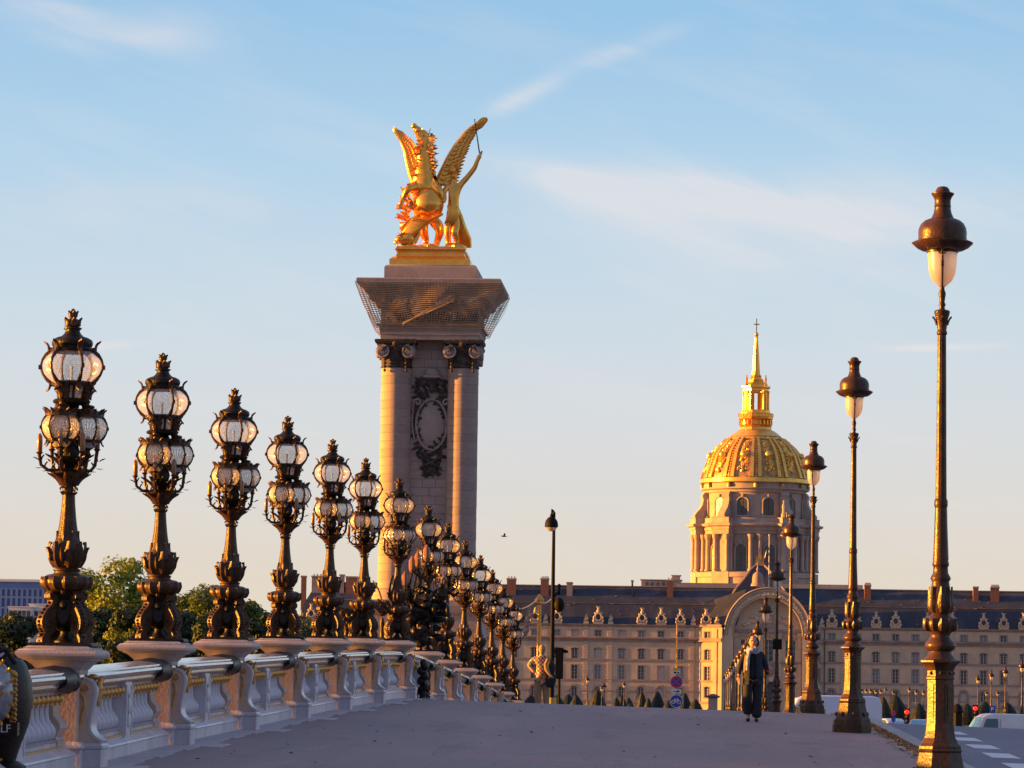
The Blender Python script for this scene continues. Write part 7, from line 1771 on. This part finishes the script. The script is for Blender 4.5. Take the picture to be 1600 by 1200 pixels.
def car(px, top, Y, paint, label, tailc=True, Lc=3.9, rz=0, group='cars beyond the bridge'):
    p = at(px, top, Y); g = interp(LEFT, Y) - .25; h = min(1.85, max(1.35, p.z - g))
    side = [(0, .3), (.02, .7), (.15, .82), (.85, .95), (1.45, h - .08), (1.8, h), (2.7, h - .01), (3.25, h - .2), (3.7, .98), (Lc - .05, .9), (Lc, .45), (Lc - .05, .3)]
    return vehicle('car', label, 'car', (p.x, Y, g), side, 1.65, paint, 'carglass', (.75, 3.1), [[(1.0, .97), (2.1, .97), (2.1, h - .12), (1.5, h - .12)], [(2.18, .97), (3.3, .97), (3.0, h - .2), (2.7, h - .12), (2.18, h - .12)]], (Lc, .65, .88), ((.86, .96), (1.46, h - .09)), rz=rz, group=group)
car(1380, 1122, 290, 'carblue', 'pale blue car with a red tail light just behind the large van', rz=radians(-75))
car(1403, 1127, 330, 'carblue', 'low pale blue car between the sign post and the white car', rz=radians(80))
car(1432, 1124, 310, 'whitep', 'white car beside the foot of the nearest street lamp', rz=radians(78))
car(1392, 1126, 380, 'cardark', 'dark car farther off behind the pale blue cars', rz=0)
car(1448, 1128, 380, 'cardark', 'dark car partly hidden by the nearest street lamp', rz=0)
# ------------------------------------------------------------------ people
def fingers(b, wrist, d, n, side, s=1.0, curl=.5):
    """palm and five bent fingers growing from wrist along d; n = palm normal, side = towards the thumb"""
    d, n, side = Vector(d).normalized(), Vector(n).normalized(), Vector(side).normalized(); w = Vector(wrist)
    b.ball(tuple(w + d * .045 * s), (.036 * s, .03 * s, .045 * s), 8, 6)
    for i, (off, ln) in enumerate(((-.028, .062), (-.010, .075), (.009, .08), (.027, .07))):
        p0 = w + d * .075 * s + side * off * s; p1 = p0 + d * ln * .5 * s + n * ln * curl * .25 * s; p2 = p1 + (d * (1 - curl * .7) + n * curl).normalized() * ln * .5 * s
        b.tube([p0, p1, p2], [.0095 * s, .009 * s, .007 * s], 6)
    p0 = w + d * .03 * s + side * .032 * s; p1 = p0 + (d + side * .8).normalized() * .035 * s; p2 = p1 + (d + n * curl).normalized() * .03 * s
    b.tube([p0, p1, p2], [.012 * s, .011 * s, .008 * s], 6)
def head(b, c, s=1., fy=-1):
    x, y, z = c; b.ball(c, (.078 * s, .095 * s, .115 * s), 18, 12); b.ball((x, y + fy * .03 * s, z - .055 * s), (.058 * s, .06 * s, .06 * s), 12, 8)
    b.ball((x, y + fy * .102 * s, z - .012 * s), (.012 * s, .02 * s, .024 * s), 8, 6)
    for q in (-1, 1):
        b.ball((x + q * .078 * s, y, z - .005 * s), (.012 * s, .022 * s, .032 * s), 8, 6); b.ball((x + q * .03 * s, y + fy * .083 * s, z + .028 * s), (.022 * s, .014 * s, .008 * s), 8, 4)
# woman walking towards the camera
p = at(1175.5, 1130, 75.0); gz_ = deck(p.x, 75)
wo = thing('person', 'woman in dark jacket and grey scarf walking towards the camera on the pavement', 'person', (p.x, 75, gz_))
body = skinned('body', [((0, 0, .95), .13), ((0, 0, 1.12), .12), ((0, -.01, 1.30), .14), ((0, 0, 1.43), .07), ((0, -.01, 1.50), .05), ((0, -.02, 1.56), .06),
                        ((-.17, 0, 1.37), .055), ((-.25, .02, 1.13), .042), ((-.285, -.07, .90), .03), ((.17, 0, 1.37), .055), ((.26, .06, 1.13), .042), ((.30, .10, .90), .03),
                        ((-.09, 0, .88), .09), ((-.10, -.14, .50), .062), ((-.085, .02, .17), .042), ((-.085, -.03, .06), .035), ((-.09, -.15, .035), .028), ((.09, 0, .88), .09), ((.09, -.02, .48), .062), ((.075, -.02, .10), .042), ((.075, -.03, .05), .035), ((.08, -.16, .03), .028)],
               [(0, 1), (1, 2), (2, 3), (3, 4), (4, 5), (2, 6), (6, 7), (7, 8), (2, 9), (9, 10), (10, 11), (0, 12), (12, 13), (13, 14), (14, 15), (15, 16), (0, 17), (17, 18), (18, 19), (19, 20), (20, 21)], 'skin', wo)
b = MB(); head(b, (0, -.03, 1.60), 1.06); b.build('head', 'skin', wo)
b = MB()
for q in (-1, 1): b.ball((q * .03, -.117, 1.612), (.013, .008, .007), 8, 5)
b.build('eye', 'hair', wo); b = MB(); b.ball((0, -.118, 1.548), (.024, .008, .007), 8, 5); b.build('mouth', 'red', wo)
b = MB(); b.ball((.0, .005, 1.635), (.092, .10, .10), 16, 10)
for q in (-1, 1): b.tube([(q * .065, -.05, 1.68), (q * .09, -.02, 1.62), (q * .088, 0, 1.55), (q * .06, .02, 1.49)], [.03, .034, .034, .02], 8)
b.ball((.0, .07, 1.55), (.08, .06, .10), 10, 8); b.build('hair', 'hair', wo)
b = MB()
for q in (-1, 1): b.tube([(q * .031 + .024 * cos(k * pi / 5), -.125, 1.612 + .018 * sin(k * pi / 5)) for k in range(10)], .003, 4, closed=True)
b.build('spectacles', 'hair', wo)
skinned('blouse', [((0, 0, .82), .165), ((0, 0, .97), .16), ((0, 0, 1.14), .135), ((0, -.01, 1.31), .15), ((0, 0, 1.42), .09)], [(0, 1), (1, 2), (2, 3), (3, 4)], 'black_cloth', wo)
jk = skinned('jacket', [((0, .04, 1.36), .13), ((-.165, 0, 1.375), .075), ((-.25, .02, 1.13), .062), ((-.283, -.06, .93), .045), ((.165, 0, 1.375), .075), ((.26, .06, 1.13), .062), ((.298, .09, .93), .045), ((0, .06, 1.10), .12), ((0, .06, .86), .12)],
        [(0, 1), (1, 2), (2, 3), (0, 4), (4, 5), (5, 6), (0, 7), (7, 8)], 'navy_cloth', wo)
# jacket fronts hang open: two curved panels with thickness
def panel(name, pts, mat, par, th=.014):
    b = MB(); vs = []; fs = []; m = len(pts[0])
    for k in (0, 1):
        for row in pts:
            for q in row: vs.append((q[0], q[1] + k * th, q[2]))
    n = len(pts)
    for j in range(n - 1):
        for i in range(m - 1):
            a = j * m + i; fs.append((a, a + 1, a + m + 1, a + m)); c = a + n * m; fs.append((c, c + m, c + m + 1, c + 1))
    for j in range(n - 1):
        for i, fl in ((0, 0), (m - 1, 1)): a = j * m + i; q = (a, a + m, a + m + n * m, a + n * m); fs.append(q if not fl else q[::-1])
    b.add(vs, fs); return b.build(name, mat, par)
for s, mt in ((-1, 'navy_cloth'), (1, 'navy_cloth')):
    rows = [[(s * x, y, z) for x, y in ((.20, .05), (.185, -.04), (.15, -.11), (.10, -.145), (.05 + (1.36 - z) * .04, -.155))] for z in (1.37, 1.25, 1.1, .95, .82, .74)]
    rows = [[(x * (1 + .12 * (1.37 - r[0][2])), y - .03 * (1.37 - r[0][2]), z) for x, y, z in r] for r in rows]
    panel('jacket_front', rows, mt, wo)
skinned('trousers', [((0, .0, .93), .15), ((-.09, -.01, .82), .115), ((-.105, -.13, .50), .095), ((-.095, .0, .24), .105), ((-.09, .01, .13), .11), ((.09, 0, .82), .115), ((.095, -.03, .48), .10), ((.085, -.03, .20), .11), ((.085, -.02, .06), .115)],
        [(0, 1), (1, 2), (2, 3), (3, 4), (0, 5), (5, 6), (6, 7), (7, 8)], 'black_cloth', wo)
b = MB()
for k, (r, z, y) in enumerate(((.10, 1.475, -.01), (.112, 1.44, -.025), (.10, 1.40, -.04))):
    b.tube([(r * sin(q * pi / 8) * 1.0, y - .02 - r * .85 * cos(q * pi / 8) * (1.15 if cos(q * pi / 8) > 0 else .8), z + .02 * sin(q * 1.3 + k) - .02 * cos(q * pi / 8)) for q in range(16)], [.030 + .006 * sin(q * 2.1 + k) for q in range(16)], 8, closed=True)
b.tube([(-.07, -.17, 1.42), (-.10, -.20, 1.30), (-.11, -.21, 1.15), (-.12, -.21, 1.02)], [.03, .04, .04, .03], 8)
b.build('scarf', 'grey_cloth', wo)
b = MB(); b.tube([(-.135, -.16, 1.32), (-.15, -.19, 1.15), (-.165, -.20, .98)], [.025, .032, .025], 8); b.build('scarf_end', 'tan_cloth', wo)
b = MB(); fingers(b, (-.285, -.075, .89), (-.02, -.1, -1), (.6, -.5, 0), (.4, -1, 0)); b.build('hand', 'skin', wo)
b = MB(); fingers(b, (.30, .10, .89), (.02, -.05, -1), (-.6, -.5, 0), (-.4, -1, 0)); b.build('hand', 'skin', wo)
b = MB(); b.tube([(.27, .03, 1.02), (.31, .06, 1.0), (.335, .10, 1.02), (.31, .12, 1.05), (.27, .08, 1.06)], .028, 7, closed=True); b.build('wrist_band', 'red', wo)
b = MB(); b.ball((-.09, -.10, .035), (.045, .12, .035), 12, 7); b.build('shoe', 'black_cloth', wo); b = MB(); b.ball((.08, -.11, .03), (.045, .12, .032), 12, 7); b.build('shoe', 'black_cloth', wo)

# man seen from behind, hand on hip
Ym = 103.0; p = at(846, 1100, Ym); gm = deck(p.x, Ym)
sc_ = 1.03
mn = thing('person', 'man seen from behind in plaid shirt and tan trousers, hand on hip, beside the balustrade', 'person', (p.x, Ym, gm)); mn.scale = (sc_, sc_, sc_)
skinned('body', [((0, 0, .98), .14), ((0, 0, 1.15), .13), ((0, 0, 1.36), .16), ((0, 0, 1.50), .075), ((0, -.01, 1.56), .058), ((0, 0, 1.62), .065),
                 ((-.19, 0, 1.42), .065), ((-.37, .06, 1.22), .05), ((-.20, -.02, 1.02), .036), ((.19, 0, 1.42), .065), ((.28, -.02, 1.16), .05), ((.33, -.04, .92), .036),
                 ((-.09, 0, .92), .10), ((-.10, 0, .50), .068), ((-.10, .02, .10), .045), ((-.10, .0, .05), .04), ((-.11, .15, .035), .032), ((.09, 0, .92), .10), ((.12, .05, .50), .068), ((.14, .02, .10), .045), ((.14, 0, .05), .04), ((.17, .14, .035), .032)],
        [(0, 1), (1, 2), (2, 3), (3, 4), (4, 5), (2, 6), (6, 7), (7, 8), (2, 9), (9, 10), (10, 11), (0, 12), (12, 13), (13, 14), (14, 15), (15, 16), (0, 17), (17, 18), (18, 19), (19, 20), (20, 21)], 'skin', mn)
b = MB(); head(b, (0, 0, 1.64), 1.1, 1); b.build('head', 'skin', mn)
b = MB(); b.ball((0, -.02, 1.665), (.094, .11, .115), 14, 9); b.ball((0, -.04, 1.59), (.08, .075, .075), 10, 7); b.build('hair', 'tan_cloth', mn)
skinned('shirt', [((0, 0, .90), .175), ((0, 0, 1.12), .155), ((0, 0, 1.37), .175), ((0, 0, 1.47), .10), ((-.19, 0, 1.41), .085), ((-.36, .055, 1.23), .066), ((.19, 0, 1.41), .085), ((.275, -.015, 1.17), .068)],
        [(0, 1), (1, 2), (2, 3), (2, 4), (4, 5), (2, 6), (6, 7)], 'plaid', mn)
skinned('trousers', [((0, 0, .92), .165), ((-.095, 0, .80), .12), ((-.10, 0, .50), .10), ((-.10, .01, .22), .085), ((-.10, .01, .10), .08), ((.095, 0, .80), .12), ((.12, .04, .50), .10), ((.135, .02, .22), .085), ((.14, .01, .10), .08)],
        [(0, 1), (1, 2), (2, 3), (3, 4), (0, 5), (5, 6), (6, 7), (7, 8)], 'tan_cloth', mn)
b = MB(); fingers(b, (-.19, -.03, 1.01), (.9, -.1, -.4), (0, 1, 0), (0, .3, 1)); b.build('hand', 'skin', mn)
b = MB(); fingers(b, (.33, -.04, .91), (.05, 0, -1), (-1, 0, 0), (0, 1, 0)); b.build('hand', 'skin', mn)
b = MB(); b.ball((-.11, .06, .04), (.05, .14, .04), 12, 7); b.build('shoe', 'tan_cloth', mn); b = MB(); b.ball((.16, .05, .04), (.05, .14, .04), 12, 7); b.build('shoe', 'tan_cloth', mn)
b = MB(); b.tube([(.16, -.19, 1.40), (.10, -.21, 1.25), (.13, -.22, 1.10), (.22, -.21, .98), (.33, -.18, .88)], [.03, .045, .045, .035, .02], 8); b.build('bag_strap', 'tan_cloth', mn)
bag = MB(); bag.taper(.12, .36, -.20, -.02, .68, .10, .34, -.20, -.02, 1.0); bag.ball((.24, -.10, .84), (.15, .115, .22), 16, 10); bag.ball((.24, -.08, 1.15), (.12, .10, .24), 12, 8); bag.tube([(.10, -.14, .98), (.2, -.2, 1.02), (.34, -.14, .98)], .02, 6)
o = bag.build('shoulder_bag', 'black_cloth'); o.location = (p.x, Ym, gm); o.scale = (sc_,) * 3
tag(o, 'black shoulder bag hanging at the right side of the man in the plaid shirt', 'bag')
